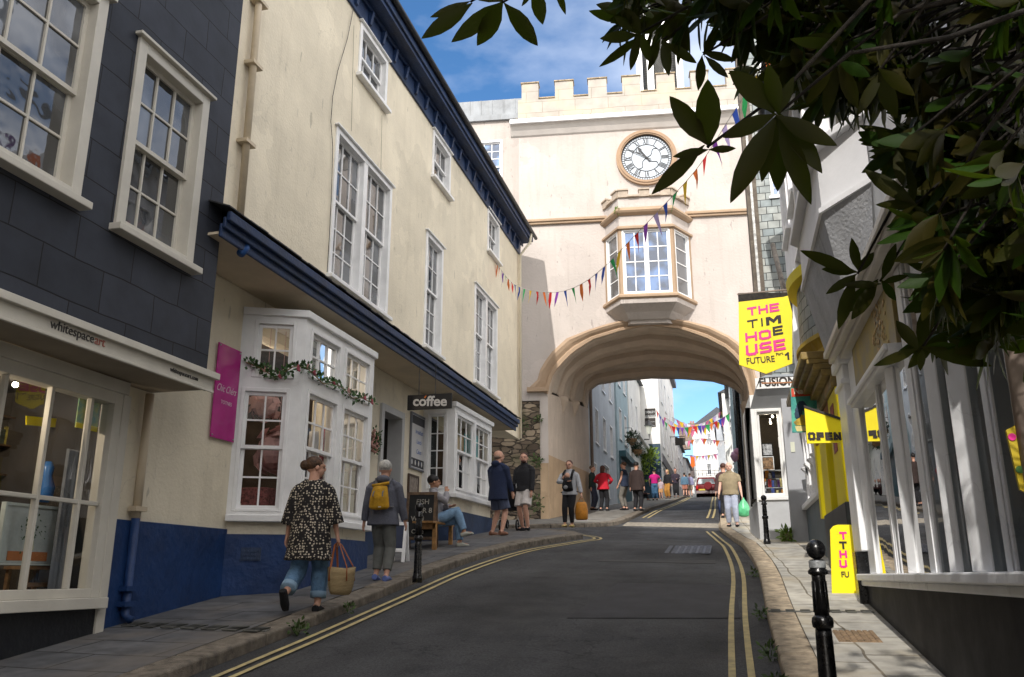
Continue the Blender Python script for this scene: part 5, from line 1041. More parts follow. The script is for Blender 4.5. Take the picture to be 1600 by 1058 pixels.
mb = MB(); mb.box(F2, 14.3, 18.28, .0, .14, 2.751, 2.84); mb.box(F2, 14.3, 18.28, .002, .12, 4.75, 5.0); wl_ = mb.build('ledge', wcrisp, wh, bevel=.01)
for k in range(6): mb = MB(); mb.box(F2, 14.5 + .6 * k, 14.62 + .6 * k, .001, .05, 2.85, 4.74); mb.build('panel_stile', wcrisp, wh)
for k in range(5): mb = MB(); mb.hexa([F2.p(14.7 + .7 * k, .002, 3.35), F2.p(14.95 + .7 * k, .002, 3.35), F2.p(14.95 + .7 * k, .05, 3.45), F2.p(14.7 + .7 * k, .05, 3.45), F2.p(14.7 + .7 * k, .002, 3.55), F2.p(14.95 + .7 * k, .002, 3.55), F2.p(14.95 + .7 * k, .12, 3.52), F2.p(14.7 + .7 * k, .12, 3.52)]); mb.build('window_hood', wcrisp, wh)
mb = MB(); mb.hexa([Vector((1.1, 14.3, 10.6)), Vector((4.5, 14.3, 12.6)), Vector((4.5, 18.4, 12.6)), Vector((1.1, 18.4, 10.6)), Vector((1.1, 14.3, 10.72)), Vector((4.5, 14.3, 12.72)), Vector((4.5, 18.4, 12.72)), Vector((1.1, 18.4, 10.72))]); mb.build('roof', slate_grey, wh)
mb = MB(); mb.tube([(1.15, 14.2, 10.62), (1.15, 18.4, 10.62)], .07, 8); mb.build('gutter', gut, wh, True)
mb = MB(); mb.hexa([F2.p(13.6, 0, 6.5), F2.p(18.2, 0, 6.5), F2.p(18.2, .35, 6.5), F2.p(13.6, .35, 6.5), F2.p(13.6, 0, 7.0), F2.p(18.2, 0, 7.0), F2.p(18.2, .3, 6.6), F2.p(13.6, .3, 6.6)]); 
# grey doorcase facing down the street
mb = MB(); mb.box(ID, 1.14, 1.5, 18.0, 18.28, gz(1.2, 18) - .3, 5.0); mb.build('grey_pier', M('pier_grey_paint', (.33, .34, .36), .6, .06), wh, bevel=.01)
mb = MB(); mb.box(ID, 1.25, 1.33, 17.985, 17.999, 3.9, 4.1); mb.build('door_number_plate', M('pale_plate', (.6, .62, .5), .5), wh)
# ================================================================ corner shop with FUSION fascia and tall slate hung wall
fs = thing('corner_shop', 'corner shop beside the arch with a FUSION fascia under a tall slate hung wall', 'shop', (1.2, 20, gz(1, 20)))
FF = Fr((0, 19.0, 0), (1, 0), 1)
def fx(x, y, d=0): return FF.uz(x, y, d)
xl, xr = fx(1181, 750)[0], fx(1245, 750)[0]; wl0, wr0 = fx(1188, 750)[0], fx(1228, 750)[0]; zb_, zt_ = fx(1200, 775)[1], fx(1200, 641)[1]
shopw = M('shop_white_paint', (.72, .72, .70), .5, .06); shopgrey = M('shop_grey_paint', (.42, .43, .44), .6, .08, 2, .1)
mb = MB(); mb.wall(FF, xl, xr + .3, zb_ - .12, zt_ + .35, [(wl0, wr0, zb_, zt_)], .12)
mb.q([FF.p(xl, 0, zb_ - .12), FF.p(xl - .12, -2.6, zb_ - .12), FF.p(xl - .12, -2.6, zt_ + .35), FF.p(xl, 0, zt_ + .35)]); mb.build('shop_wall', shopw, fs)
mb = MB(); mb.hexa([FF.p(xl + .0, .0, 1.8), FF.p(xr + .3, .0, 1.8), FF.p(xr + .3, -3, 1.8), FF.p(xl - .14, -2.6, 1.8), FF.p(xl, .0, zb_ - .121), FF.p(xr + .3, .0, zb_ - .121), FF.p(xr + .3, -3, zb_ - .121), FF.p(xl - .14, -2.6, zb_ - .121)]); mb.build('stall_riser', shopgrey, fs)
window(fs, FF, wl0 - .02, wr0 + .02, zb_ - .02, zt_ + .02, 0, .05, .03, .05, 1, 1, (1, 0), shopw, shopglass, sill=.05)
mb = MB(); mb.wall(FF, wl0 - .2, wr0 + .35, zb_ - .1, zt_ + .1, [], .0, d=-1.6); mb.q([FF.p(wl0 - .2, -.14, zb_ - .05), FF.p(wr0 + .35, -.14, zb_ - .05), FF.p(wr0 + .35, -1.6, zb_ - .05), FF.p(wl0 - .2, -1.6, zb_ - .05)]); mb.q([FF.p(wl0 - .2, -.14, zt_ + .1), FF.p(wr0 + .35, -.14, zt_ + .1), FF.p(wr0 + .35, -1.6, zt_ + .1), FF.p(wl0 - .2, -1.6, zt_ + .1)])
for u in (wl0 - .2, wr0 + .35): mb.q([FF.p(u, -.14, zb_ - .05), FF.p(u, -1.6, zb_ - .05), FF.p(u, -1.6, zt_ + .1), FF.p(u, -.14, zt_ + .1)])
mb.build('shop_room', MATS['gallery_interior'], fs)
rnd = random.Random(12); gc = [(.03, .06, .25), (.6, .6, .62), (.6, .25, .03), (.5, .05, .04), (.05, .05, .06), (.6, .5, .2), (.2, .08, .3)]
for i in range(26):
    u = rnd.uniform(wl0 + .05, wr0 - .05); row = i % 4; z = zb_ + .02 + row * .2; d = -.25 - row * .12; w = rnd.uniform(.04, .08); h = rnd.uniform(.1, .2)
    mb = MB(); mb.box(FF, u - w / 2, u + w / 2, d - .05, d, z, z + h); mb.box(FF, u - w * .3, u + w * .3, d + .001, d + .006, z + h * .3, z + h * .8); setp(mb.build('boxed_gift', M('gift_%d' % (i % 7), gc[i % 7], .5, .3, 20), bevel=.004), 'small boxed gift in the crowded corner shop window', 'gift', 'gifts stacked in the corner shop window')
for row in range(1, 4): mb = MB(); mb.box(FF, wl0, wr0, -.35 - row * .12, -.2 - row * .12, zb_ + row * .2 - .01, zb_ + row * .2 + .005); mb.build('shelf', shopgrey, fs)
for i, (x, y, w, h) in enumerate(((1199, 702, 15, 20), (1200, 724, 17, 22), (1223, 716, 7, 10), (1221, 691, 8, 16))):
    a = fx(x - w / 2, y + h / 2, -.16); b = fx(x + w / 2, y - h / 2, -.16); t = thing('framed_print', ['dark framed print highest in the corner shop window', 'pale framed print below the dark one in the corner shop window', 'small white card at the right of the corner shop window', 'blue card at the right of the corner shop window above the white one'][i], 'print', tuple(FF.p(a[0], -.16, a[1])))
    mb = MB(); casing(mb, FF, a[0], b[0], a[1], b[1], -.16, .015, .012, .02); mb.build('frame', black_gloss if i == 0 else white_paint, t); mb = MB(); mb.box(FF, a[0] + .01, b[0] - .01, -.175, -.165, a[1] + .01, b[1] - .01); mb.build('picture', M('print_%d' % i, [(.5, .5, .52), (.35, .2, .1), (.65, .65, .65), (.1, .25, .45)][i], .6, .5, 18), t)
for x, y in ((1207, 651), (1204, 661)): 
    p = PP(x, y, FF.p(0, -.6, 0), FF.N); t = thing('spotlight', 'lit ceiling spot in the corner shop, %s of two' % ('upper' if y < 655 else 'lower'), 'lamp', tuple(p)); mb = MB(); mb.ell(p, (.025, .025, .025)); mb.build('bulb', emit('warm_spot', (1, .9, .75), 8), t, True); mb = MB(); mb.tube([p + Vector((0, 0, .02)), p + Vector((0, 0, .1))], .02, 8); mb.build('stem', steel, t)
# hood and fascia
hd = .42; a = fx(1179, 608, hd); b = fx(1247, 589, hd); zf0, zf1 = a[1], b[1] + .02; xa, xb = fx(1180, 600, hd)[0], fx(1246, 600, hd)[0] + .1
mb = MB(); mb.box(FF, xa, xb, hd - .03, hd, zf0, zf1); mb.build('fascia', M('sign_white', (.75, .74, .72), .5, .04), fs, bevel=.004)
tx = fx(1184, 606, hd + .005); wt = fx(1245, 606, hd + .005)[0] - tx[0]
ft = text(fs, 'FUSION', FF, tx[0] + .03, zf0 + .05, hd + .002, .26, nearblack, 'lettering', bold=.008); ftw = max(v.co.x for v in ft.data.vertices) - min(v.co.x for v in ft.data.vertices)
ft.data.transform(Matrix.Translation(Vector((tx[0] + .03, 0, 0)) - Vector((ORG[fs.name].x, 0, 0))) @ Matrix.Diagonal((wt * .93 / ftw, 1, 1, 1)) @ Matrix.Translation(-Vector((tx[0] + .03, 0, 0)) + Vector((ORG[fs.name].x, 0, 0))))
mb = MB(); mb.hexa([FF.p(xa, hd - .03, zf0 + .01), FF.p(xb, hd - .03, zf0 + .01), FF.p(xr + .3, .0, zt_ + .04), FF.p(xl, .0, zt_ + .04), FF.p(xa, hd - .03, zf0 + .04), FF.p(xb, hd - .03, zf0 + .04), FF.p(xr + .3, .0, zt_ + .07), FF.p(xl, .0, zt_ + .07)]); mb.build('hood_soffit', shopgrey, fs)
mb = MB(); mb.hexa([FF.p(xa, hd, zf0), FF.p(xa - .12, -2.6, zf0), FF.p(xa - .1, -2.6, zf0 + .02), FF.p(xa + .02, hd, zf0 + .02), FF.p(xa + .1, hd, zf1), FF.p(xa + .0, -2.6, zf1), FF.p(xa + .04, -2.6, zf1), FF.p(xa + .14, hd, zf1)]); mb.build('hood_side', shopw, fs)
mb = MB(); mb.hexa([FF.p(xa + .1, hd + .02, zf1), FF.p(xb, hd + .02, zf1), FF.p(xb, -2.6, zf1), FF.p(xa, -2.6, zf1), FF.p(xa + .3, -.9, zf1 + .35), FF.p(xb, -.9, zf1 + .35), FF.p(xb, -2.6, zf1 + .35), FF.p(xa + .2, -2.6, zf1 + .35)]); mb.build('lead_roof', lead, fs)
# steps
mb = MB(); mb.box(ID, .95, 1.5, 18.3, 18.98, 1.9, gz(1, 18.5) + .17); mb.box(ID, 1.2, 1.5, 18.3, 18.98, gz(1, 18.5) + .171, gz(1, 18.5) + .38); mb.build('doorstep', M('brown_step', (.30, .22, .15), .9, .25, 8), fs, bevel=.02)
plant('weed', 'green weed tuft on the doorstep of the corner shop', (1.05, 18.1, gz(1, 18) + .12), .17, 150, .09, M('bright_leaf', (.16, .26, .03)), seed=4)
# tall slate hung wall
SY = 20.3; FS = Fr((0, SY, 0), (1, 0), 1); sl, sr = FS.uz(1191, 400)[0], FS.uz(1246, 400)[0] + .8
wa = FS.uz(1206, 305); wb_ = FS.uz(1235, 236); 
mb = MB(); mb.wall(FS, sl, sr, 5.7, 17.6, [(wa[0], wb_[0], wa[1], wb_[1]), (wa[0], wb_[0], wb_[1] + 1.2, wb_[1] + 2.6)], .12); mb.q([FS.p(sl, 0, 5.7), FS.p(sl, -3, 5.7), FS.p(sl, -3, 17.6), FS.p(sl, 0, 17.6)]); mb.q([FS.p(sl, 0, 17.6), FS.p(sl, -3, 17.6), FS.p(sr, -3, 17.6), FS.p(sr, 0, 17.6)]); mb.build('slate_wall', slatefront, fs)
for zo in (0, 1): window(fs, FS, wa[0] - .02, wb_[0] + .02, (wa[1], wb_[1] + 1.2)[zo] - .03, (wb_[1], wb_[1] + 2.6)[zo] + .03, 0, .05, .02, .04, 1, 4, (6, 0), white_paint, glass_dark('leaded_glass', .1, (.03, .045, .08)), sill=.05, st=.02, bar=.012)
rough = M('rough_timber', (.16, .135, .105), .9, .5, 4, 1.0, 18, col2=(.07, .055, .045))
rl = FS.uz(1174, 400)[0]
mb = MB(); mb.box(FS, rl, sl - .003, -.6, .05, 5.7, 17.6); rt = mb.build('corner_boards', rough, fs)
mb = MB(); mb.box(FS, rl + .09, rl + .15, .052, .07, 7.2, 12.2); mb.build('white_strip', M('flaky_white', (.6, .6, .58), .8, .3, 9), rt)
mb = MB(); mb.tube([(1.45, 18.25, 7.2), (1.42, 19.2, 8.2), (1.4, 20.2, 9.2)], .06, 8); mb.build('gutter', M('grey_brown_gutter', (.2, .17, .14), .7, .3, 9), wh, True)
# ================================================================ signs on the right
def board(par, poly, Y, mat, th=.03, name='board'):
    mb = MB(); mb.prism([PY(x, y, Y) for x, y in poly], (0, th, 0)); return mb.build(name, mat, par)
SYY = 14.0; FSg = Fr((0, SYY, 0), (1, 0), 1)
t = thing('exhibition_sign', 'yellow hanging sign reading THE TIM HOE USE FUTURE Part 1 in magenta and black', 'sign', tuple(PY(1197, 583, SYY)))
board(t, [(1154, 472), (1224, 464), (1231, 462), (1238, 489), (1238, 568), (1197, 584), (1155, 570)], SYY, yellow); board(t, [(1153, 458), (1238, 457), (1239, 500), (1232, 462), (1154, 474)], SYY + .01, M('dark_oak', (.03, .025, .02), .8, .5, 20))
def ptext(par, s, F_, pxa, pxb, hpx, mat, bold=.01, d=.002, shearfit=True):
    """text with its baseline between two measured points, height in picture units"""
    a = F_.uz(*pxa, d); b = F_.uz(*pxb, d); c = F_.uz(pxa[0], pxa[1] - hpx, d); h = c[1] - a[1]; L_ = math.hypot(b[0] - a[0], b[1] - a[1]); rot = math.atan2(b[1] - a[1], b[0] - a[0])
    o = text(par, s, F_, a[0], a[1], d, h / .70, mat, rot=rot, bold=bold * h, ext=.003)
    o0 = ORG[par.name]; A_ = F_.p(a[0], d, a[1]) - o0; U_ = (F_.U * math.cos(rot) + Vector((0, 0, 1)) * math.sin(rot)) 
    us_ = [(v.co - A_).dot(U_) for v in o.data.vertices]; k = L_ / max(us_); u0 = min(us_)
    for v in o.data.vertices: w = (v.co - A_).dot(U_); v.co += U_ * ((w - u0) * L_ / (max(us_) - u0) - w)
    return o
GLY = {'T': [((0, 1), (1, 1)), ((.5, 1), (.5, 0))], 'H': [((0, 0), (0, 1)), ((1, 0), (1, 1)), ((0, .5), (1, .5))], 'E': [((0, 0), (0, 1)), ((0, 1), (1, 1)), ((0, .5), (.9, .5)), ((0, 0), (1, 0))], 'I': [((.5, 0), (.5, 1))],
 'M': [((0, 0), (0, 1)), ((1, 0), (1, 1)), ((0, 1), (.5, .42)), ((.5, .42), (1, 1))], 'O': [((0, .15), (0, .85)), ((1, .15), (1, .85)), ((0, .85), (.2, 1)), ((.2, 1), (.8, 1)), ((.8, 1), (1, .85)), ((1, .15), (.8, 0)), ((.8, 0), (.2, 0)), ((.2, 0), (0, .15))],
 'U': [((0, 1), (0, .15)), ((1, 1), (1, .15)), ((0, .15), (.2, 0)), ((.2, 0), (.8, 0)), ((.8, 0), (1, .15))], 'S': [((1, 1), (.15, 1)), ((.15, 1), (0, .85)), ((0, .85), (0, .6)), ((0, .6), (.15, .5)), ((.15, .5), (.85, .5)), ((.85, .5), (1, .38)), ((1, .38), (1, .13)), ((1, .13), (.85, 0)), ((.85, 0), (0, 0))],
 'F': [((0, 0), (0, 1)), ((0, 1), (1, 1)), ((0, .5), (.85, .5))], 'R': [((0, 0), (0, 1)), ((0, 1), (1, 1)), ((1, 1), (1, .5)), ((1, .5), (0, .5)), ((.5, .5), (1, 0))], 'P': [((0, 0), (0, 1)), ((0, 1), (1, 1)), ((1, 1), (1, .5)), ((1, .5), (0, .5))], 'N': [((0, 0), (0, 1)), ((0, 1), (1, 0)), ((1, 0), (1, 1))], '1': [((.6, 0), (.6, 1)), ((.6, 1), (0, .75))]}
def blocktext(par, s, F_, pxa, pxb, hpx, mat, wt=.24, d=.002, slab=False):
    a = F_.uz(*pxa, d); b = F_.uz(*pxb, d); c = F_.uz(pxa[0], pxa[1] - hpx, d); h = c[1] - a[1]; dx = Vector((b[0] - a[0], b[1] - a[1])); ux = dx.normalized(); mb = MB(); k_ = 0
    wd = [{'I': .42, '1': 1.0, 'M': 1.4}.get(ch_, 1.0) for ch_ in s]; gap = .16; unit = dx.length / (sum(wd) + gap * (len(s) - 1)); x_ = 0; w = min(h * wt * (.8 if 'M' in s else 1), unit * .34)
    for ch_, cw in zip(s, wd):
        gw = unit * cw; ox = x_; x_ += gw + unit * gap
        st = list(GLY[ch_])
        if ch_ == 'M':
            q = []
            for vx, vy in ((0, 0), (0, 1), (.27, 1), (.5, .62), (.73, 1), (1, 1), (1, 0), (.78, 0), (.78, .6), (.5, .18), (.22, .6), (.22, 0)): q.append(F_.p(a[0] + ux.x * (ox + vx * gw) - ux.y * 0, d, a[1] + ux.y * (ox + vx * gw) + vy * h))
            mb.prism(q, F_.N * .004); continue
        if ch_ == 'I': gw = w * 1.02; ox += (unit * cw - gw) / 2
        if slab and ch_ in 'PN': st += [((-.12, 0), (.25, 0))]
        for (x0, y0), (x1, y1) in st:
            iw = gw - w; ih = h - w
            A2 = Vector((ox + w / 2 + x0 * iw, w / 2 + y0 * ih)); B2v = Vector((ox + w / 2 + x1 * iw, w / 2 + y1 * ih)); t_ = (B2v - A2).normalized(); ww = w * (.72 if ch_ == 'M' and x0 != x1 else 1); n2 = Vector((-t_.y, t_.x)) * ww / 2; A2 -= t_ * w * .48; B2v += t_ * w * .48; q = []
            for v_ in (A2 - n2, B2v - n2, B2v + n2, A2 + n2): q.append(F_.p(a[0] + ux.x * v_.x, d + k_ * .0003, a[1] + ux.y * v_.x + v_.y))
            k_ += 1; mb.prism(q, F_.N * .004)
    return mb.build('lettering', mat, par)
for s, pa_, pb2, h, m_ in (('THE', (1168, 494), (1218, 486), 13, magenta), ('TIM', (1168, 514), (1221, 505), 13, nearblack), ('HO', (1165, 535), (1205, 529), 14.5, magenta), ('E', (1208, 525), (1224, 522), 14, nearblack), ('USE', (1166, 557), (1228, 546), 17, magenta), ('FUTURE', (1167, 569), (1211, 565), 9.5, nearblack), ('Part', (1213, 556), (1224, 554), 4.5, nearblack), ('1', (1227, 563), (1236, 562), 12, nearblack)):
    ptext(t, s, FSg, pa_, pb2, h, m_, bold=.02) if s in ('Part', 'FUTURE') else blocktext(t, s, FSg, pa_, pb2, h, m_, .24)
mb = MB(); q = PY(1152, 460, SYY + .02); mb.tube([q, Vector((1.42, SYY + .02, q.z + .02))], .014, 6); mb.build('bracket', MATS['brown_pipe'], t)
OY = 10.55; FO = Fr((0, OY, 0), (1, 0), 1)
t = thing('open_sign', 'yellow slanted hanging sign reading OPEN', 'sign', tuple(PY(1260, 692, OY))); board(t, [(1257, 637), (1322, 659), (1322, 691), (1261, 693)], OY, yellow); board(t, [(1256, 633), (1322, 655), (1322, 659), (1257, 637)], OY - .01, nearblack, .05, 'top_rail')
blocktext(t, 'OPEN', FO, (1263, 688), (1315, 688), 12.5, nearblack, .30, slab=True); mb = MB(); q = PY(1322, 657, OY + .02); mb.tube([q, q + Vector((.12, 0, 0))], .01, 6); mb.build('bracket', black_gloss, t)
NY = 12.6; FN = Fr((0, NY, 0), (1, 0), 1)
t = thing('art_sign', 'teal poster sign with red heading and cream label behind the OPEN sign', 'sign', tuple(PY(1250, 672, NY))); board(t, [(1235, 606), (1276, 604), (1277, 674), (1238, 676)], NY, M('teal_art', (.02, .22, .22), .6, .6, 8, col2=(.10, .45, .30)))
board(t, [(1236, 607), (1275, 605), (1275, 618), (1237, 620)], NY - .006, M('red_heading', (.62, .06, .02), .6), .005, 'heading'); board(t, [(1242, 666), (1275, 665), (1275, 673), (1245, 674)], NY - .006, M('cream_label', (.7, .6, .25), .6), .005, 'label'); 
mb = MB(); p = PY(1251, 640, NY - .01)
for k in range(12): a = k * .5; mb.ell(p + Vector((.06 * math.cos(a), 0, .09 * math.sin(a * 1.3))), (.035, .004, .04), 7, 5)
mb.build('dark_swirl', M('dark_teal_ink', (.01, .04, .08), .6), t)
board(t, [(1240, 660), (1252, 648), (1275, 650), (1275, 664), (1244, 665)], NY - .006, M('ochre_ink', (.5, .35, .03), .6, .3, 9), .005, 'lower_picture')
ptext(t, 'Narn', FN, (1241, 616), (1266, 614), 9, M('cream_letter', (.8, .75, .6), .6), bold=.05, d=.012)
mb = MB(); q = PY(1190, 599, 13.2); q2_ = PY(1268, 597, 13.2); mb.tube([q, q2_], .012, 6); o = setp(mb.build('copper_rod', M('copper', (.5, .22, .1), .4)), 'thin copper coloured rod bracket crossing in front of the FUSION fascia', 'rod')
TY = 10.75; t = thing('floor_sign', 'rounded yellow board lettered T T H U on the pavement by the white shop', 'sign', tuple(PY(1313, 935, TY)))
mb = MB(); q = [(1297, 828), (1302, 822), (1309, 820), (1345, 820), (1345, 930), (1306, 930), (1300, 927)]; mb.prism([PY(x, y, TY) for x, y in q], (0, .03, 0)); mb.build('board', yellow, t)
FT = Fr((0, TY, 0), (1, 0), 1)
for s, y, m_ in (('T', 843, magenta), ('T', 858, nearblack), ('H', 872, magenta), ('U', 887, magenta)): blocktext(t, s, FT, (1312, y), (1324, y), 12, m_, .26)
ptext(t, 'FU', FT, (1315, 902), (1327, 902), 9, nearblack, bold=.03)
mb = MB(); p = PY(1300, 932, TY); mb.box(ID, p.x, p.x + .4, TY - .12, TY + .15, gz(1.3, TY) - .02, p.z + .01); mb.build('foot', black_gloss, t, bevel=.02)
# ================================================================ low building row further behind and the added shade house behind the camera
def block(name, label, x0, x1, y0, y1, z0, z1, mat, rmat, wins=(), face='E', roof='y', rh=1.6, cat='house', mf=None, mg=None, group=None, over=.25, parts=()):
    t = thing(name, label, cat, ((x0 + x1) / 2, (y0 + y1) / 2, z0), group)
    fr = {'E': Fr((x1, 0, 0), (0, 1), 1), 'W': Fr((x0, 0, 0), (0, 1), -1), 'S': Fr((0, y0, 0), (1, 0), 1)}
    mb = MB(); hs = {'E': [], 'W': [], 'S': []}
    for w in wins: hs[w[0]].append((w[1] + .03, w[2] - .03, w[3] + .03, w[4] - .03))
    mb.wall(fr['E'], y0, y1, z0, z1, hs['E'], .1); mb.wall(fr['W'], y0, y1, z0, z1, hs['W'], .1); mb.wall(fr['S'], x0, x1, z0, z1, hs['S'], .1)
    mb.q([Vector((x0, y1, z0)), Vector((x1, y1, z0)), Vector((x1, y1, z1)), Vector((x0, y1, z1))]); mb.q([Vector((x0, y0, z1)), Vector((x1, y0, z1)), Vector((x1, y1, z1)), Vector((x0, y1, z1))])
    mb.build('wall', mat, t)
    for w in wins: window(t, fr[w[0]], *w[1:5], 0, .06, .02, .05, 1, w[5] if len(w) > 5 else 2, (w[6] if len(w) > 6 else (2, 0)), mf, mg or oldglass, sill=.06, simple=True, st=.03, bar=.02)
    o = over; mb = MB()
    if roof == 'y': xm = (x0 + x1) / 2; A_ = [Vector((x0 - o, y0 - .1, z1)), Vector((x1 + o, y0 - .1, z1)), Vector((xm, y0 - .1, z1 + rh))]; mb.prism(A_, (0, y1 - y0 + .2, 0))
    elif roof == 'hip': xm, ym = (x0 + x1) / 2, (y0 + y1) / 2; lo_ = [Vector((x0 - o, y0 - o, z1)), Vector((x1 + o, y0 - o, z1)), Vector((x1 + o, y1 + o, z1)), Vector((x0 - o, y1 + o, z1))]; a = Vector((xm, y0 + (x1 - x0) / 2, z1 + rh)); b = Vector((xm, y1 - (x1 - x0) / 2, z1 + rh)); mb.q([lo_[0], lo_[1], a]); mb.q([lo_[1], lo_[2], b, a]); mb.q([lo_[2], lo_[3], b]); mb.q([lo_[3], lo_[0], a, b]); mb.q(lo_)
    else: ym = (y0 + y1) / 2; mb.prism([Vector((x0 - .1, y0 - o, z1)), Vector((x0 - .1, y1 + o, z1)), Vector((x0 - .1, ym, z1 + rh))], (x1 - x0 + .2, 0, 0))
    mb.build('roof', rmat or slate_grey, t); return t, fr
# ================================================================ STREET BEYOND THE ARCH
pale_blue = M('pale_blue_render', (.50, .54, .58), .85, .08, 1.5, .2, 15, streak=.3); grey_blue = M('teal_grey_render', (.36, .46, .5), .85, .08, 1.5); whiter = M('bright_white_render', (.74, .73, .70), .8, .05, 1, .1, 15, streak=.2); cool_wall = M('cool_grey_wall', (.44, .45, .48), .85, .08, 2)
dteal = M('dark_teal_paint', (.03, .09, .11), .5, .1)
w = [('E', y, y + .9, z, z + 1.5) for y in (35.3, 37.6, 39.9) for z in (6.9, 9.6, 12)]
tL1, fL1 = block('terraced_house', 'pale blue grey terraced house just beyond the arch on the left', -10, -5.3, 32.6, 42, 3, 14.5, pale_blue, slate_grey, w + [('E', 34.6, 35.4, 3.8, 6.0, 1, (1, 0)), ('E', 37.6, 39.2, 4.9, 6.3)])
mb = MB(); mb.tube([(-5.24, 33.9, 3.6), (-5.24, 33.9, 14.3)], .06, 8); mb.build('downpipe', M('brown_grey_pipe', (.25, .19, .15), .6), tL1, True)
tL2, _ = block('terraced_house', 'dark teal shopfront house second beyond the arch on the left', -10, -5.2, 42.05, 47, 4, 14, grey_blue, slate_grey, [('E', 42.8, 43.8, z, z + 1.6) for z in (8.2, 11)] + [('E', 45, 46, z, z + 1.6) for z in (8.2, 11)])
mb = MB(); mb.box(Fr((-5.2, 0, 0), (0, 1)), 42.3, 46.8, .003, .35, 7.2, 7.5); mb.box(Fr((-5.2, 0, 0), (0, 1)), 42.3, 46.8, .003, .08, 4.6, 7.19); mb.build('shopfront', dteal, tL2)
tL3, _ = block('terraced_house', 'white stucco house with heavy cornice and hanging baskets beyond the teal shop', -10, -5.15, 47.05, 53.8, 4.5, 13.2, whiter, slate_grey, [('E', 48, 49, 9.6, 11.4), ('E', 50.5, 51.5, 9.6, 11.4), ('E', 48.2, 49, 6.4, 7.8), ('E', 50.6, 51.4, 6.4, 7.8)])
mb = MB(); mb.box(Fr((-5.15, 0, 0), (0, 1)), 47.1, 53.7, .003, .4, 8.7, 9.0); mb.box(Fr((-5.15, 0, 0), (0, 1)), 47.1, 53.7, .003, .55, 9.001, 9.2); mb.build('cornice', whiter, tL3)
tL4, fL4 = block('signed_house', 'tall white house with two black signs on its end wall beyond the arch', -10, -4.0, 54, 70, 5.5, 16.8, whiter, slate_grey, [('E', y, y + 1.2, z, z + 1.9) for y in (56, 59.5, 63, 66.5) for z in (9.6, 12.6)] + [('E', y, y + 2.2, 6.9, 8.3) for y in (55, 59, 63, 67)])
f4 = fL4['S']
def at4(x, y): return f4.uz(x, y, .05)
dark_blue = M('dark_shop_blue', (.02, .05, .08), .5)
a, b = at4(1003, 697), at4(1035, 687); mb = MB(); mb.box(f4, -7, -4.02, .003, .12, 5.8, a[1] + .1); mb.build('shopfront', dark_blue, tL4)
mb = MB(); mb.box(fL4['E'], 54, 70, .003, .1, 8.35, 8.9); mb.box(fL4['E'], 54, 70, .003, .3, 16.4, 16.8); mb.build('fascia', M('dark_fascia', (.10, .10, .11), .6), tL4)
for i, (x0, y0, x1, y1, tx_) in enumerate(((1008, 651, 1024, 638, ['SIDLEY', 'GROVE']), (1008, 667, 1024, 653, ['UPSTAIRS', 'GALLERY']))):
    a, b = at4(x0, y0), at4(x1, y1); t = thing('wall_sign', 'black sign on the white end wall beyond the arch, %s of two' % ('upper' if i == 0 else 'lower'), 'sign', tuple(f4.p(a[0], .05, a[1])))
    mb = MB(); mb.box(f4, a[0], b[0], .004, .06, a[1], b[1]); mb.build('board', nearblack, t)
    for k, s in enumerate(tx_): text(t, s if i == 0 else '~~~~~', f4, (a[0] + b[0]) / 2, b[1] - .3 - k * .26, .062, .2, M('pale_letter', (.6, .62, .62), .6), ax='CENTER')
# bush in front of it
mb = MB(); rnd = random.Random(21)
for i in range(9):
    c = Vector((-5.2 + rnd.uniform(-.9, .5), 53.2 + rnd.uniform(-.3, .3), 7.0 + rnd.uniform(0, 2.4))); tuft(mb, c, .65, 170, .2, rnd)
bt = thing('tub_bush', 'tall bright green bush against the white end wall', 'bush', (-5.2, 53.2, 6.0)); mb.build('crown', M('lime_leaf', (.22, .30, .02), .6, .5, 3, col2=(.05, .10, .01)), bt)
mb = MB(); mb.tube([(-5.2, 53.2, 5.9), (-5.2, 53.2, 8)], [.12, .05], 7); mb.build('trunk', wood, bt)
for i, (x, z) in enumerate(((987, 686), (996, 703))):
    c = PX(x, z, -4.85); t = thing('hanging_basket', 'green hanging basket on the white stucco house, %s of two' % ('nearer' if i == 0 else 'farther'), 'basket', tuple(c), 'hanging baskets beyond the arch'); mb = MB(); rnd = random.Random(i); tuft(mb, c, .42, 200, .14, rnd); mb.build('foliage', M('dark_basket_green', (.02, .045, .02), .7), t)
    mb = MB(); mb.lathe([(.05, -.35), (.22, -.2), (.3, 0)], c, 10); mb.build('basket', wood, t); mb = MB(); mb.tube([c, c + Vector((0, 0, .6)), c + Vector((-.35, 0, .6))], .02, 5); mb.build('bracket', black_gloss, t)
c = PX(1014, 672, -4.3); t = thing('wall_lantern', 'black wall lantern on a bracket in front of the lower black sign', 'lantern', tuple(c))
mb = MB(); mb.lathe([(.1, -.25), (.2, .25)], c, 4); mb.build('glass', M('lantern_glass', (.6, .62, .55), .2), t); mb = MB(); mb.lathe([(.28, .25), (.12, .45), (.03, .6)], c, 4); mb.tube([c + Vector((0, 0, -.25)), c + Vector((0, 0, -.55)), c + Vector((-.8, 0, -.5))], .03, 6); mb.build('bracket', black_gloss, t)
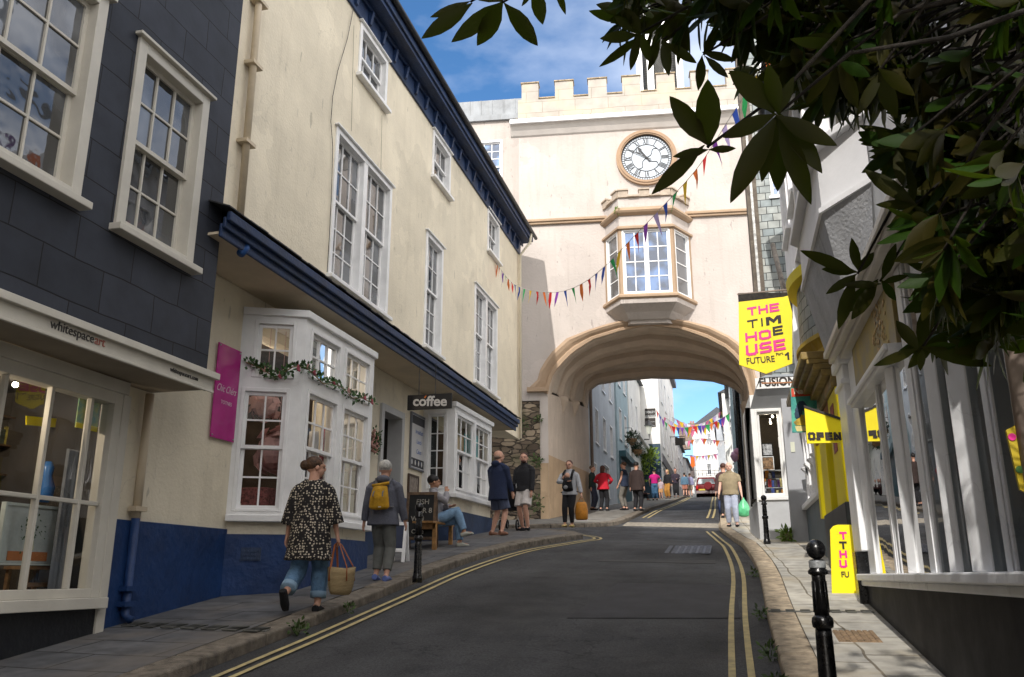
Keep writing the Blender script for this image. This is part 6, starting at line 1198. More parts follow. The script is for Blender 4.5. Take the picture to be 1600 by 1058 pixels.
# far left row and end house
block('cottage', 'white terraced cottage in the far left row, nearest', -12, -3.95, 71, 80, 6.5, 12.4, whiter, slate_grey, [('E', 72 + 2.6 * k, 73.1 + 2.6 * k, z, z + 1.6) for k in range(3) for z in (8.6, 11)])
block('cottage', 'white terraced cottage in the far left row, farthest', -12, -3.75, 80.1, 89.9, 7, 11.9, whiter, M('brown_slate', (.12, .09, .075), .7, .3), [('E', 82 + 3 * k, 83.1 + 3 * k, z, z + 1.5) for k in range(3) for z in (8.6, 10.6)])
e0, e1 = PY(1083, 700, 90), PY(1130, 700, 90); ez = PY(1100, 668, 90).z
tE, fE = block('end_house', 'white house with dark hipped roof facing down the street at its far end', e0.x, e1.x + 2.2, 90, 98, 8, ez, whiter, slate_grey, [('S', *sorted((PY(1104, 0, 90).x, PY(1112, 0, 90).x)), PY(1100, 690, 90).z, PY(1100, 678, 90).z), ('S', PY(1104, 700, 90).x, PY(1112, 700, 90).x, PY(1100, 741, 90).z, PY(1100, 724, 90).z)] if False else [('S', PY(1104, 684, 90).x, PY(1112, 684, 90).x, PY(1108, 691, 90).z, PY(1108, 677, 90).z), ('S', PY(1104, 730, 90).x, PY(1112, 730, 90).x, PY(1108, 742, 90).z, PY(1108, 724, 90).z)], roof='hip', rh=2.6)
mb = MB(); 
for k in range(14): x = e0.x + .4 * k; mb.tube([(x, 89.6, PY(1100, 745, 90).z), (x, 89.6, PY(1100, 736, 90).z)], .02, 4)
mb.tube([(e0.x, 89.6, PY(1100, 736, 90).z), (e0.x + 5.4, 89.6, PY(1100, 736, 90).z)], .03, 4); mb.build('railing', black_gloss, tE)
block('end_cottage', 'white cottage closing the far street left of the hipped house', -16, e0.x - .05, 93, 100, 8, 11.6, whiter, M('brown_slate', (.12, .09, .075)), [('S', e0.x - 1.3, e0.x - .5, 10, 11)], roof='x')
for i, (x, y, yy, w_) in enumerate(((1065, 664, 78, .55), (1072, 667, 86, .6), (1081, 661, 97, .9))):
    p = PY(x, y, yy); mb = MB(); mb.box(ID, p.x - w_ / 2, p.x + w_ / 2, yy, yy + .8, p.z - 2.2, p.z)
    cs = mb.build('chimney_stack', M('chimney_brick', (.26, .19, .15), .9, .3, 6)); setp(cs, 'brick chimney stack above the far left roofs, %s of three' % ('left', 'middle', 'right')[i], 'chimney')
    ORG[cs.name] = cs.location.copy()
    for k in range(3): mb = MB(); mb.lathe([(.07, 0), (.055, .3)], (p.x - .17 + .17 * k, yy + .4, p.z), 8); mb.build('chimney_pot', M('terracotta', (.4, .15, .07)), cs)
# right row beyond the arch
rx = .62
tR1, fR1 = block('shop_house', 'white house with dark pipes just beyond the arch on the right', rx, 6, 33, 46, 3, 12.5, whiter, slate_grey, [('W', y, y + 1.1, z, z + 1.6) for y in (35, 39, 43) for z in (7, 9.8)])
for y in (34.0, 41): mb = MB(); mb.tube([(rx - .1, y, 3.5), (rx - .1, y, 12.4)], .09, 8); mb.build('downpipe', black_gloss, tR1, True)
block('shop_house', 'teal fronted shop house second beyond the arch on the right', .35, 6, 46.1, 58, 4, 13, grey_blue, slate_grey, [('W', y, y + 1.1, z, z + 1.6) for y in (48, 52, 55) for z in (8, 10.6)])
block('shop_house', 'cream gabled shop house third beyond the arch on the right', -.1, 6, 58.1, 72, 5, 13.4, whiter, slate_grey, [('W', y, y + 1.1, z, z + 1.6) for y in (60, 64, 68) for z in (8.6, 11)])
block('shop_house', 'pale blue shop house with slate roof, fourth beyond the arch on the right', -.75, 6, 72.1, 88, 6, 14.2, pale_blue, slate_grey, [('W', y, y + 1.3, z, z + 1.8) for y in (74, 78, 83) for z in (9.4, 12)])
# hanging signs and pennants far away
t = thing('hanging_shop_sign', 'black rectangular shop sign hanging over the pavement by the far shops', 'sign', tuple(PY(1062, 690, 62)))
mb = MB(); a, b = PY(1055, 696, 64), PY(1070, 684, 64); mb.box(ID, a.x, b.x, 64, 64.06, a.z, b.z); mb.build('board', nearblack, t); mb = MB(); mb.tube([(a.x - .3, 64.03, b.z + .1), (b.x, 64.03, b.z + .1)], .03, 5); mb.build('bracket', black_gloss, t)
t = thing('orange_pennant', 'orange pennant hanging high among the far shops', 'pennant', tuple(PY(1082, 728, 72))); mb = MB(); a = PY(1080, 729, 72); mb.prism([PY(1079, 714, 72), PY(1085, 714, 72), PY(1086, 728, 72), PY(1082, 731, 72), PY(1079, 727, 72)], (0, .05, 0)); mb.build('cloth', M('orange_cloth', (.7, .15, .02), .8), t)
mb = MB(); mb.tube([PY(1082, 712, 72), PY(1070, 712, 72)], .03, 5); mb.build('pole', black_gloss, t)
for i, (x, y, c) in enumerate(((1152, 708, (.75, .35, .5)), (1158, 712, (.8, .5, .15)), (1148, 713, (.8, .45, .65)))):
    p = PY(x, y, 38); mb = MB(); mb.lathe([(.01, -.26), (.1, -.2), (.19, 0), (.13, .17), (.01, .22)], p, 12); mb.tube([p + Vector((0, 0, -.25)), Vector((rx, 38, p.z - .9))], .006, 4); setp(mb.build('balloon', M('balloon_%d' % i, c, .35), smooth=True), ['pink balloon beside the right passage corner, upper', 'amber balloon beside the pink ones', 'lilac pink balloon lowest of the three beyond the arch'][i], 'balloon', 'balloons beyond the arch')
# ================================================================ unseen tall house added to shade the road, and the lower right house
brk = M('old_brick_render', (.42, .33, .25), .9, .2, 2)
block('added_shade_house', 'unseen tall house added behind the camera to shade the road', -14, -1.95, -34, -2, -4.5, 21, brk, slate_grey, [('E', -5 - 3 * k, -3.8 - 3 * k, z, z + 1.9) for k in range(5) for z in (1.5, 5, 8.5, 12)])
block('lower_street_house', 'white rendered house down the right side of the street', 2.9, 9, -22, -1.5, -4.5, 7.5, whiter, slate_grey, [('W', -4 - 3 * k, -2.8 - 3 * k, z, z + 1.7) for k in range(5) for z in (.8, 4)])
# ================================================================ BUNTING
def bunting(label, pts3, n, cols, fw, fh, seed=0, sag=0, group=None):
    rnd = random.Random(seed); t = thing('bunting', label, 'bunting', tuple(pts3[0]), group)
    L_ = []
    P = [Vector(p) for p in pts3]
    for i in range(len(P) - 1):
        for k in range(8):
            s = k / 8; p0, p1, p2, p3 = P[max(i - 1, 0)], P[i], P[i + 1], P[min(i + 2, len(P) - 1)]
            L_.append(.5 * ((2 * p1) + (p2 - p0) * s + (2 * p0 - 5 * p1 + 4 * p2 - p3) * s * s + (3 * p1 - p0 - 3 * p2 + p3) * s ** 3))
    L_.append(P[-1]); mb = MB(); mb.tube(L_, .006 if fw < .25 else .01, 5); mb.build('cord', M('cord', (.4, .38, .36), .9), t)
    tot = sum((b - a).length for a, b in zip(L_, L_[1:])); st = tot / n; pos = reslen(L_, st)
    for k, p in enumerate(pos[:n]):
        q = pos[min(k + 1, len(pos) - 1)]; d = (q - p).normalized() if (q - p).length > 1e-6 else Vector((1, 0, 0)); m_ = (p + q) / 2 if k + 1 < len(pos) else p
        sw = Vector((rnd.uniform(-.25, .25), rnd.uniform(-.35, .35), 0)) * fh; tip = m_ - Vector((0, 0, fh)) + sw; a = m_ - d * fw / 2; b = m_ + d * fw / 2
        side = Vector((d.y, -d.x, 0)) * fw * rnd.uniform(-.3, .3); c1 = a.lerp(tip, .5) + side; c2 = b.lerp(tip, .5) - side * .6; mid_ = m_.lerp(tip, .4) + side * 1.2
        mb = MB(); mb.q([a, m_, mid_]); mb.q([m_, b, mid_]); mb.q([a, mid_, c1]); mb.q([b, c2, mid_]); mb.q([c1, mid_, tip]); mb.q([mid_, c2, tip])
        mb.build('flag', cols[k % len(cols)], t, smooth=True, weld=.0005)
def clothm(n, c):
    m = M('flag_' + n, c, .8, .08, 6); nt = m.node_tree; P = nt.nodes['Principled BSDF']
    if not nt.nodes.get('tl'):
        tr = nt.nodes.new('ShaderNodeBsdfTranslucent'); tr.name = 'tl'; tr.inputs[0].default_value = c4(c); x = nt.nodes.new('ShaderNodeMixShader'); x.inputs[0].default_value = .4
        o = nt.nodes['Material Output']; nt.links.new(P.outputs[0], x.inputs[1]); nt.links.new(tr.outputs[0], x.inputs[2]); nt.links.new(x.outputs[0], o.inputs[0])
    return m
fo, fr_, fp, fl, fb, fg, fyy, fw_, fpk = clothm('orange', (.72, .18, .04)), clothm('red', (.6, .03, .03)), clothm('purple', (.25, .06, .4)), clothm('lilac', (.50, .4, .68)), clothm('blue', (.03, .08, .4)), clothm('green', (.03, .35, .1)), clothm('yellow', (.75, .5, .04)), clothm('white', (.75, .75, .75)), clothm('pink', (.75, .2, .35))
wallp = PX(776, 412, -6.1)
pa1 = [wallp] + [PY(x, y, Y) for x, y, Y in ((795, 437, 20.6), (815, 450, 19.6), (845, 456, 18.7), (880, 455, 17.7), (915, 440, 16.8), (950, 412, 15.8))]
bunting('string of small multicoloured flags sagging from the cream house wall', pa1, 21, [fo, fr_, fp, fb, fg, fo, fr_, fb, fb, fg, fyy, fr_], .14, .37, 1)
pa2 = [PY(950, 412, 15.8)] + [PY(x, y, Y) for x, y, Y in ((990, 370, 15), (1040, 318, 14.2), (1090, 262, 13.4), (1140, 185, 12.6), (1200, 90, 11.8), (1250, 20, 11.2))]
bunting('string of larger multicoloured flags rising past the oriel window to the right', pa2, 19, [fg, fyy, fo, fr_, fp, fl, fb], .14, .40, 2)
for i, (pts, n, cs) in enumerate((([(1025, 640), (1040, 660), (1060, 668), (1085, 666), (1110, 662), (1140, 645), (1158, 620)], 24, [fr_, fb, fp, fg, fo]), ([(1035, 650), (1060, 665), (1080, 672), (1105, 668), (1130, 655), (1155, 640)], 22, [fpk, fw_, fl, fyy]), ([(1070, 690), (1095, 685), (1120, 688), (1150, 690)], 16, [fw_, fpk, fo, fw_]), ([(1078, 712), (1100, 712), (1125, 708), (1150, 700)], 16, [fpk, fl, fyy, fw_]), ([(1050, 652), (1080, 664), (1110, 655), (1145, 625)], 18, [fw_, fpk, fyy, fl]))):
    Y_ = (52, 58, 68, 78, 63)[i]
    bunting('far string of flags beyond the arch, %s' % ('darkest red and blue one', 'pink and white one just behind', 'white and orange one before the end house', 'lowest one across the end house', 'highest pale one on the sky')[i], [PY(x, y, Y_ + k * .8) for k, (x, y) in enumerate(pts)], n, cs, .33, .55, 10 + i, group='bunting strings beyond the arch')
# ================================================================ PEOPLE
def remesh(mb, voxel, sm=3, name='t'):
    me = bpy.data.meshes.new('t'); me.from_pydata(mb.v, [], mb.f); me.update()
    import bmesh
    bm = bmesh.new(); bm.from_mesh(me); bmesh.ops.recalc_face_normals(bm, faces=bm.faces); bm.to_mesh(me); bm.free()
    o = bpy.data.objects.new('t', me); COL.objects.link(o); r = o.modifiers.new('r', 'REMESH'); r.mode = 'VOXEL'; r.voxel_size = voxel; r.use_smooth_shade = True
    s = o.modifiers.new('s', 'SMOOTH'); s.iterations = sm; s.factor = .5
    dg = bpy.context.evaluated_depsgraph_get(); m2 = bpy.data.meshes.new_from_object(o.evaluated_get(dg)); bpy.data.objects.remove(o); bpy.data.meshes.remove(me); return m2
def addmesh(me, name, mat, par):
    for v in me.vertices: v.co -= ORG[par.name]
    me.materials.clear(); me.materials.append(mat); me.polygons.foreach_set('use_smooth', [True] * len(me.polygons))
    o = bpy.data.objects.new(name, me); me.name = name; COL.objects.link(o); o.parent = par; ORG[o.name] = ORG[par.name]; return o
def ik(a, c, l1, l2, pole):
    d = c - a; L_ = min(d.length, (l1 + l2) * .999); d = d.normalized(); x = (l1 * l1 - l2 * l2 + L_ * L_) / (2 * L_); h = math.sqrt(max(l1 * l1 - x * x, 0)); p = pole - d * pole.dot(d); p.normalize(); return a + d * x + p * h, a + d * L_
skin_l = M('light_skin', (.56, .31, .22), .55, .06, 20); skin_t = M('tanned_skin', (.40, .21, .13), .55, .06, 20); skin_p = M('pale_skin', (.62, .38, .29), .55, .06, 20)
denim = M('blue_denim', (.13, .25, .42), .85, .18, 12, .5, 45, obj=False); darkc = M('black_fabric', (.012, .012, .015), .9, .2, 12, .4, 35); eyem = M('eye_dark', (.01, .008, .008), .3); lipm = M('lip', (.40, .12, .10), .5)
def fabric(n, c, v=.12): return M('fabric_' + n, c, .9, v, 9, .45, 35)
def person(label, pos, face, H, skin=skin_l, hair=None, hairm=None, top=None, topm=None, bottom='trousers', botm=denim, shoem=darkc, feet=None, hands=None, lean=0, seat=None, vox=.014, turn=0, width=1.0, fingers=True, build_face=True, hem=.47, flare=1.0, sleeve='long', shoes=True, belly=1.0, cuff=None, poles=None, group=None, headtilt=0, cuffz=None, shorts_z=.30, top_len_vox=None):
    base = Vector(pos); ca, sa = math.cos(face), math.sin(face); vox_b = vox * .62
    def T(p): p = Vector(p) * H; return base + Vector((p.x * ca - p.y * sa, p.x * sa + p.y * ca, p.z))
    t = thing('person', label, 'person', tuple(base), group)
    feet = feet or [(-.06, .0, .045), (.06, .0, .045)]
    hipz = .515 if seat is None else seat
    pel = Vector((0, 0, hipz)); ly = math.sin(lean); lz = math.cos(lean)
    def sp(k, y=0): return pel + Vector((0, k * ly + y * lz, k * lz - y * ly))   # spine point k above pelvis
    sh = .30; W_ = .108 * width
    shL, shR = sp(.274, -.005) + Vector((-W_ * .94, 0, 0)), sp(.274, -.005) + Vector((W_ * .94, 0, 0))
    hipL, hipR = pel + Vector((-.05, 0, -.01)), pel + Vector((.05, 0, -.01))
    hands = hands or [(-.16, .02, .44), (.16, .02, .44)]
    hands = [Vector(h) for h in hands]; poles = poles or [(-.4, -1, 0), (.4, -1, 0)]
    arms = []
    for s_, hnd, po in ((shL, hands[0], poles[0]), (shR, hands[1], poles[1])): e, w_ = ik(s_, hnd, .165, .15, Vector(po)); arms.append((s_, e, w_))
    legs = []
    for hp, ft in ((hipL, feet[0]), (hipR, feet[1])): k, a = ik(hp, Vector(ft[:3]), .245, .235, Vector((0, 1, .12)) if seat is None else Vector((0, .6, 1))); legs.append((hp, k, a))
    neck = sp(sh + .03, .0); hc = sp(.0, 0) + Vector((0, (sh + .104) * ly + .012, (sh + .104) * lz)); 
    ht = turn; hr = Matrix.Rotation(ht, 3, 'Z') @ Matrix.Rotation(-headtilt, 3, 'X')
    xr = Vector((1, 0, 0))
    def R2(p, rx, ry): return (T(p), rx * H, ry * H)
    def tubeT(mb, pts, rr, n=12, ref=None):
        ref = ref or (ca, sa, 0); mb.tube([T(p) for p in pts], [((r[0] * H, r[1] * H) if isinstance(r, (tuple, list)) else r * H) for r in rr], n, ref=ref)
    body = MB(); wd = width
    tubeT(body, [sp(-.05), sp(-.02), sp(.06), sp(.15, .004), sp(.24), sp(.29, -.003), sp(.315)], [(.06 * wd, .05), (.09 * wd, .064), (.082 * wd, .058 * belly), (.092 * wd, .062 * belly), (.094 * wd, .056), (.058 * wd, .038), (.035, .035)])
    tubeT(body, [sp(.28), sp(.31), sp(.335), hc + Vector((0, -.008, -.03))], [(.05, .034), (.040, .036), .034, .033])
    def ell(mb, c, r, rot=None, n=14, m=10):
        rot3 = Matrix.Rotation(face, 3, 'Z') @ (rot or Matrix.Identity(3)); k_ = H * (1.09 if rot is not None else 1); mb.ell(T(c), (r[0] * k_, r[1] * k_, r[2] * k_), n, m, rot3)
    HS = 1.09
    def hd(x, y, z): return hc + hr @ (Vector((x, y, z)) * HS)
    ell(body, hd(0, -.006, .012), (.046, .056, .052), hr); ell(body, hd(0, .012, -.022), (.037, .042, .044), hr); ell(body, hd(0, .022, -.047), (.02, .02, .016), hr)
    ell(body, hd(0, .057, -.008), (.008, .012, .015), hr, 8, 6); ell(body, hd(0, .05, .012), (.03, .01, .01), hr, 8, 6)
    for s in (-1, 1): ell(body, hd(.045 * s, -.004, -.006), (.007, .011, .016), hr, 8, 6)
    for s, (a, e, w_) in zip((-1, 1), arms):
        tubeT(body, [a + (a - e) * .04, a - (a - e) * .02, a - (a - e) * .10, a.lerp(e, .3), e, e.lerp(w_, .35), w_], [.006, .018, .026, .028, .022, .023, .0145], 10)
        d = (w_ - e).normalized(); pc = w_ + d * .028; u = Vector((0, 1, 0)) - d * d.y
        if u.length < .2: u = Vector((0, 0, 1)) - d * d.z
        u.normalize(); v = d.cross(u)
        tubeT(body, [w_ - d * .005, w_ + d * .02, w_ + d * .052], [(.014, .010), (.012, .022), (.010, .021)], 10, ref=tuple((Matrix.Rotation(face, 3, 'Z') @ v)))
        if fingers:
            for k in range(4):
                o = u * (.016 - .0105 * k); l = (.034, .038, .036, .028)[k]; b0 = w_ + d * .05 + o; side = -v * (1 if s > 0 else -1); f1 = b0 + d * l * .5 + side * .004 ; f2 = b0 + d * l * .85 + side * .016; tubeT(body, [b0, f1, f2], [.0058, .0052, .0042], 6)
            th = w_ + d * .02 + u * .017; tubeT(body, [th, th + u * .012 + d * .014, th + u * .014 + d * .033], [.0075, .0065, .005], 6)
        else: tubeT(body, [w_ + d * .045, w_ + d * .085], [(.008, .019), (.005, .012)], 8)
    for (hp, k, a) in legs:
        tubeT(body, [hp + Vector((0, 0, .02)), hp.lerp(k, .4), k, k.lerp(a, .3), a], [(.05, .058), .048, .034, .036, .020], 12)
    for i, (hp, k, a) in enumerate(legs):
        ft = feet[i]; ya = ft[3] if len(ft) > 3 else 0; pt = ft[4] if len(ft) > 4 else 0
        fd = Vector((math.sin(ya) * math.cos(pt), math.cos(ya) * math.cos(pt), math.sin(pt))); up = Vector((0, -math.sin(pt), math.cos(pt)))
        hb = a - fd * .028 - up * .022; tubeT(body, [a, hb + up * .008], [.02, .021], 10); tubeT(body, [hb, hb + fd * .04, hb + fd * .085, hb + fd * .115], [(.02, .018), (.022, .02), (.026, .015), (.02, .008)], 10, ref=tuple(Matrix.Rotation(face, 3, 'Z') @ Vector((math.cos(ya), -math.sin(ya), 0))))
        if shoes:
            sm_ = MB(); tubeT(sm_, [hb - fd * .012 - up * .004, hb + fd * .03 - up * .002, hb + fd * .085 - up * .006, hb + fd * .125 - up * .009], [(.025, .025), (.027, .027), (.031, .019), (.022, .011)], 12, ref=tuple(Matrix.Rotation(face, 3, 'Z') @ Vector((math.cos(ya), -math.sin(ya), 0))))
            addmesh(remesh(sm_, vox * .55, 2), 'shoe', shoem, t)
    addmesh(remesh(body, vox_b, 2), 'body', skin, t)
    # trousers
    if bottom:
        mb = MB(); infl = {'trousers': .012, 'wide': .019, 'shorts': .022, 'leggings': .006}[bottom]
        tubeT(mb, [sp(-.07), sp(-.03), sp(.03), sp(.055)], [(.07 * wd, .058), (.096 * wd + .004, .072), (.092 * wd, .067), (.087 * wd, .063)], 16)
        for hp, k, a in legs:
            tot = 1.0
            if bottom == 'shorts': q_ = hp.lerp(k, .86); P_ = [hp + Vector((0, 0, .03)), hp.lerp(k, .4), q_]; rr = [(.054, .064), .056 + infl * .5, .050 + infl]
            else:
                e_ = k.lerp(a, .9 if cuffz is None else cuffz); P_ = [hp + Vector((0, 0, .03)), hp.lerp(k, .4), hp.lerp(k, .8), k, k.lerp(a, .25), k.lerp(a, .6), e_]; rr = [(.054, .064), .053 + infl * .4, .043 + infl * .8, .037 + infl, .036 + infl * 1.1, .029 + infl * 1.1, .024 + infl * 1.1]
            tubeT(mb, P_, rr, 14)
        tr = addmesh(remesh(mb, vox * .8, 3), 'shorts' if bottom == 'shorts' else 'trousers', botm, t)
        if cuff:
            for hp, k, a in legs:
                e_ = k.lerp(a, cuffz or .9); d = (a - k).normalized(); mb = MB(); r_ = .024 + infl * 1.1 + .005; tubeT(mb, [e_ - d * .035, e_ + d * .004], [r_ + .002, r_], 14); mb2 = mb.build('cuff', cuff, tr, smooth=True)
    # top
    if topm:
        mb = MB(); i_ = .014 if top != 'tee' else .010
        low = hem - hipz; ks = [low, low + .04, .04, .13, .22, .285, .315]
        if low > .02: ks = [low, low + .02, .1, .16, .22, .285, .315]
        fl_ = flare
        rr = [(.098 * wd * fl_ + i_, (.072 * belly) * fl_ + i_), (.097 * wd * (1 + (fl_ - 1) * .8) + i_, .07 * belly * (1 + (fl_ - 1) * .8) + i_), (.088 * wd * (1 + (fl_ - 1) * .55) + i_, .064 * belly * (1 + (fl_ - 1) * .5) + i_), (.094 * wd + i_ * 1.0, .066 * belly + i_), (.103 * wd + i_ * .6, .060 + i_), (.066 * wd + i_ * .4, .044 + i_), (.042, .040)]
        tubeT(mb, [sp(k_) if seat is None or k_ > 0 else sp(k_) for k_ in ks], rr, 20)
        for a, e, w_ in arms: tubeT(mb, [sp(.30) + (a - sp(.27)) * .25, sp(.288) + (a - sp(.27)) * .6, a + Vector((0, 0, -.008)) - (a - sp(.27)) * .08], [.03, .03, .026], 10)
        for a, e, w_ in arms:
            if sleeve == 'long': tubeT(mb, [a + (a - e) * .14, a + (a - e) * .08, a - (a - e) * .03, a - (a - e) * .16, a.lerp(e, .35), e, e.lerp(w_, .5), e.lerp(w_, .93)], [.006, .020, .031, .038 + i_ * .4, .036 + i_ * .4, .030 + i_ * .5, .028 + i_ * .5, .023 + i_ * .5], 12)
            elif sleeve == 'wide': tubeT(mb, [a + (a - e) * .14, a + (a - e) * .08, a - (a - e) * .03, a - (a - e) * .16, a.lerp(e, .35), e, e.lerp(w_, .55)], [.006, .020, .031, .042, .045, .052, .060], 12)
            elif sleeve == 'short': tubeT(mb, [a + (a - e) * .14, a + (a - e) * .08, a - (a - e) * .03, a - (a - e) * .16, a.lerp(e, .3), a.lerp(e, .66)], [.006, .020, .031, .040, .040, .040], 12)
            elif sleeve == 'rolled': tubeT(mb, [a + (a - e) * .14, a + (a - e) * .08, a - (a - e) * .03, a - (a - e) * .16, a.lerp(e, .35), e, e.lerp(w_, .4)], [.006, .020, .031, .038 + i_ * .4, .036 + i_ * .4, .030 + i_ * .5, .029 + i_ * .5], 12)
        if top == 'hood': ell(mb, sp(.315, -.05), (.062, .042, .036))
        if top == 'collar': tubeT(mb, [sp(.30), sp(.345)], [.05, .047], 14)
        mt_ = addmesh(remesh(mb, top_len_vox or vox * .8, 3), 'coat' if hem < .45 else 'top', topm, t)
    if hairm:
        mb = MB()
        if hair == 'short': ell(mb, hd(0, -.014, .022), (.0495, .056, .05), hr)
        elif hair == 'bald': ell(mb, hd(0, -.022, -.01), (.047, .045, .026), hr)
        elif hair == 'bun': ell(mb, hd(0, -.012, .02), (.050, .057, .051), hr); ell(mb, hd(-.012, -.064, .012), (.034, .030, .032), hr); rnd = random.Random(2); [tuft(mb, T(hd(-.012, -.07, .01)), .05 * H, 1, .03, rnd)]
        elif hair == 'tied': ell(mb, hd(0, -.014, .022), (.05, .056, .051), hr); ell(mb, hd(0, -.05, .05), (.025, .025, .022), hr)
        elif hair == 'long': ell(mb, hd(0, -.016, .02), (.052, .057, .052), hr); tubeT(mb, [hd(0, -.03, .03), hd(0, -.04, -.03), hd(0, -.045, -.085)], [(.05, .03), (.055, .028), (.05, .02)], 14)
        elif hair == 'thick': ell(mb, hd(0, -.012, .024), (.052, .059, .052), hr)
        addmesh(remesh(mb, vox * .5, 2), 'hair', hairm, t)
    if build_face:
        mb = MB(); [ell(mb, hd(.0175 * s, .0455, .002), (.0052, .003, .003), hr, 8, 6) for s in (-1, 1)]; mb.build('eyes', eyem, t, True)
        mb = MB(); ell(mb, hd(0, .0505, -.031), (.012, .004, .004), hr, 8, 6); mb.build('mouth', lipm, t, True)
        if hairm: mb = MB(); [ell(mb, hd(.018 * s, .0485, .014), (.010, .003, .002), hr, 8, 6) for s in (-1, 1)]; mb.build('eyebrows', hairm, t, True)
    t_info = dict(T=T, arms=arms, legs=legs, hd=hd, sp=sp, hc=hc, t=t, H=H, ell=ell, tubeT=tubeT, hr=hr, face=face)
    return t_info
def stand(x, y): return (x, y, gz(x, y))
brownhair = M('brown_hair', (.10, .05, .025), .6, .4, 30, .6, 60); greyhair = M('silver_hair', (.50, .49, .46), .7, .2, 30, .6, 60); darkhair = M('dark_hair', (.012, .009, .008), .5, .3, 30, .5, 60); blond = M('blond_hair', (.55, .38, .15), .6, .2, 20); auburn = M('auburn_hair', (.07, .025, .015), .6, .3, 20)
# patterned smock
def smock_mat():
    m, nt, P, n, l = newmat('spotted_smock'); MATS['spotted_smock'] = m
    tcn = n('ShaderNodeTexCoord'); v = n('ShaderNodeTexVoronoi'); v.inputs['Scale'].default_value = 36; v.inputs['Randomness'].default_value = .55; l(tcn.outputs['Object'], v.inputs['Vector'])
    r = n('ShaderNodeMapRange'); r.inputs['From Min'].default_value = .33; r.inputs['From Max'].default_value = .38; l(v.outputs['Distance'], r.inputs['Value'])
    mx = n('ShaderNodeMix'); mx.data_type = 'RGBA'; mx.inputs['A'].default_value = (.50, .44, .35, 1); mx.inputs['B'].default_value = (.010, .008, .009, 1); l(r.outputs[0], mx.inputs['Factor']); l(mx.outputs['Result'], P.inputs['Base Color']); P.inputs['Roughness'].default_value = .9
    b = n('ShaderNodeTexNoise'); b.inputs['Scale'].default_value = 7; l(tcn.outputs['Object'], b.inputs['Vector']); k = n('ShaderNodeBump'); k.inputs['Strength'].default_value = .6; k.inputs['Distance'].default_value = .05; l(b.outputs['Fac'], k.inputs['Height']); l(k.outputs[0], P.inputs['Normal']); return m
sm = smock_mat()
# 1 woman in smock
w1 = person('woman in a black spotted smock and rolled jeans walking away with a straw basket', stand(-4.42, 8.62), R(8), 1.66, skin_l, 'bun', brownhair, 'smock', sm, 'wide', denim, darkc, feet=[(-.085, -.15, .115, R(4), R(-62)), (.055, .06, .045)], hands=[(-.17, .03, .44), (.175, .04, .455)], vox=.012, hem=.32, flare=1.5, sleeve='wide', turn=R(-52), cuff=M('pale_denim', (.25, .38, .52), .85), cuffz=.80, build_face=True, top_len_vox=.012, lean=.04)
T_ = w1['T']; hw = w1['arms'][1][2]; 
straw = M('straw_weave', (.46, .34, .17), .9, .25, 4, .4, 20)
def basket_mat():
    m, nt, P, n, l = newmat('woven_straw'); tcn = n('ShaderNodeTexCoord'); w_ = n('ShaderNodeTexWave'); w_.bands_direction = 'Z'; w_.inputs['Scale'].default_value = 26; w_.inputs['Distortion'].default_value = 2.5; w_.inputs['Detail'].default_value = 3; l(tcn.outputs['Object'], w_.inputs['Vector'])
    mx = n('ShaderNodeMix'); mx.data_type = 'RGBA'; mx.inputs['A'].default_value = (.30, .20, .09, 1); mx.inputs['B'].default_value = (.60, .47, .26, 1); l(w_.outputs['Fac'], mx.inputs['Factor']); l(mx.outputs['Result'], P.inputs['Base Color']); P.inputs['Roughness'].default_value = .9
    k = n('ShaderNodeBump'); k.inputs['Strength'].default_value = .8; k.inputs['Distance'].default_value = .02; l(w_.outputs['Fac'], k.inputs['Height']); l(k.outputs[0], P.inputs['Normal']); return m
bm_ = basket_mat(); hp_ = T_(hw + Vector((.012, .0, -.05))); bt = thing('straw_basket', 'straw basket with brown leather handles carried by the woman in the smock', 'basket', tuple(hp_ - Vector((0, 0, .58))))
bc = hp_ + Vector((.06, -.02, -.56)); rings = []
for z, rx_, ry_ in ((.02, .10, .08), (.05, .12, .10), (.12, .14, .11), (.24, .15, .12), (.29, .16, .10)): rings.append([bc + Vector((math.cos(2 * math.pi * k / 24) * rx_, math.sin(2 * math.pi * k / 24) * ry_, z + .012 * math.sin(4 * math.pi * k / 24) * z * 5)) for k in range(24)])
mb = MB(); mb.loft(rings); mb.build('basket', bm_, bt, smooth=True)
lthr = M('tan_leather', (.33, .10, .03), .5, .15, 10)
for s in (-.05, .05):
    mb = MB(); mb.tube([bc + Vector((-.09, s * 1.9, .16)), bc + Vector((-.085, s * 1.7, .3)), hp_ + Vector((-.03, s * .5, -.03)), hp_ + Vector((0, s * .3, .0)), hp_ + Vector((.03, s * .5, -.03)), bc + Vector((.1, s * 1.7, .3)), bc + Vector((.11, s * 1.9, .16))], [(.012, .006)] * 7, 6); mb.build('handle', lthr, bt, True)
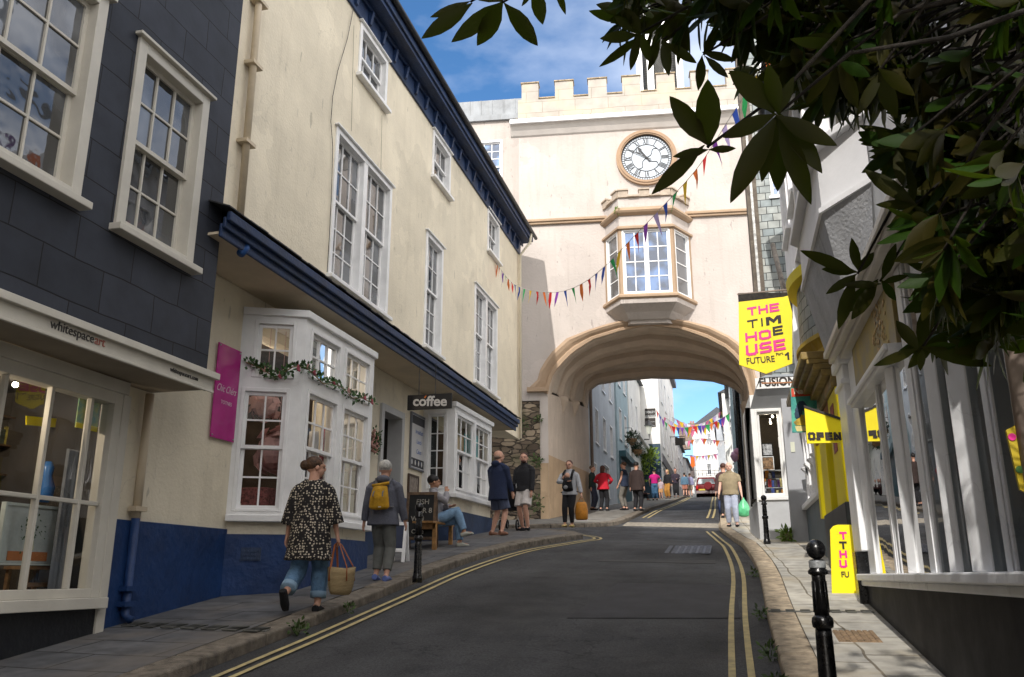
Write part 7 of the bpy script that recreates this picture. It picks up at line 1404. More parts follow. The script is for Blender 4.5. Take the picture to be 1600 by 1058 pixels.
# 2 granny with backpack
hood = fabric('slate_hoodie', (.105, .11, .14))
w2 = person('grey haired woman in a slate hoodie walking away with a yellow backpack', stand(-4.55, 10.95), R(4), 1.6, skin_l, 'thick', greyhair, 'hood', hood, 'trousers', fabric('grey_trousers', (.15, .155, .145)), M('blue_shoes', (.12, .17, .42), .5), feet=[(-.06, .05, .05, 0, R(-12)), (.055, -.03, .045)], hands=[(-.19, .04, .43), (.185, .06, .43)], vox=.012, hem=.45, flare=1.16, width=1.12, cuffz=.82, build_face=False)
T_ = w2['T']; sp_ = w2['sp']; bpk = thing('backpack', 'mustard yellow rolltop backpack worn by the grey haired woman', 'backpack', tuple(T_(sp_(.08, -.12))))
must = M('mustard_canvas', (.50, .27, .012), .8, .2, 10, .5, 25); mb = MB(); w2['tubeT'](mb, [sp_(.06, -.115), sp_(.075, -.12), sp_(.15, -.125), sp_(.22, -.115), sp_(.25, -.105)], [(.07, .03), (.09, .045), (.083, .045), (.068, .035), (.062, .02)], 16); addmesh(remesh(mb, .011, 3), 'bag', must, bpk)
mb = MB(); w2['tubeT'](mb, [sp_(.255, -.11) + Vector((-.07, 0, 0)), sp_(.262, -.112), sp_(.265, -.11) + Vector((.075, 0, .012))], [.014, .015, .013], 10); mb.build('roll_top', must, bpk, True)
gstrap = M('grey_strap', (.16, .16, .17), .8)
for s in (-1, 1):
    mb = MB(); w2['tubeT'](mb, [sp_(.24, -.11) + Vector((.035 * s, -.0, 0)), sp_(.19, -.165) + Vector((.04 * s, 0, 0)), sp_(.16, -.172) + Vector((.042 * s, 0, 0))], [(.006, .003)] * 3, 6); mb.build('buckle_strap', gstrap, bpk)
    mb = MB(); w2['tubeT'](mb, [sp_(.25, -.09) + Vector((.045 * s, 0, 0)), sp_(.325, -.03) + Vector((.065 * s, 0, 0)), sp_(.30, .07) + Vector((.07 * s, 0, 0)), sp_(.18, .09) + Vector((.075 * s, 0, 0)), sp_(.09, .03) + Vector((.115 * s, 0, 0)), sp_(.08, -.09) + Vector((.08 * s, 0, 0))], [(.012, .004)] * 6, 6); mb.build('shoulder_strap', gstrap, bpk, True)
mb = MB(); c = T_(sp_(.075, -.168) + Vector((.02, 0, 0))); mb.box(Fr((c.x, c.y, 0), (1, 0), 1), -.018, .018, -.004, .004, c.z - .007, c.z + .007); mb.build('label_tab', M('pale_tab', (.6, .58, .5), .6), bpk)
# 3 seated man (sits facing the street, looking up the hill)
bx, by = -5.35, 15.35
bz = gz(bx, by)
m3 = person('young dark haired man in a grey jumper and jeans sitting cross legged on the bench', (bx + .02, by, bz), R(-70), 1.75, skin_t, 'thick', darkhair, 'collar', fabric('grey_jumper', (.30, .29, .31)), 'trousers', M('light_denim', (.20, .33, .50), .85, .15, 12, .5, 45), M('grey_trainer', (.48, .48, .42), .7), seat=.275, feet=[(-.0, .26, .05, R(-8)), (.09, .30, .155, R(25), R(8))], hands=[(.05, .15, .42), (.02, .105, .57)], poles=[(-.6, .1, -1), (.8, .3, -1)], lean=-.10, hem=.255, turn=R(5), vox=.013)
# 4 navy parka man
m4 = person('bald man in a long navy anorak seen from behind by the far bay', stand(-4.78, 17.75), R(-28), 1.8, skin_l, 'bald', M('grey_stubble', (.25, .18, .14), .8), 'hood', fabric('navy_anorak', (.018, .028, .07)), 'shorts', fabric('blue_shorts', (.07, .085, .14)), M('tan_shoe', (.22, .10, .06), .7), feet=[(-.09, .0, .045), (.08, -.02, .045)], hands=[(-.13, .06, .43), (.13, .14, .40)], hem=.40, flare=1.12, width=1.18, build_face=False, vox=.014, turn=R(-20))
# 5 man in white shorts
m5 = person('bearded young man in a black sweater and white shorts facing down the street', stand(-4.62, 19.5), R(165), 1.8, skin_l, 'short', auburn, 'collar', fabric('black_sweater', (.018, .018, .022)), 'shorts', fabric('white_shorts', (.58, .54, .52)), darkc, feet=[(-.06, .02, .045, R(-15)), (.055, -.05, .045, R(12))], hands=[(-.13, .05, .46), (.15, .03, .46)], hem=.49, vox=.013, turn=R(18), width=1.08)
mb = MB(); m5['ell'](mb, m5['hd'](0, .022, -.043), (.034, .034, .025), m5['hr']); addmesh(remesh(mb, .007, 1), 'beard', auburn, m5['t'])
# 6 mother with baby carrier
m6 = person('woman with glasses in a pale cardigan with a baby in a black carrier', stand(-3.86, 21.2), R(172), 1.66, skin_l, 'tied', auburn, 'collar', fabric('pale_cardigan', (.42, .43, .46)), 'leggings', darkc, M('tan_plimsoll', (.55, .42, .16), .7), feet=[(-.035, .02, .045), (.055, .09, .045)], hands=[(-.205, .04, .42), (.0, .14, .66)], poles=[(-.5, -1, 0), (1, .2, -.6)], hem=.47, flare=1.12, vox=.013)
mb = MB()
for s in (-1, 1):
    c = m6['hd'](.0175 * s, .052, .002); mb.tube([m6['T'](c + m6['hr'] @ Vector((.0135 * math.cos(k * math.pi / 5), 0, .011 * math.sin(k * math.pi / 5)))) for k in range(10)], .003, 5, closed=True)
mb.build('glasses', black_gloss, m6['t'])
Tm = m6['T']; spm = m6['sp']; car = thing('baby_carrier', 'black baby carrier with grey pocket strapped to the woman in glasses', 'carrier', tuple(Tm(spm(.08, .11))))
mb = MB(); m6['tubeT'](mb, [spm(.02, .07), spm(.06, .115), spm(.15, .12), spm(.2, .11)], [(.08, .03), (.085, .05), (.075, .055), (.06, .04)], 14); addmesh(remesh(mb, .011, 2), 'pouch', darkc, car)
mb = MB(); m6['ell'](mb, spm(.06, .165) + Vector((.01, 0, 0)), (.035, .012, .03)); mb.build('pocket', fabric('mid_grey', (.25, .25, .26)), car, True)
mb = MB(); m6['tubeT'](mb, [spm(.0, -.09), spm(.0, .0) + Vector((.12, 0, 0)), spm(.02, .09), spm(.0, .0) + Vector((-.12, 0, 0)), spm(.0, -.09)], [(.008, .03)] * 5, 6, ref=(.01, 0, 1)); mb.build('waist_belt', darkc, car, True)
for s in (-1, 1): mb = MB(); m6['tubeT'](mb, [spm(.17, .1) + Vector((.055 * s, 0, 0)), spm(.27, .085) + Vector((.07 * s, 0, 0)), spm(.33, .01) + Vector((.065 * s, 0, 0)), spm(.28, -.075) + Vector((.05 * s, 0, 0)), spm(.1, -.09) + Vector((-.02 * s, 0, 0))], [(.02, .008)] * 5, 8); mb.build('strap', darkc, car, True)
bb = thing('person', 'sleeping baby held in the black carrier, only the head showing', 'person', tuple(Tm(spm(.22, .13))))
mb = MB(); m6['ell'](mb, spm(.235, .11), (.04, .042, .045)); m6['ell'](mb, spm(.15, .11), (.05, .04, .07)); m6['ell'](mb, spm(.235, .155), (.006, .006, .006)); m6['tubeT'](mb, [spm(.18, .11) + Vector((.05, 0, 0)), spm(.2, .16) + Vector((.055, 0, 0)), spm(.23, .165) + Vector((.03, 0, 0))], [.018, .014, .01], 8); addmesh(remesh(mb, .009, 2), 'body', skin_l, bb)
hb = Tm(m6['arms'][0][2] + Vector((0, 0, -.05))); bag = thing('shopping_bag', 'orange carrier bag hanging from the hand of the woman with the baby', 'bag', tuple(hb - Vector((0, 0, .5))))
mb = MB(); mb.loft([[hb + Vector((math.cos(a) * rx_ * (1 + .08 * math.sin(3 * a)), math.sin(a) * ry_, z)) for a in [2 * math.pi * k / 16 for k in range(16)]] for z, rx_, ry_ in ((-.56, .12, .07), (-.53, .15, .09), (-.35, .16, .09), (-.2, .14, .06), (-.13, .11, .03))]); mb.build('bag', M('orange_bag', (.55, .22, .02), .6, .2, 9, .4, 20), bag, smooth=True)
mb = MB(); mb.tube([hb + Vector((-.08, 0, -.14)), hb + Vector((-.02, 0, -.02)), hb + Vector((.02, 0, -.02)), hb + Vector((.08, 0, -.14))], .008, 5); mb.build('handle', MATS['orange_bag'], bag)
# 7-10 the group just beyond the passage
def far(label, x, y, face, H, **k):
    k.setdefault('vox', .022); k.setdefault('fingers', False); k.setdefault('build_face', False); return person(label, stand(x, y), face, H, **k)
far('person in a dark green jacket half hidden behind the woman in red', -4.95, 31.9, R(-100), 1.66, hair='short', hairm=M('grey_brown_hair', (.2, .15, .11), .7), topm=fabric('dark_green', (.03, .05, .045)), botm=fabric('dark_jean', (.05, .06, .1)), hem=.47)
far('woman in a bright red jacket and black trousers standing beyond the passage', -4.45, 31.2, R(-15), 1.64, hair='long', hairm=auburn, topm=fabric('red_jacket', (.50, .012, .03)), botm=darkc, hem=.46, flare=1.25, width=1.1, feet=[(-.07, 0, .045), (.07, .02, .045)], poles=[(-1, -.6, 0), (1, -.6, 0)], hands=[(-.1, .12, .60), (.1, .12, .60)])
far('man in a navy gilet and pale shirt standing side on beyond the passage', -3.72, 31.6, R(70), 1.76, hair='short', hairm=brownhair, skin=skin_l, topm=fabric('navy_gilet', (.02, .03, .06)), sleeve='none', botm=fabric('olive_grey', (.16, .15, .13)), hem=.47, hands=[(-.09, .1, .50), (.13, .1, .52)])
far('man in a long dark brown coat seen from behind beyond the passage', -3.2, 30.9, R(-20), 1.74, hair='thick', hairm=darkhair, topm=fabric('dark_brown_coat', (.035, .022, .02)), botm=darkc, hem=.41, flare=1.15, width=1.12, feet=[(-.06, .0, .045), (.09, -.04, .045)])
def far2(*a, **k): k.setdefault('vox', .034); return far(*a, **k)
far2('person in a magenta top and blue jeans walking away in the far street', -3.95, 47.5, R(10), 1.7, hair='short', hairm=darkhair, topm=fabric('magenta_top', (.5, .01, .18)), botm=fabric('mid_blue', (.07, .17, .3)), sleeve='short', hem=.52, poles=[(-1, -.5, 0), (1, -.3, 0)], hands=[(-.15, .05, .5), (.12, .14, .58)])
far2('dark haired person in brown sitting on the pavement edge beyond the arch', -4.72, 47.8, R(-90), 1.6, hair='long', hairm=auburn, topm=fabric('brown_top', (.06, .03, .03)), botm=darkc, seat=.07, feet=[(-.06, .24, .03), (.06, .22, .03)], hands=[(-.1, .2, .22), (.1, .22, .22)], hem=.05)
far2('child with a blue hat and striped top in the far street', -3.85, 50.5, R(170), 1.2, hair='thick', hairm=M('blue_hat', (.02, .25, .6), .7), topm=fabric('stripe_top', (.45, .35, .38)), botm=fabric('orange_beige', (.45, .24, .1)), bottom='shorts', sleeve='short')
far2('blonde woman in a black top and orange trousers in the far street', -3.55, 52, R(150), 1.72, hair='long', hairm=blond, topm=darkc, botm=fabric('orange_trousers', (.42, .20, .04)), bottom='wide', hem=.5)
far2('man in a dark jacket and red cap in the far street', -3.25, 55, R(180), 1.8, hair='short', hairm=M('red_cap', (.25, .04, .04), .8), topm=fabric('dark_plum', (.035, .025, .04)), botm=darkc, width=1.1, hands=[(-.05, .14, .62), (.1, .13, .55)])
far2('person in a denim jacket and shorts in the far street', -3.0, 61, R(0), 1.62, hair='short', hairm=darkhair, topm=fabric('denim_jacket', (.10, .19, .28)), botm=fabric('salmon_shorts', (.5, .2, .14)), bottom='shorts')
far2('person in a lilac shirt and pale shorts in the far street', -2.85, 66, R(10), 1.75, hair='short', hairm=brownhair, topm=fabric('lilac_shirt', (.32, .32, .5)), botm=fabric('beige_shorts', (.45, .36, .28)), bottom='shorts')
far2('distant walker in a dark top close behind the blonde woman', -3.85, 57, R(0), 1.7, hair='short', hairm=darkhair, topm=fabric('navy_top', (.04, .05, .1)), botm=fabric('dark_jean', (.05, .06, .1)))
far2('distant walker in a white shirt at the far left kerb', -3.35, 70, R(0), 1.75, hair='short', hairm=brownhair, topm=fabric('white_shirt', (.6, .6, .6)), botm=fabric('dark_jean', (.05, .06, .1)))
# 19 old man with stick and green bag
m19 = person('white haired man in a khaki polo shirt with a stick and green carrier bag', stand(.02, 23.6), R(176), 1.70, skin_p, 'bald', M('white_hair', (.62, .6, .57), .8), 'collar', fabric('khaki_polo', (.26, .21, .13)), 'trousers', fabric('pale_jeans', (.33, .36, .45)), darkc, feet=[(-.07, .05, .045, R(-10)), (.05, -.0, .045, R(8))], hands=[(-.175, .05, .43), (.18, .08, .45)], sleeve='short', hem=.48, width=1.18, belly=1.2, vox=.013)
Tq = m19['T']; hR = Tq(m19['arms'][1][2] + Vector((0, .0, -.045))); hL = Tq(m19['arms'][0][2] + Vector((0, 0, -.045)))
st_ = thing('walking_stick', 'dark walking stick or folded umbrella in the old man\'s hand', 'stick', (hR.x, hR.y, gz(hR.x, hR.y)))
mb = MB(); mb.tube([hR, Vector((hR.x - .02, hR.y - .03, gz(hR.x, hR.y)))], [.018, .008], 8); mb.build('shaft', darkc, st_, True); mb = MB(); mb.tube([hR - Vector((0, 0, .08)), hR - Vector((.005, 0, .42))], [.04, .028], 10); mb.build('folded_cloth', M('navy_nylon', (.01, .02, .06), .6), st_, True); mb = MB(); mb.tube([hR, hR + Vector((0, 0, .05)), hR + Vector((0, -.05, .07)), hR + Vector((0, -.09, .05))], .013, 8); mb.build('handle', wood, st_, True)
gb = thing('carrier_bag', 'light green plastic carrier bag in the old man\'s other hand', 'bag', tuple(hL - Vector((0, 0, .45)))); mb = MB(); rnd = random.Random(3)
mb.loft([[hL + Vector((.03 + math.cos(a) * r_ * (1 + .16 * math.sin(5 * a + z * 30)), math.sin(a) * r_ * .6 * (1 + .1 * math.cos(4 * a)), z)) for a in [2 * math.pi * k / 20 for k in range(20)]] for z, r_ in ((-.5, .06), (-.46, .14), (-.36, .175), (-.26, .16), (-.14, .09), (-.04, .03), (0, .015))])
gm_ = M('green_plastic', (.10, .48, .22), .35, .2, 9, .4, 15, spec=.6); mb.build('bag', gm_, gb, smooth=True)
person('dark haired person in dark clothes behind the old man, inside the passage', stand(-.15, 27.2), R(10), 1.66, skin_l, 'thick', auburn, None, fabric('brown_top', (.06, .03, .03)), 'trousers', darkc, vox=.022, fingers=False, build_face=False)
# ---------------------------------------------------------------- stroller
o = PG(800, 828); pr = thing('pushchair', 'black folding pushchair between the two men by the far bay window', 'pushchair', tuple(o)); tyre = M('rubber', (.015, .015, .015), .8)
for sx in (-.2, .2):
    for sy, r_ in ((-.3, .13), (.33, .11)):
        c = o + Vector((sx, sy, r_ + sy * .13)); mb = MB(); mb.tube([c + Vector((0, math.cos(k * math.pi / 8) * r_ * .85, math.sin(k * math.pi / 8) * r_ * .85)) for k in range(16)], .02, 6, closed=True); wb = mb.build('wheel', tyre, pr, True); mb = MB()
        for k in range(4): mb.tube([c, c + Vector((0, math.cos(k * math.pi / 2) * r_ * .8, math.sin(k * math.pi / 2) * r_ * .8))], .006, 5)
        mb.build('spokes', steel, wb)
    mb = MB(); mb.tube([o + Vector((sx, .33, .15)), o + Vector((sx, 0, .5)), o + Vector((sx, -.42, 1.02))], .014, 7); mb.tube([o + Vector((sx, -.3, .13)), o + Vector((sx, .05, .5)), o + Vector((sx, .2, .62))], .012, 7); mb.build('frame_side', steel, pr, True)
mb = MB(); mb.tube([o + Vector((-.2, -.42, 1.02)), o + Vector((.2, -.42, 1.02))], .018, 8); mb.build('handlebar', black_gloss, pr, True)
mb = MB(); mb.hexa([o + Vector(v) for v in ((-.19, -.12, .42), (.19, -.12, .42), (.19, .28, .48), (-.19, .28, .48), (-.19, -.12, .5), (.19, -.12, .5), (.19, .28, .54), (-.19, .28, .54))]); mb.hexa([o + Vector(v) for v in ((-.19, -.12, .5), (.19, -.12, .5), (.19, -.32, .95), (-.19, -.32, .95), (-.19, -.05, .5), (.19, -.05, .5), (.19, -.26, .97), (-.19, -.26, .97))]); mb.build('seat', darkc, pr, bevel=.02)
mb = MB(); mb.loft([[o + Vector((x, -.28 + .32 * math.sin(a) * 1.0, .72 + .32 * math.cos(a))) for x in (-.2, -.1, .1, .2)] for a in [R(-20 + 22 * k) for k in range(6)]], cap=False); mb.build('hood', darkc, pr)
# ================================================================ STREET FURNITURE AND SIGNS ON THE LEFT
def SC(l): return [(r_ * .8, z_) for r_, z_ in l]
def bollard(x, y, label, H=1.0, band=False, group='black bollards along the kerbs'):
    S_ = .8
    z = gz(x, y); t = thing('bollard', label, 'bollard', (x, y, z), group); k = H
    mb = MB(); mb.lathe(SC([(.085, -.02), (.085, .05 * k), (.072, .08 * k), (.066, .12 * k), (.058, .46 * k), (.056, .5 * k)]), (x, y, z), 24); mb.lathe(SC([(.05, .5 * k), (.072, .51 * k), (.076, .535 * k), (.072, .56 * k), (.05, .575 * k)]), (x, y, z), 24); mb.lathe(SC([(.052, .56 * k), (.048, .78 * k), (.05, .8 * k)]), (x, y, z), 24)
    for a in range(8):
        an = a * math.pi / 4; c, s = math.cos(an), math.sin(an); mb.tube([(x + c * .04, y + s * .04, z + .59 * k), (x + c * .0368, y + s * .0368, z + .76 * k)], .006, 5)
    mb.build('shaft', black_gloss, t, True)
    mb = MB(); mb.lathe(SC([(.045, .79 * k), (.07, .80 * k), (.072, .815 * k), (.055, .83 * k), (.055, .875 * k), (.04, .88 * k)]), (x, y, z), 24); mb.build('collar', black_gloss, t, True)
    if band: mb = MB(); mb.lathe(SC([(.0585, .832 * k), (.0595, .836 * k), (.0595, .868 * k), (.0585, .872 * k)]), (x, y, z), 24); mb.build('band', M('worn_silver_band', (.45, .47, .48), .4, .3, 30, metal=.3), t, True)
    mb = MB(); mb.ell((x, y, z + .935 * k), (.055, .055, .058), 24, 16); mb.build('ball', black_gloss, t, True); return t
q = PG(652, 908); bollard(q.x, q.y, 'black bollard at the left kerb in front of the chalkboard', 1.02)
q = PG(1192, 850); bollard(q.x + .08, q.y, 'black bollard on the right pavement before the corner shop', .93)
bollard(.47, 5.45, 'nearest black bollard at lower right with a worn silver band', 1.02, True)
# bench
t = thing('bench', 'simple varnished wooden bench under the seated man', 'bench', (bx, by, bz)); bw = M('varnished_pine', (.38, .20, .07), .45, .25, 10, .1, 40)
for i in range(3): mb = MB(); mb.box(ID, bx - .2 + i * .135, bx - .2 + i * .135 + .125, by - .65, by + .6, bz + .40, bz + .435); mb.build('seat_plank', bw, t, bevel=.005)
for yy in (by - .5, by + .42):
    for xx in (bx - .17, bx + .13): mb = MB(); zz = gz(xx, yy); mb.box(ID, xx, xx + .07, yy, yy + .07, zz, bz + .399); mb.build('leg', bw, t, bevel=.004)
mb = MB(); mb.box(ID, bx - .15, bx + .18, by - .5, by - .46, bz + .3, bz + .395); mb.build('apron', bw, t)
# chalkboards
def aboard(name, label, x0, x1, y, H, fm, pm, txt, tm, tilt=.14, cat='board'):
    xm = (x0 + x1) / 2; z = gz(xm, y); t = thing(name, label, cat, (xm, y, z)); w = x1 - x0; dirn = Vector((1, .12, 0)).normalized(); N = Vector((dirn.y, -dirn.x, 0)); o = Vector((x0, y, z))
    def P(u, v, d, s=1): return o + dirn * u + Vector((0, 0, v)) - N * (s * (tilt * (v / H - 1)) ) + N * d * s if s == 1 else o + dirn * u + Vector((0, 0, v)) + N * (tilt * (v / H - 1)) - N * d
    for s in (1, -1):
        f = .05
        for a, b, c, e in ((0, f, 0, H), (w - f, w, 0, H), (f, w - f, H - f, H), (f, w - f, .16, .16 + f)):
            mb = MB(); mb.hexa([P(a, c, 0, s), P(b, c, 0, s), P(b, c, .03, s), P(a, c, .03, s), P(a, e, 0, s), P(b, e, 0, s), P(b, e, .03, s), P(a, e, .03, s)]); mb.build('frame_rail', fm, t)
        mb = MB(); mb.hexa([P(f, .21, .008, s), P(w - f, .21, .008, s), P(w - f, .21, .02, s), P(f, .21, .02, s), P(f, H - f, .008, s), P(w - f, H - f, .008, s), P(w - f, H - f, .02, s), P(f, H - f, .02, s)]); mb.build('panel', pm, t)
    for (s, u, v, sz) in txt:
        ob = text(t, s, Fr((0, 0, 0), (1, 0), 1), 0, 0, 0, sz, tm, 'chalk_writing', bold=.002, ext=.001); o0 = ORG[t.name]
        for vv in ob.data.vertices:
            q = vv.co + o0; vv.co = P(u + q.x, v + q.z, .022) - o0 - (N * 0)
    return t
chalk = M('chalk', (.6, .58, .52), .9, .3, 40); dkwood = M('aged_board_wood', (.16, .10, .06), .7, .3, 12); slateb = M('chalkboard_black', (.012, .013, .014), .75, .4, 6)
q = PG(634, 858); q2 = PY(680, 858, q.y)
aboard('chalkboard', 'wooden framed chalkboard with chalk writing standing behind the left bollard', q.x, q2.x, q.y, 1.02, dkwood, slateb, [('FISH', .18, .80, .13), ('OR 8', .2, .64, .13), ('Wild', .1, .50, .12), ('Soup', .22, .38, .12), ('Cake', .12, .27, .11)], chalk)
q = PG(606, 880); q2 = PY(629, 880, q.y)
aboard('white_board_stand', 'white framed small board stand partly behind the grey haired woman', q.x - .02, q2.x + .02, q.y + .1, .62, white_paint, M('navy_board', (.02, .03, .07), .6, .2), [], chalk)
# coffee sign
CY = 14.0; FC = Fr((0, CY, 0), (1, 0), 1); a, b = FC.uz(636, 641), FC.uz(706, 614)
t = thing('coffee_sign', 'black hanging sign reading coffee in pale letters under the canopy', 'sign', (a[0], CY, a[1])); mb = MB(); mb.box(FC, a[0], b[0], -.04, 0, a[1], b[1]); mb.build('board', M('sign_black', (.012, .011, .012), .5, .2), t, bevel=.006)
ptext(t, 'coffee', FC, (645, 634), (698, 634), 15, M('pale_sign_letter', (.62, .60, .58), .5), bold=.035)
mb = MB(); c = FC.p(*[lerp(a[0], b[0], .38)], .006, b[1] - .06); mb.prism([c, c + Vector((.03, 0, .035)), c + Vector((.05, 0, .03)), c + Vector((.02, 0, -.015))], (0, -.004, 0)); mb.build('accent_mark', M('orange_mark', (.6, .15, .02), .5), t)
for f_ in (.25, .62): u = lerp(a[0], b[0], f_); mb = MB(); mb.tube([FC.p(u, -.02, b[1]), FC.p(u, -.02, cz)], .006, 5); mb.build('hook', black_gloss, t)
# pink sign, menu boards
a, b = FL.uz(328, 683), FL.uz(379, 555); t = thing('pink_sign', 'tall glossy pink acrylic sign with white script on the cream wall', 'sign', tuple(FL.p(a[0], .03, a[1]))); y0_, y1_ = 9.08, 9.6
mb = MB(); mb.box(FL, y0_, y1_, .025, .037, 3.13, 4.32); mb.build('panel', M('pink_acrylic', (.50, .03, .26), .08, .1, 3, spec=.6), t, bevel=.003)
wl2 = M('soft_white_letter', (.78, .6, .7), .6); text(t, 'Chic Chérs', FL, y0_ + .03, 3.72, .038, .13, wl2, 'script', sx=.72, shear=.5, ext=.001); text(t, 'TOTNES', FL, y0_ + .15, 3.57, .038, .065, wl2, 'lettering', ext=.001)
for u in (y0_ + .03, y1_ - .03):
    for z in (3.16, 4.29): mb = MB(); mb.ell(FL.p(u, .04, z), (.012, .012, .012), 8, 6); mb.build('screw', steel, t)
def wallboard(name, label, pxs, fm, pm, cat='board', fr=FL, fw=.04, d=.002):
    us = [fr.uz(*p)[0] for p in pxs]; zs = [fr.uz(*p)[1] for p in pxs]; a, b, c, e = min(us), max(us), (zs[2] + zs[3]) / 2 if len(zs) > 3 else min(zs), (zs[0] + zs[1]) / 2
    t = thing(name, label, cat, tuple(fr.p(a, 0, c))); mb = MB(); mb.box(fr, a, b, d, .03, c, e); mb.build('panel', pm, t); mb = MB(); casing(mb, fr, a - fw * .5, b + fw * .5, c - fw * .5, e + fw * .5, .032, fw, .012, .028); mb.build('frame', fm, t, bevel=.003); return t, a, b, c, e
bluegrey = M('frame_blue_grey', (.2, .21, .24), .6)
t, a, b, c, e = wallboard('menu_board', 'white menu board with blue handwriting and a dark base strip on the cream wall', [(641, 652), (663, 648), (663, 738), (641, 730)], bluegrey, M('menu_white', (.62, .62, .63), .5, .04))
mb = MB(); mb.box(FL, a + .02, b - .02, .031, .034, c + .03, c + .2); mb.box(FL, a + .02, b - .02, .031, .034, e - .2, e - .03); mb.build('dark_strip', M('strip_dark', (.06, .06, .07), .6), t)
inkb = M('blue_ink', (.12, .2, .5), .6)
for i, s in enumerate(('breakfast', 'Lunch', 'Cakes', 'All Day')): text(t, s, FL, (a + b) / 2, e - .38 - i * .2, .032, .13, inkb, 'handwriting', ax='CENTER', shear=.2, ext=.001, sx=.9)
for i in range(5): mb = MB(); u = lerp(a + .08, b - .08, i / 4); mb.ell(FL.p(u, .036, c + .115), (.003, .035, .055), 10, 8); mb.build('white_motif', M('menu_white', (.62, .62, .63)), t)
t, a, b, c, e = wallboard('wall_blackboard', 'tall narrow blackboard beside the white menu board', [(667, 655), (679, 655), (679, 765), (667, 762)], bluegrey, slateb)
for i in range(9): text(t, '~ ~ ~~', FL, a + .08, e - .2 - i * .2, .032, .08, M('grey_chalk', (.2, .2, .2), .9), 'chalk_line', ext=.001)
t, a, b, c, e = wallboard('framed_poster', 'small brown framed poster below the menu board', [(637, 745), (650, 742), (650, 793), (637, 790)], M('brown_frame', (.08, .05, .035), .5), M('poster_paper', (.14, .11, .09), .7, .6, 14, col2=(.35, .3, .26)))
t = thing('street_nameplate', 'small white nameplate with blue lettering at the end of the cream wall', 'sign', tuple(PX(788, 636, -6.1))); q = PX(781, 640, -6.1); mb = MB(); mb.box(FL, q.y, q.y + .75, .002, .015, q.z - .02, q.z + .16); mb.build('plate', M('plate_cream', (.55, .5, .4), .6), t); text(t, 'HIGH STREET', FL, q.y + .04, q.z + .03, .016, .1, inkb, 'lettering', ext=.001)
# garland and wreath
gt = thing('rose_garland', 'garland of green leaves and pink roses draped across the left bay window', 'garland', (-5.3, 10.5, 3.9))
fc = Fr((B1[0][0], B1[0][1], 0), (B1[1][0] - B1[0][0], B1[1][1] - B1[0][1]), 1); ff = Fr((B1[1][0], B1[1][1], 0), (0, 1), 1)
path = [PP(x, y, fc.p(0, .06, 0), fc.N) for x, y in ((384, 566), (400, 572), (415, 580), (430, 590), (442, 583))] + [PP(x, y, ff.p(0, .06, 0), ff.N) for x, y in ((458, 573), (478, 574), (490, 585), (505, 600), (520, 598), (535, 606), (550, 622), (565, 622), (582, 630))]
mb = MB(); mb.tube(path, .008, 5); mb.build('stem', wood, gt)
mb = MB(); rnd = random.Random(31)
for a, b in zip(path, path[1:]):
    for i in range(34): tuft(mb, a.lerp(b, rnd.random()) + Vector((rnd.uniform(0, .03), 0, 0)), .055, 1, .065, rnd)
mb.build('leaves', M('garland_leaf', (.05, .12, .03), .5, .4, 30), gt)
rose = M('dusty_rose', (.50, .10, .14), .7, .3, 30); rose2 = M('pale_rose', (.55, .30, .26), .7, .2, 30)
for k, f_ in enumerate((.12, .25, .40, .46, .52, .68, .8, .93, .98)):
    i = f_ * (len(path) - 1); c = path[int(i)].lerp(path[min(int(i) + 1, len(path) - 1)], i % 1) + Vector((.03, 0, rnd.uniform(-.03, .03))); mb = MB()
    for j in range(7): an = j * 2.4; r_ = .008 + .005 * j; mb.ell(c + Vector((.01, math.cos(an) * r_, math.sin(an) * r_)), (.012, .02, .017), 7, 5)
    mb.build('rose', rose if k % 3 else rose2, gt, True)
wt_ = thing('flower_wreath', 'round wreath of pale pink flowers on the cream wall beside the door', 'wreath', tuple(PX(582, 690, -6.05)))
c = PX(583, 690, -6.03); mb = MB(); rnd = random.Random(8)
ml_ = MB()
for k in range(60):
    an = rnd.uniform(0, 2 * math.pi); r_ = rnd.uniform(.02, .19); p = c + Vector((rnd.uniform(.0, .07), math.cos(an) * r_ * .8, math.sin(an) * r_ * 1.1)); mb.ell(p, (.028, .032, .03), 7, 5)
    tuft(ml_, p, .05, 3, .07, rnd)
mb.build('flowers', rose2, wt_, True); ml_.build('foliage', MATS['garland_leaf'], wt_)
# weeds along kerbs
for i, (x, y, r_, n, l_) in enumerate(((-4.17, 8.0, .1, 60, 'weeds in the left gutter below the drain channel'), (-4.2, 9.2, .06, 25, 'small weeds in the left gutter farther up'), (.27, 13.2, .08, 40, 'weeds at the right kerb beyond the drain'), (.24, 9.6, .08, 50, 'weeds at the right kerb by the drain'), (.23, 7.6, .09, 60, 'weeds at the right kerb nearer the camera'), (.24, 6.6, .07, 50, 'nearest weeds at the right kerb'), (1.28, 11.2, .1, 60, 'weeds at the foot of the yellow shop'))):
    plant('weed', l_, (x, y, gz(x, y) - .06), r_, n, .05, leafg, seed=40 + i)
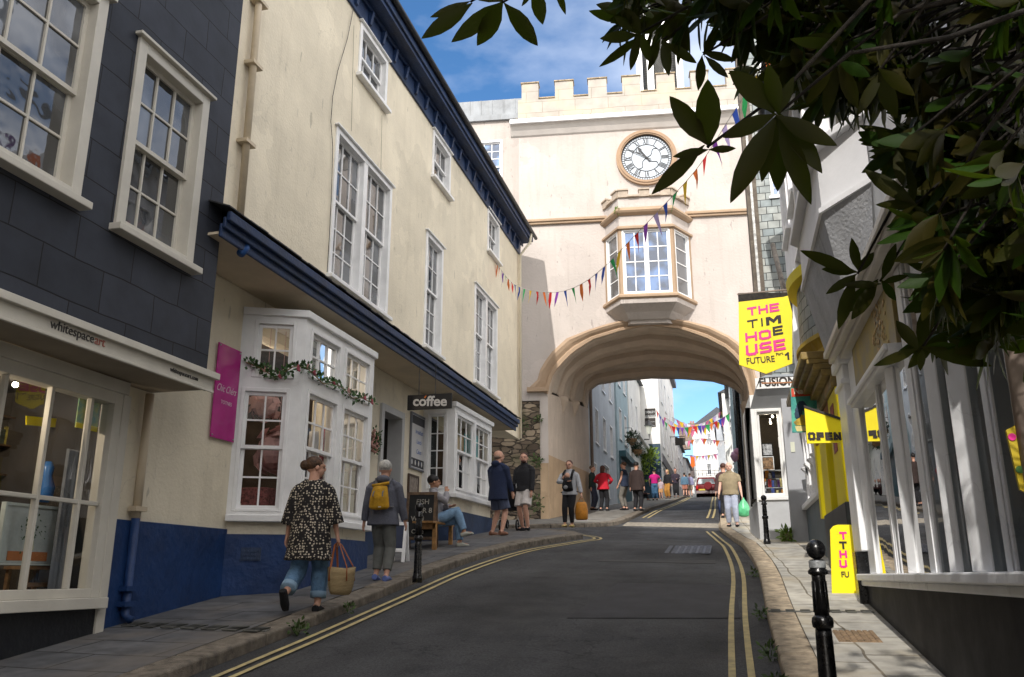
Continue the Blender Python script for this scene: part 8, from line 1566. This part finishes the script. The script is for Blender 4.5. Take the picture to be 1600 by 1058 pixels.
# red car
cy_ = 70; cx_ = -1.75; cz0 = gz(cx_, cy_) - .11; car = thing('parked_car', 'dark red compact off-roader seen from behind with spare wheel on its tailgate', 'car', (cx_, cy_, cz0)); cred = M('car_red', (.15, .006, .010), .25, .1, 3, spec=.6); cblk = M('car_black_trim', (.02, .02, .022), .5)
def sec(hw, z0, z1, rnd_): return [(-hw + rnd_ * .4, z0), (hw - rnd_ * .4, z0), (hw, z0 + rnd_), (hw, z1 - rnd_), (hw - rnd_, z1), (-hw + rnd_, z1), (-hw, z1 - rnd_), (-hw, z0 + rnd_)]
def car_body(t, cx, cy, cz, L_, secs, mat, name='body'):
    mb = MB(); mb.loft([[Vector((cx + a, cy + y, cz + z)) for a, z in sec(*s)] for y, s in secs]); return mb.build(name, mat, t, True, bevel=0)
bd = car_body(car, cx_, cy_, cz0, 4, [(0, (.78, .42, .98, .12)), (.08, (.85, .36, 1.05, .12)), (2.6, (.86, .34, 1.05, .12)), (3.9, (.80, .38, .92, .14)), (4.0, (.7, .45, .8, .1))], cred)
mb = MB(); mb.loft([[Vector((cx_ + a, cy_ + y, cz0 + z)) for a, z in ((-w0, 1.04), (w0, 1.04), (w1_, 1.62), (-w1_, 1.62))] for y, w0, w1_ in ((.06, .80, .62), (.3, .82, .68), (2.2, .82, .68), (2.9, .8, .55))]); mb.build('cabin', cred, car)
mb = MB(); yb = lambda z: cy_ + .06 - .015; mb.hexa([Vector((cx_ - .68, cy_ + .03, cz0 + 1.1)), Vector((cx_ + .68, cy_ + .03, cz0 + 1.1)), Vector((cx_ + .68, cy_ + .055, cz0 + 1.1)), Vector((cx_ - .68, cy_ + .055, cz0 + 1.1)), Vector((cx_ - .56, cy_ + .03, cz0 + 1.5)), Vector((cx_ + .56, cy_ + .03, cz0 + 1.5)), Vector((cx_ + .56, cy_ + .055, cz0 + 1.5)), Vector((cx_ - .56, cy_ + .055, cz0 + 1.5))]); mb.build('rear_window', glass_dark('car_glass', 0, (.15, .17, .18)), car)
mb = MB(); mb.box(ID, cx_ - .84, cx_ + .84, cy_ - .08, cy_ + .06, cz0 + .34, cz0 + .56); mb.build('bumper', M('grey_bumper', (.25, .2, .2), .5), car, bevel=.03)
mb = MB(); mb.box(ID, cx_ - .62, cx_ - .12, cy_ - .095, cy_ - .081, cz0 + .58, cz0 + .70); mb.build('number_plate', M('plate_yellow', (.62, .5, .05), .5), car)
mb = MB(); mb.tube([Vector((cx_ + .12, cy_ - .2, cz0 + .92)), Vector((cx_ + .12, cy_ - .0, cz0 + .92))], .33, 24); mb.build('spare_wheel_cover', M('car_dark_red', (.16, .008, .012), .3), car, bevel=.03)
for s in (-1, 1):
    mb = MB(); mb.box(ID, *sorted((cx_ + s * .66, cx_ + s * .82)), cy_ - .02, cy_ + .02, cz0 + .72, cz0 + .98); mb.build('tail_light', M('lamp_red', (.5, .02, .02), .2), car, bevel=.01)
    for yy in (.75, 3.2): mb = MB(); mb.tube([Vector((cx_ + s * .64, cy_ + yy, cz0 + .33)), Vector((cx_ + s * .85, cy_ + yy, cz0 + .33))], .33, 20); w_ = mb.build('wheel', tyre, car); mb = MB(); mb.tube([Vector((cx_ + s * .84, cy_ + yy, cz0 + .33)), Vector((cx_ + s * .86, cy_ + yy, cz0 + .33))], .19, 14); mb.build('rim', steel, w_)
    mb = MB(); mb.box(ID, *sorted((cx_ + s * .86, cx_ + s * 1.02)), cy_ + 2.3, cy_ + 2.36, cz0 + 1.05, cz0 + 1.17); mb.build('wing_mirror', cblk, car)
sx0, sy0 = -.55 - .15, 75.0; sz0 = gz(sx0, sy0) - .11; c2 = thing('parked_car', 'silver hatchback mostly hidden behind the dark red car', 'car', (sx0, sy0, sz0)); silv = M('car_silver', (.4, .42, .44), .25, .05, 3, metal=.6)
car_body(c2, sx0, sy0, sz0, 4, [(0, (.75, .35, .9, .14)), (.1, (.82, .3, .95, .14)), (3.6, (.8, .3, .85, .14)), (3.9, (.65, .35, .7, .12))], silv)
mb = MB(); mb.loft([[Vector((sx0 + a, sy0 + y, sz0 + z)) for a, z in ((-w0, .94), (w0, .94), (w1_, 1.42), (-w1_, 1.42))] for y, w0, w1_ in ((.1, .76, .5), (.5, .78, .6), (2, .78, .6), (2.8, .76, .4))]); mb.build('cabin', MATS['car_glass'], c2)
for s in (-1, 1):
    mb = MB(); mb.box(ID, *sorted((sx0 + s * .6, sx0 + s * .78)), sy0 - .02, sy0 + .02, sz0 + .66, sz0 + .85); mb.build('tail_light', MATS['lamp_red'], c2)
    for yy in (.7, 3.1): mb = MB(); mb.tube([Vector((sx0 + s * .62, sy0 + yy, sz0 + .31)), Vector((sx0 + s * .81, sy0 + yy, sz0 + .31))], .31, 18); mb.build('wheel', tyre, c2)
# point lights: gallery and corner shop lamps, and one inside each bay
for nm, loc, e_, r_ in (('gallery_lamp_light', SF.p(SL - 1.4, -.7, 3.1), 22, .05), ('corner_shop_lamp_light', FF.p((wl0 + wr0) / 2, -.5, zt_ - .1), 10, .05), ('bay_point_light', Vector((-6.6, 10.8, 4.7)), 26, .05), ('far_bay_point_light', Vector((-6.8, 18, 4.7)), 8, .05)):
    l_ = bpy.data.lights.new(nm, 'POINT'); l_.energy = e_; l_.color = (1, .82, .6); l_.shadow_soft_size = r_; o_ = bpy.data.objects.new(nm, l_); COL.objects.link(o_); o_.location = loc
# ================================================================ THE MAGNOLIA overhanging from the right
mag = thing('magnolia_tree', 'dark magnolia overhanging the street from the upper right with long glossy leaves', 'tree', (2.25, 1.3, gz(1.5, 1.3)))
def leaf_mat():
    m, nt, P, n, l = newmat('magnolia_leaf'); MATS['magnolia_leaf'] = m
    oi = n('ShaderNodeTexCoord'); a = n('ShaderNodeTexNoise'); a.inputs['Scale'].default_value = 5; l(oi.outputs['Object'], a.inputs['Vector'])
    g = n('ShaderNodeNewGeometry'); top = n('ShaderNodeMix'); top.data_type = 'RGBA'; top.inputs['A'].default_value = (.006, .020, .003, 1); top.inputs['B'].default_value = (.022, .050, .004, 1); l(a.outputs['Fac'], top.inputs['Factor'])
    un = n('ShaderNodeMix'); un.data_type = 'RGBA'; un.inputs['A'].default_value = (.014, .022, .003, 1); un.inputs['B'].default_value = (.030, .018, .004, 1); l(a.outputs['Fac'], un.inputs['Factor'])
    mx = n('ShaderNodeMix'); mx.data_type = 'RGBA'; l(g.outputs['Backfacing'], mx.inputs['Factor']); l(top.outputs['Result'], mx.inputs['A']); l(un.outputs['Result'], mx.inputs['B']); l(mx.outputs['Result'], P.inputs['Base Color']); P.inputs['Roughness'].default_value = .45; P.inputs['Specular IOR Level'].default_value = .12
    tr = n('ShaderNodeBsdfTranslucent'); tr.inputs[0].default_value = (.12, .20, .01, 1); x = n('ShaderNodeMixShader'); x.inputs[0].default_value = .15; l(P.outputs[0], x.inputs[1]); l(tr.outputs[0], x.inputs[2]); l(x.outputs[0], nt.nodes['Material Output'].inputs[0]); return m
lm = leaf_mat(); crn = MB(); twg = MB(); rnd = random.Random(77)
def leaf(mb, p, d, up, l, w=None, curl=.12):
    """one blade: two halves folded along the midrib, tapering to a point"""
    d = d.normalized(); s = d.cross(up); 
    if s.length < .1: s = d.orthogonal()
    s.normalize(); n_ = s.cross(d).normalized(); w = w or l * .30; prof_ = [(0, .05), (.12, .32), (.3, .82), (.5, 1.0), (.7, .86), (.86, .5), (.96, .18), (1, .01)]; i0 = len(mb.v); fold = .22
    bend = rnd.uniform(-.5, 1.2) * curl
    for t, k in prof_:
        c = p + d * l * t - n_ * l * bend * t * t; e = s * w * .5 * k; mb.v += [c - e + n_ * w * fold * k * .5, c, c + e + n_ * w * fold * k * .5]
    for j in range(len(prof_) - 1):
        a = i0 + j * 3; mb.f += [[a, a + 1, a + 4, a + 3], [a + 1, a + 2, a + 5, a + 4]]; mb.m += [0, 0]
def whorl(c, axis, n, l=.15, spread=1.0, droop=.25):
    axis = axis.normalized(); a0 = rnd.uniform(0, 6.28); o = axis.orthogonal().normalized(); b = axis.cross(o)
    for k in range(n):
        an = a0 + k * 2.4; rad_ = (o * math.cos(an) + b * math.sin(an)); d = axis * rnd.uniform(.25, 1.0) + rad_ * spread * rnd.uniform(.7, 1.1) - Vector((0, 0, droop * rnd.uniform(.3, 1.5)))
        leaf(crn, c - axis * rnd.uniform(0, .05), d, axis + Vector((0, 0, .3)), l * rnd.uniform(.75, 1.2), None)
root = Vector((2.25, 1.3, gz(1.5, 1.3) - .1)); fork = Vector((2.15, 1.5, 2.4))
tk = MB(); tk.tube([root, root + Vector((.0, .05, .9)), fork, Vector((2.0, 1.8, 4.2))], [.17, .14, .11, .05], 14); bark = M('grey_bark', (.022, .017, .012), .9, .4, 8, .8, 30)
tk.build('trunk', bark, mag, True)
def branch(a, b, r0, r1, n=5, wob=.08):
    pts = [a]; 
    for k in range(1, n): t = k / n; pts.append(a.lerp(b, t) + Vector((rnd.uniform(-wob, wob), rnd.uniform(-wob, wob), rnd.uniform(-wob, wob) + .12 * math.sin(t * math.pi))))
    pts.append(b); twg.tube(pts, [lerp(r0, r1, k / n) for k in range(n + 1)], 6); return pts
def at(x, y, dist): return _C + ray(x, y).normalized() * dist
# limbs out to measured sprig positions (each at its own distance)
def sprig(x, y, dist, lv, src=None, l=.15):
    c = at(x, y, dist); src = src or fork.lerp(Vector((2.0, 1.8, 4.2)), rnd.random()); branch(src.lerp(c, .55), c, .009, .003, 5, .03); return c
def pxleaf(x0, y0, x1, y1, dist, ddist=0, w=.36):
    a = at(x0, y0, dist); b = at(x1, y1, dist + ddist); view = (a - _C).normalized(); L_ = (b - a).length; leaf(crn, a, b - a, view * -1 * rnd.choice((-1, 1)) + Vector((0, 0, rnd.uniform(-.4, .4))) + Vector((rnd.uniform(-.3, .3), 0, 0)), L_, L_ * w * .74, .05)
lead_ = [  # (sprig centre, distance, leaves as tip points)
    ((785, 4), 2.1, [(705, 66, .36), (842, 72, .42), (745, 72, .5), (800, -40, .4), (720, -20, .4)]),
    ((735, 3), 2.2, [(658, 60, .36), (672, 28, .3), (690, -30, .4)]),
    ((835, -20), 2.15, [(848, 38, .5), (815, 10, .35), (870, -60, .35)]), ((868, -30), 2.2, [(884, 24, .28), (900, -60, .3)]),
    ((1000, 52), 2.3, [(937, 60, .42), (960, 25, .36), (978, 12, .5), (938, 105, .25), (985, 110, .36), (1020, 100, .4)]),
    ((1035, 62), 2.35, [(1012, 112, .3), (1045, 118, .34), (1060, 30, .4), (1090, 100, .3)]),
    ((1100, 85), 2.3, [(1092, 140, .36), (1138, 122, .34), (1125, 40, .4), (1150, 95, .34)]),
    ((1105, 230), 1.9, [(1046, 150, .44), (1106, 124, .48), (1052, 245, .36), (1018, 304, .30), (1150, 232, .4)]),
    ((1215, 178), 1.9, [(1130, 215, .4), (1175, 260, .36), (1215, 300, .36), (1140, 315, .35), (1165, 120, .4), (1140, 110, .5), (1308, 228, .38), (1285, 270, .36), (1268, 320, .30), (1190, 285, .34), (1240, 120, .4), (1200, 100, .4)]),
    ((1340, 428), 2.5, [(1290, 460, .34), (1250, 392, .3), (1285, 420, .4), (1330, 372, .4), (1365, 395, .4), (1310, 515, .34)]),
    ((1375, 440), 2.5, [(1315, 445, .3), (1400, 380, .36), (1330, 500, .36), (1400, 470, .4), (1310, 495, .36), (1420, 430, .36)]),
    ((1440, 545), 2.4, [(1366, 572, .3), (1438, 580, .44), (1495, 540, .4), (1400, 500, .42), (1550, 572, .3), (1455, 470, .4)]),
    ((1400, 232), 2.2, [(1345, 270, .4), (1372, 200, .46), (1425, 200, .4), (1340, 205, .38), (1410, 290, .38), (1460, 250, .4)]),
    ((1430, 320), 2.2, [(1368, 320, .34), (1390, 350, .34), (1350, 265, .34), (1470, 380, .4), (1420, 260, .34)]),
    ((1310, 95), 2.1, [(1258, 165, .36), (1290, 185, .32), (1340, 170, .4), (1360, 120, .4), (1270, 60, .4)]),
    ((1375, 110), 2.1, [(1340, 180, .34), (1402, 185, .42), (1430, 150, .4), (1390, 40, .4)]),
]
for (cx0, cy0_), dist, lv in lead_:
    c = sprig(cx0, cy0_, dist, lv)
    for k, (x, y, w_) in enumerate(lv): pxleaf(cx0 + rnd.uniform(-4, 4), cy0_ + rnd.uniform(-4, 4), x, y, dist + rnd.uniform(-.03, .03), rnd.uniform(-.07, .07), w_)
    for k in range(3): crn_b = at(cx0, cy0_, dist); 
# crown mass: clumps filling the crown volume, then unseen ones added to shade it
clumps = []
def area(x0, x1, y0, y1, n, d0, d1, cond=None):
    k = 0
    while k < n:
        x, y = rnd.uniform(x0, x1), rnd.uniform(y0, y1)
        if cond and not cond(x, y): continue
        clumps.append(at(x, y, rnd.uniform(d0, d1))); k += 1
area(960, 1180, -80, 40, 40, 2.2, 3.2)
area(1150, 1420, -60, 130, 90, 2.3, 3.4, lambda x, y: y < 70 or x > 1150 + (y - 60) * 1.6)
area(1150, 1640, -120, 130, 90, 2.1, 3.6)
area(1260, 1640, 100, 260, 60, 2.2, 3.6, lambda x, y: x > 1150 + (y - 60) * 1.5)
area(1400, 1660, 200, 430, 100, 1.9, 3.3, lambda x, y: x > 1420 + (y - 240) * .2)
area(1455, 1680, 400, 540, 56, 2.0, 3.0)
for k in range(90): clumps.append(Vector((rnd.uniform(.2, 3.4), rnd.uniform(-.8, 3.2), rnd.uniform(3.6, 5.4))))
for k in range(260): clumps.append(Vector((rnd.uniform(-.9, 3.6), rnd.uniform(-3.4, 1.0), rnd.uniform(4.2, 6.6))))  # unseen clumps added behind the camera to shade the leaves in view
for k in range(36): clumps.append(Vector((rnd.uniform(1.6, 3.2), rnd.uniform(-.6, 1.8), rnd.uniform(2.4, 4))))
tips = []
for c in clumps:
    ax = (c - Vector((2.1, 1.6, 3.2))).normalized() + Vector((rnd.uniform(-.5, .5), rnd.uniform(-.5, .5), rnd.uniform(-.5, .3)))
    whorl(c, ax, rnd.randint(9, 13), .11, 1.0, .5)
    s_ = c - ax.normalized() * rnd.uniform(.25, .5); twg.tube([s_, s_.lerp(c, .5) + Vector((0, 0, .02)), c], [.005, .004, .003], 5)
for k in range(6):
    b = clumps[rnd.randrange(len(clumps))]; branch(fork.lerp(Vector((2.0, 1.8, 4.2)), rnd.random()), b, .014, .005, 6, .10)
cr_ = crn.build('crown', lm, mag, smooth=True); twg.build('branches', bark, mag, True)
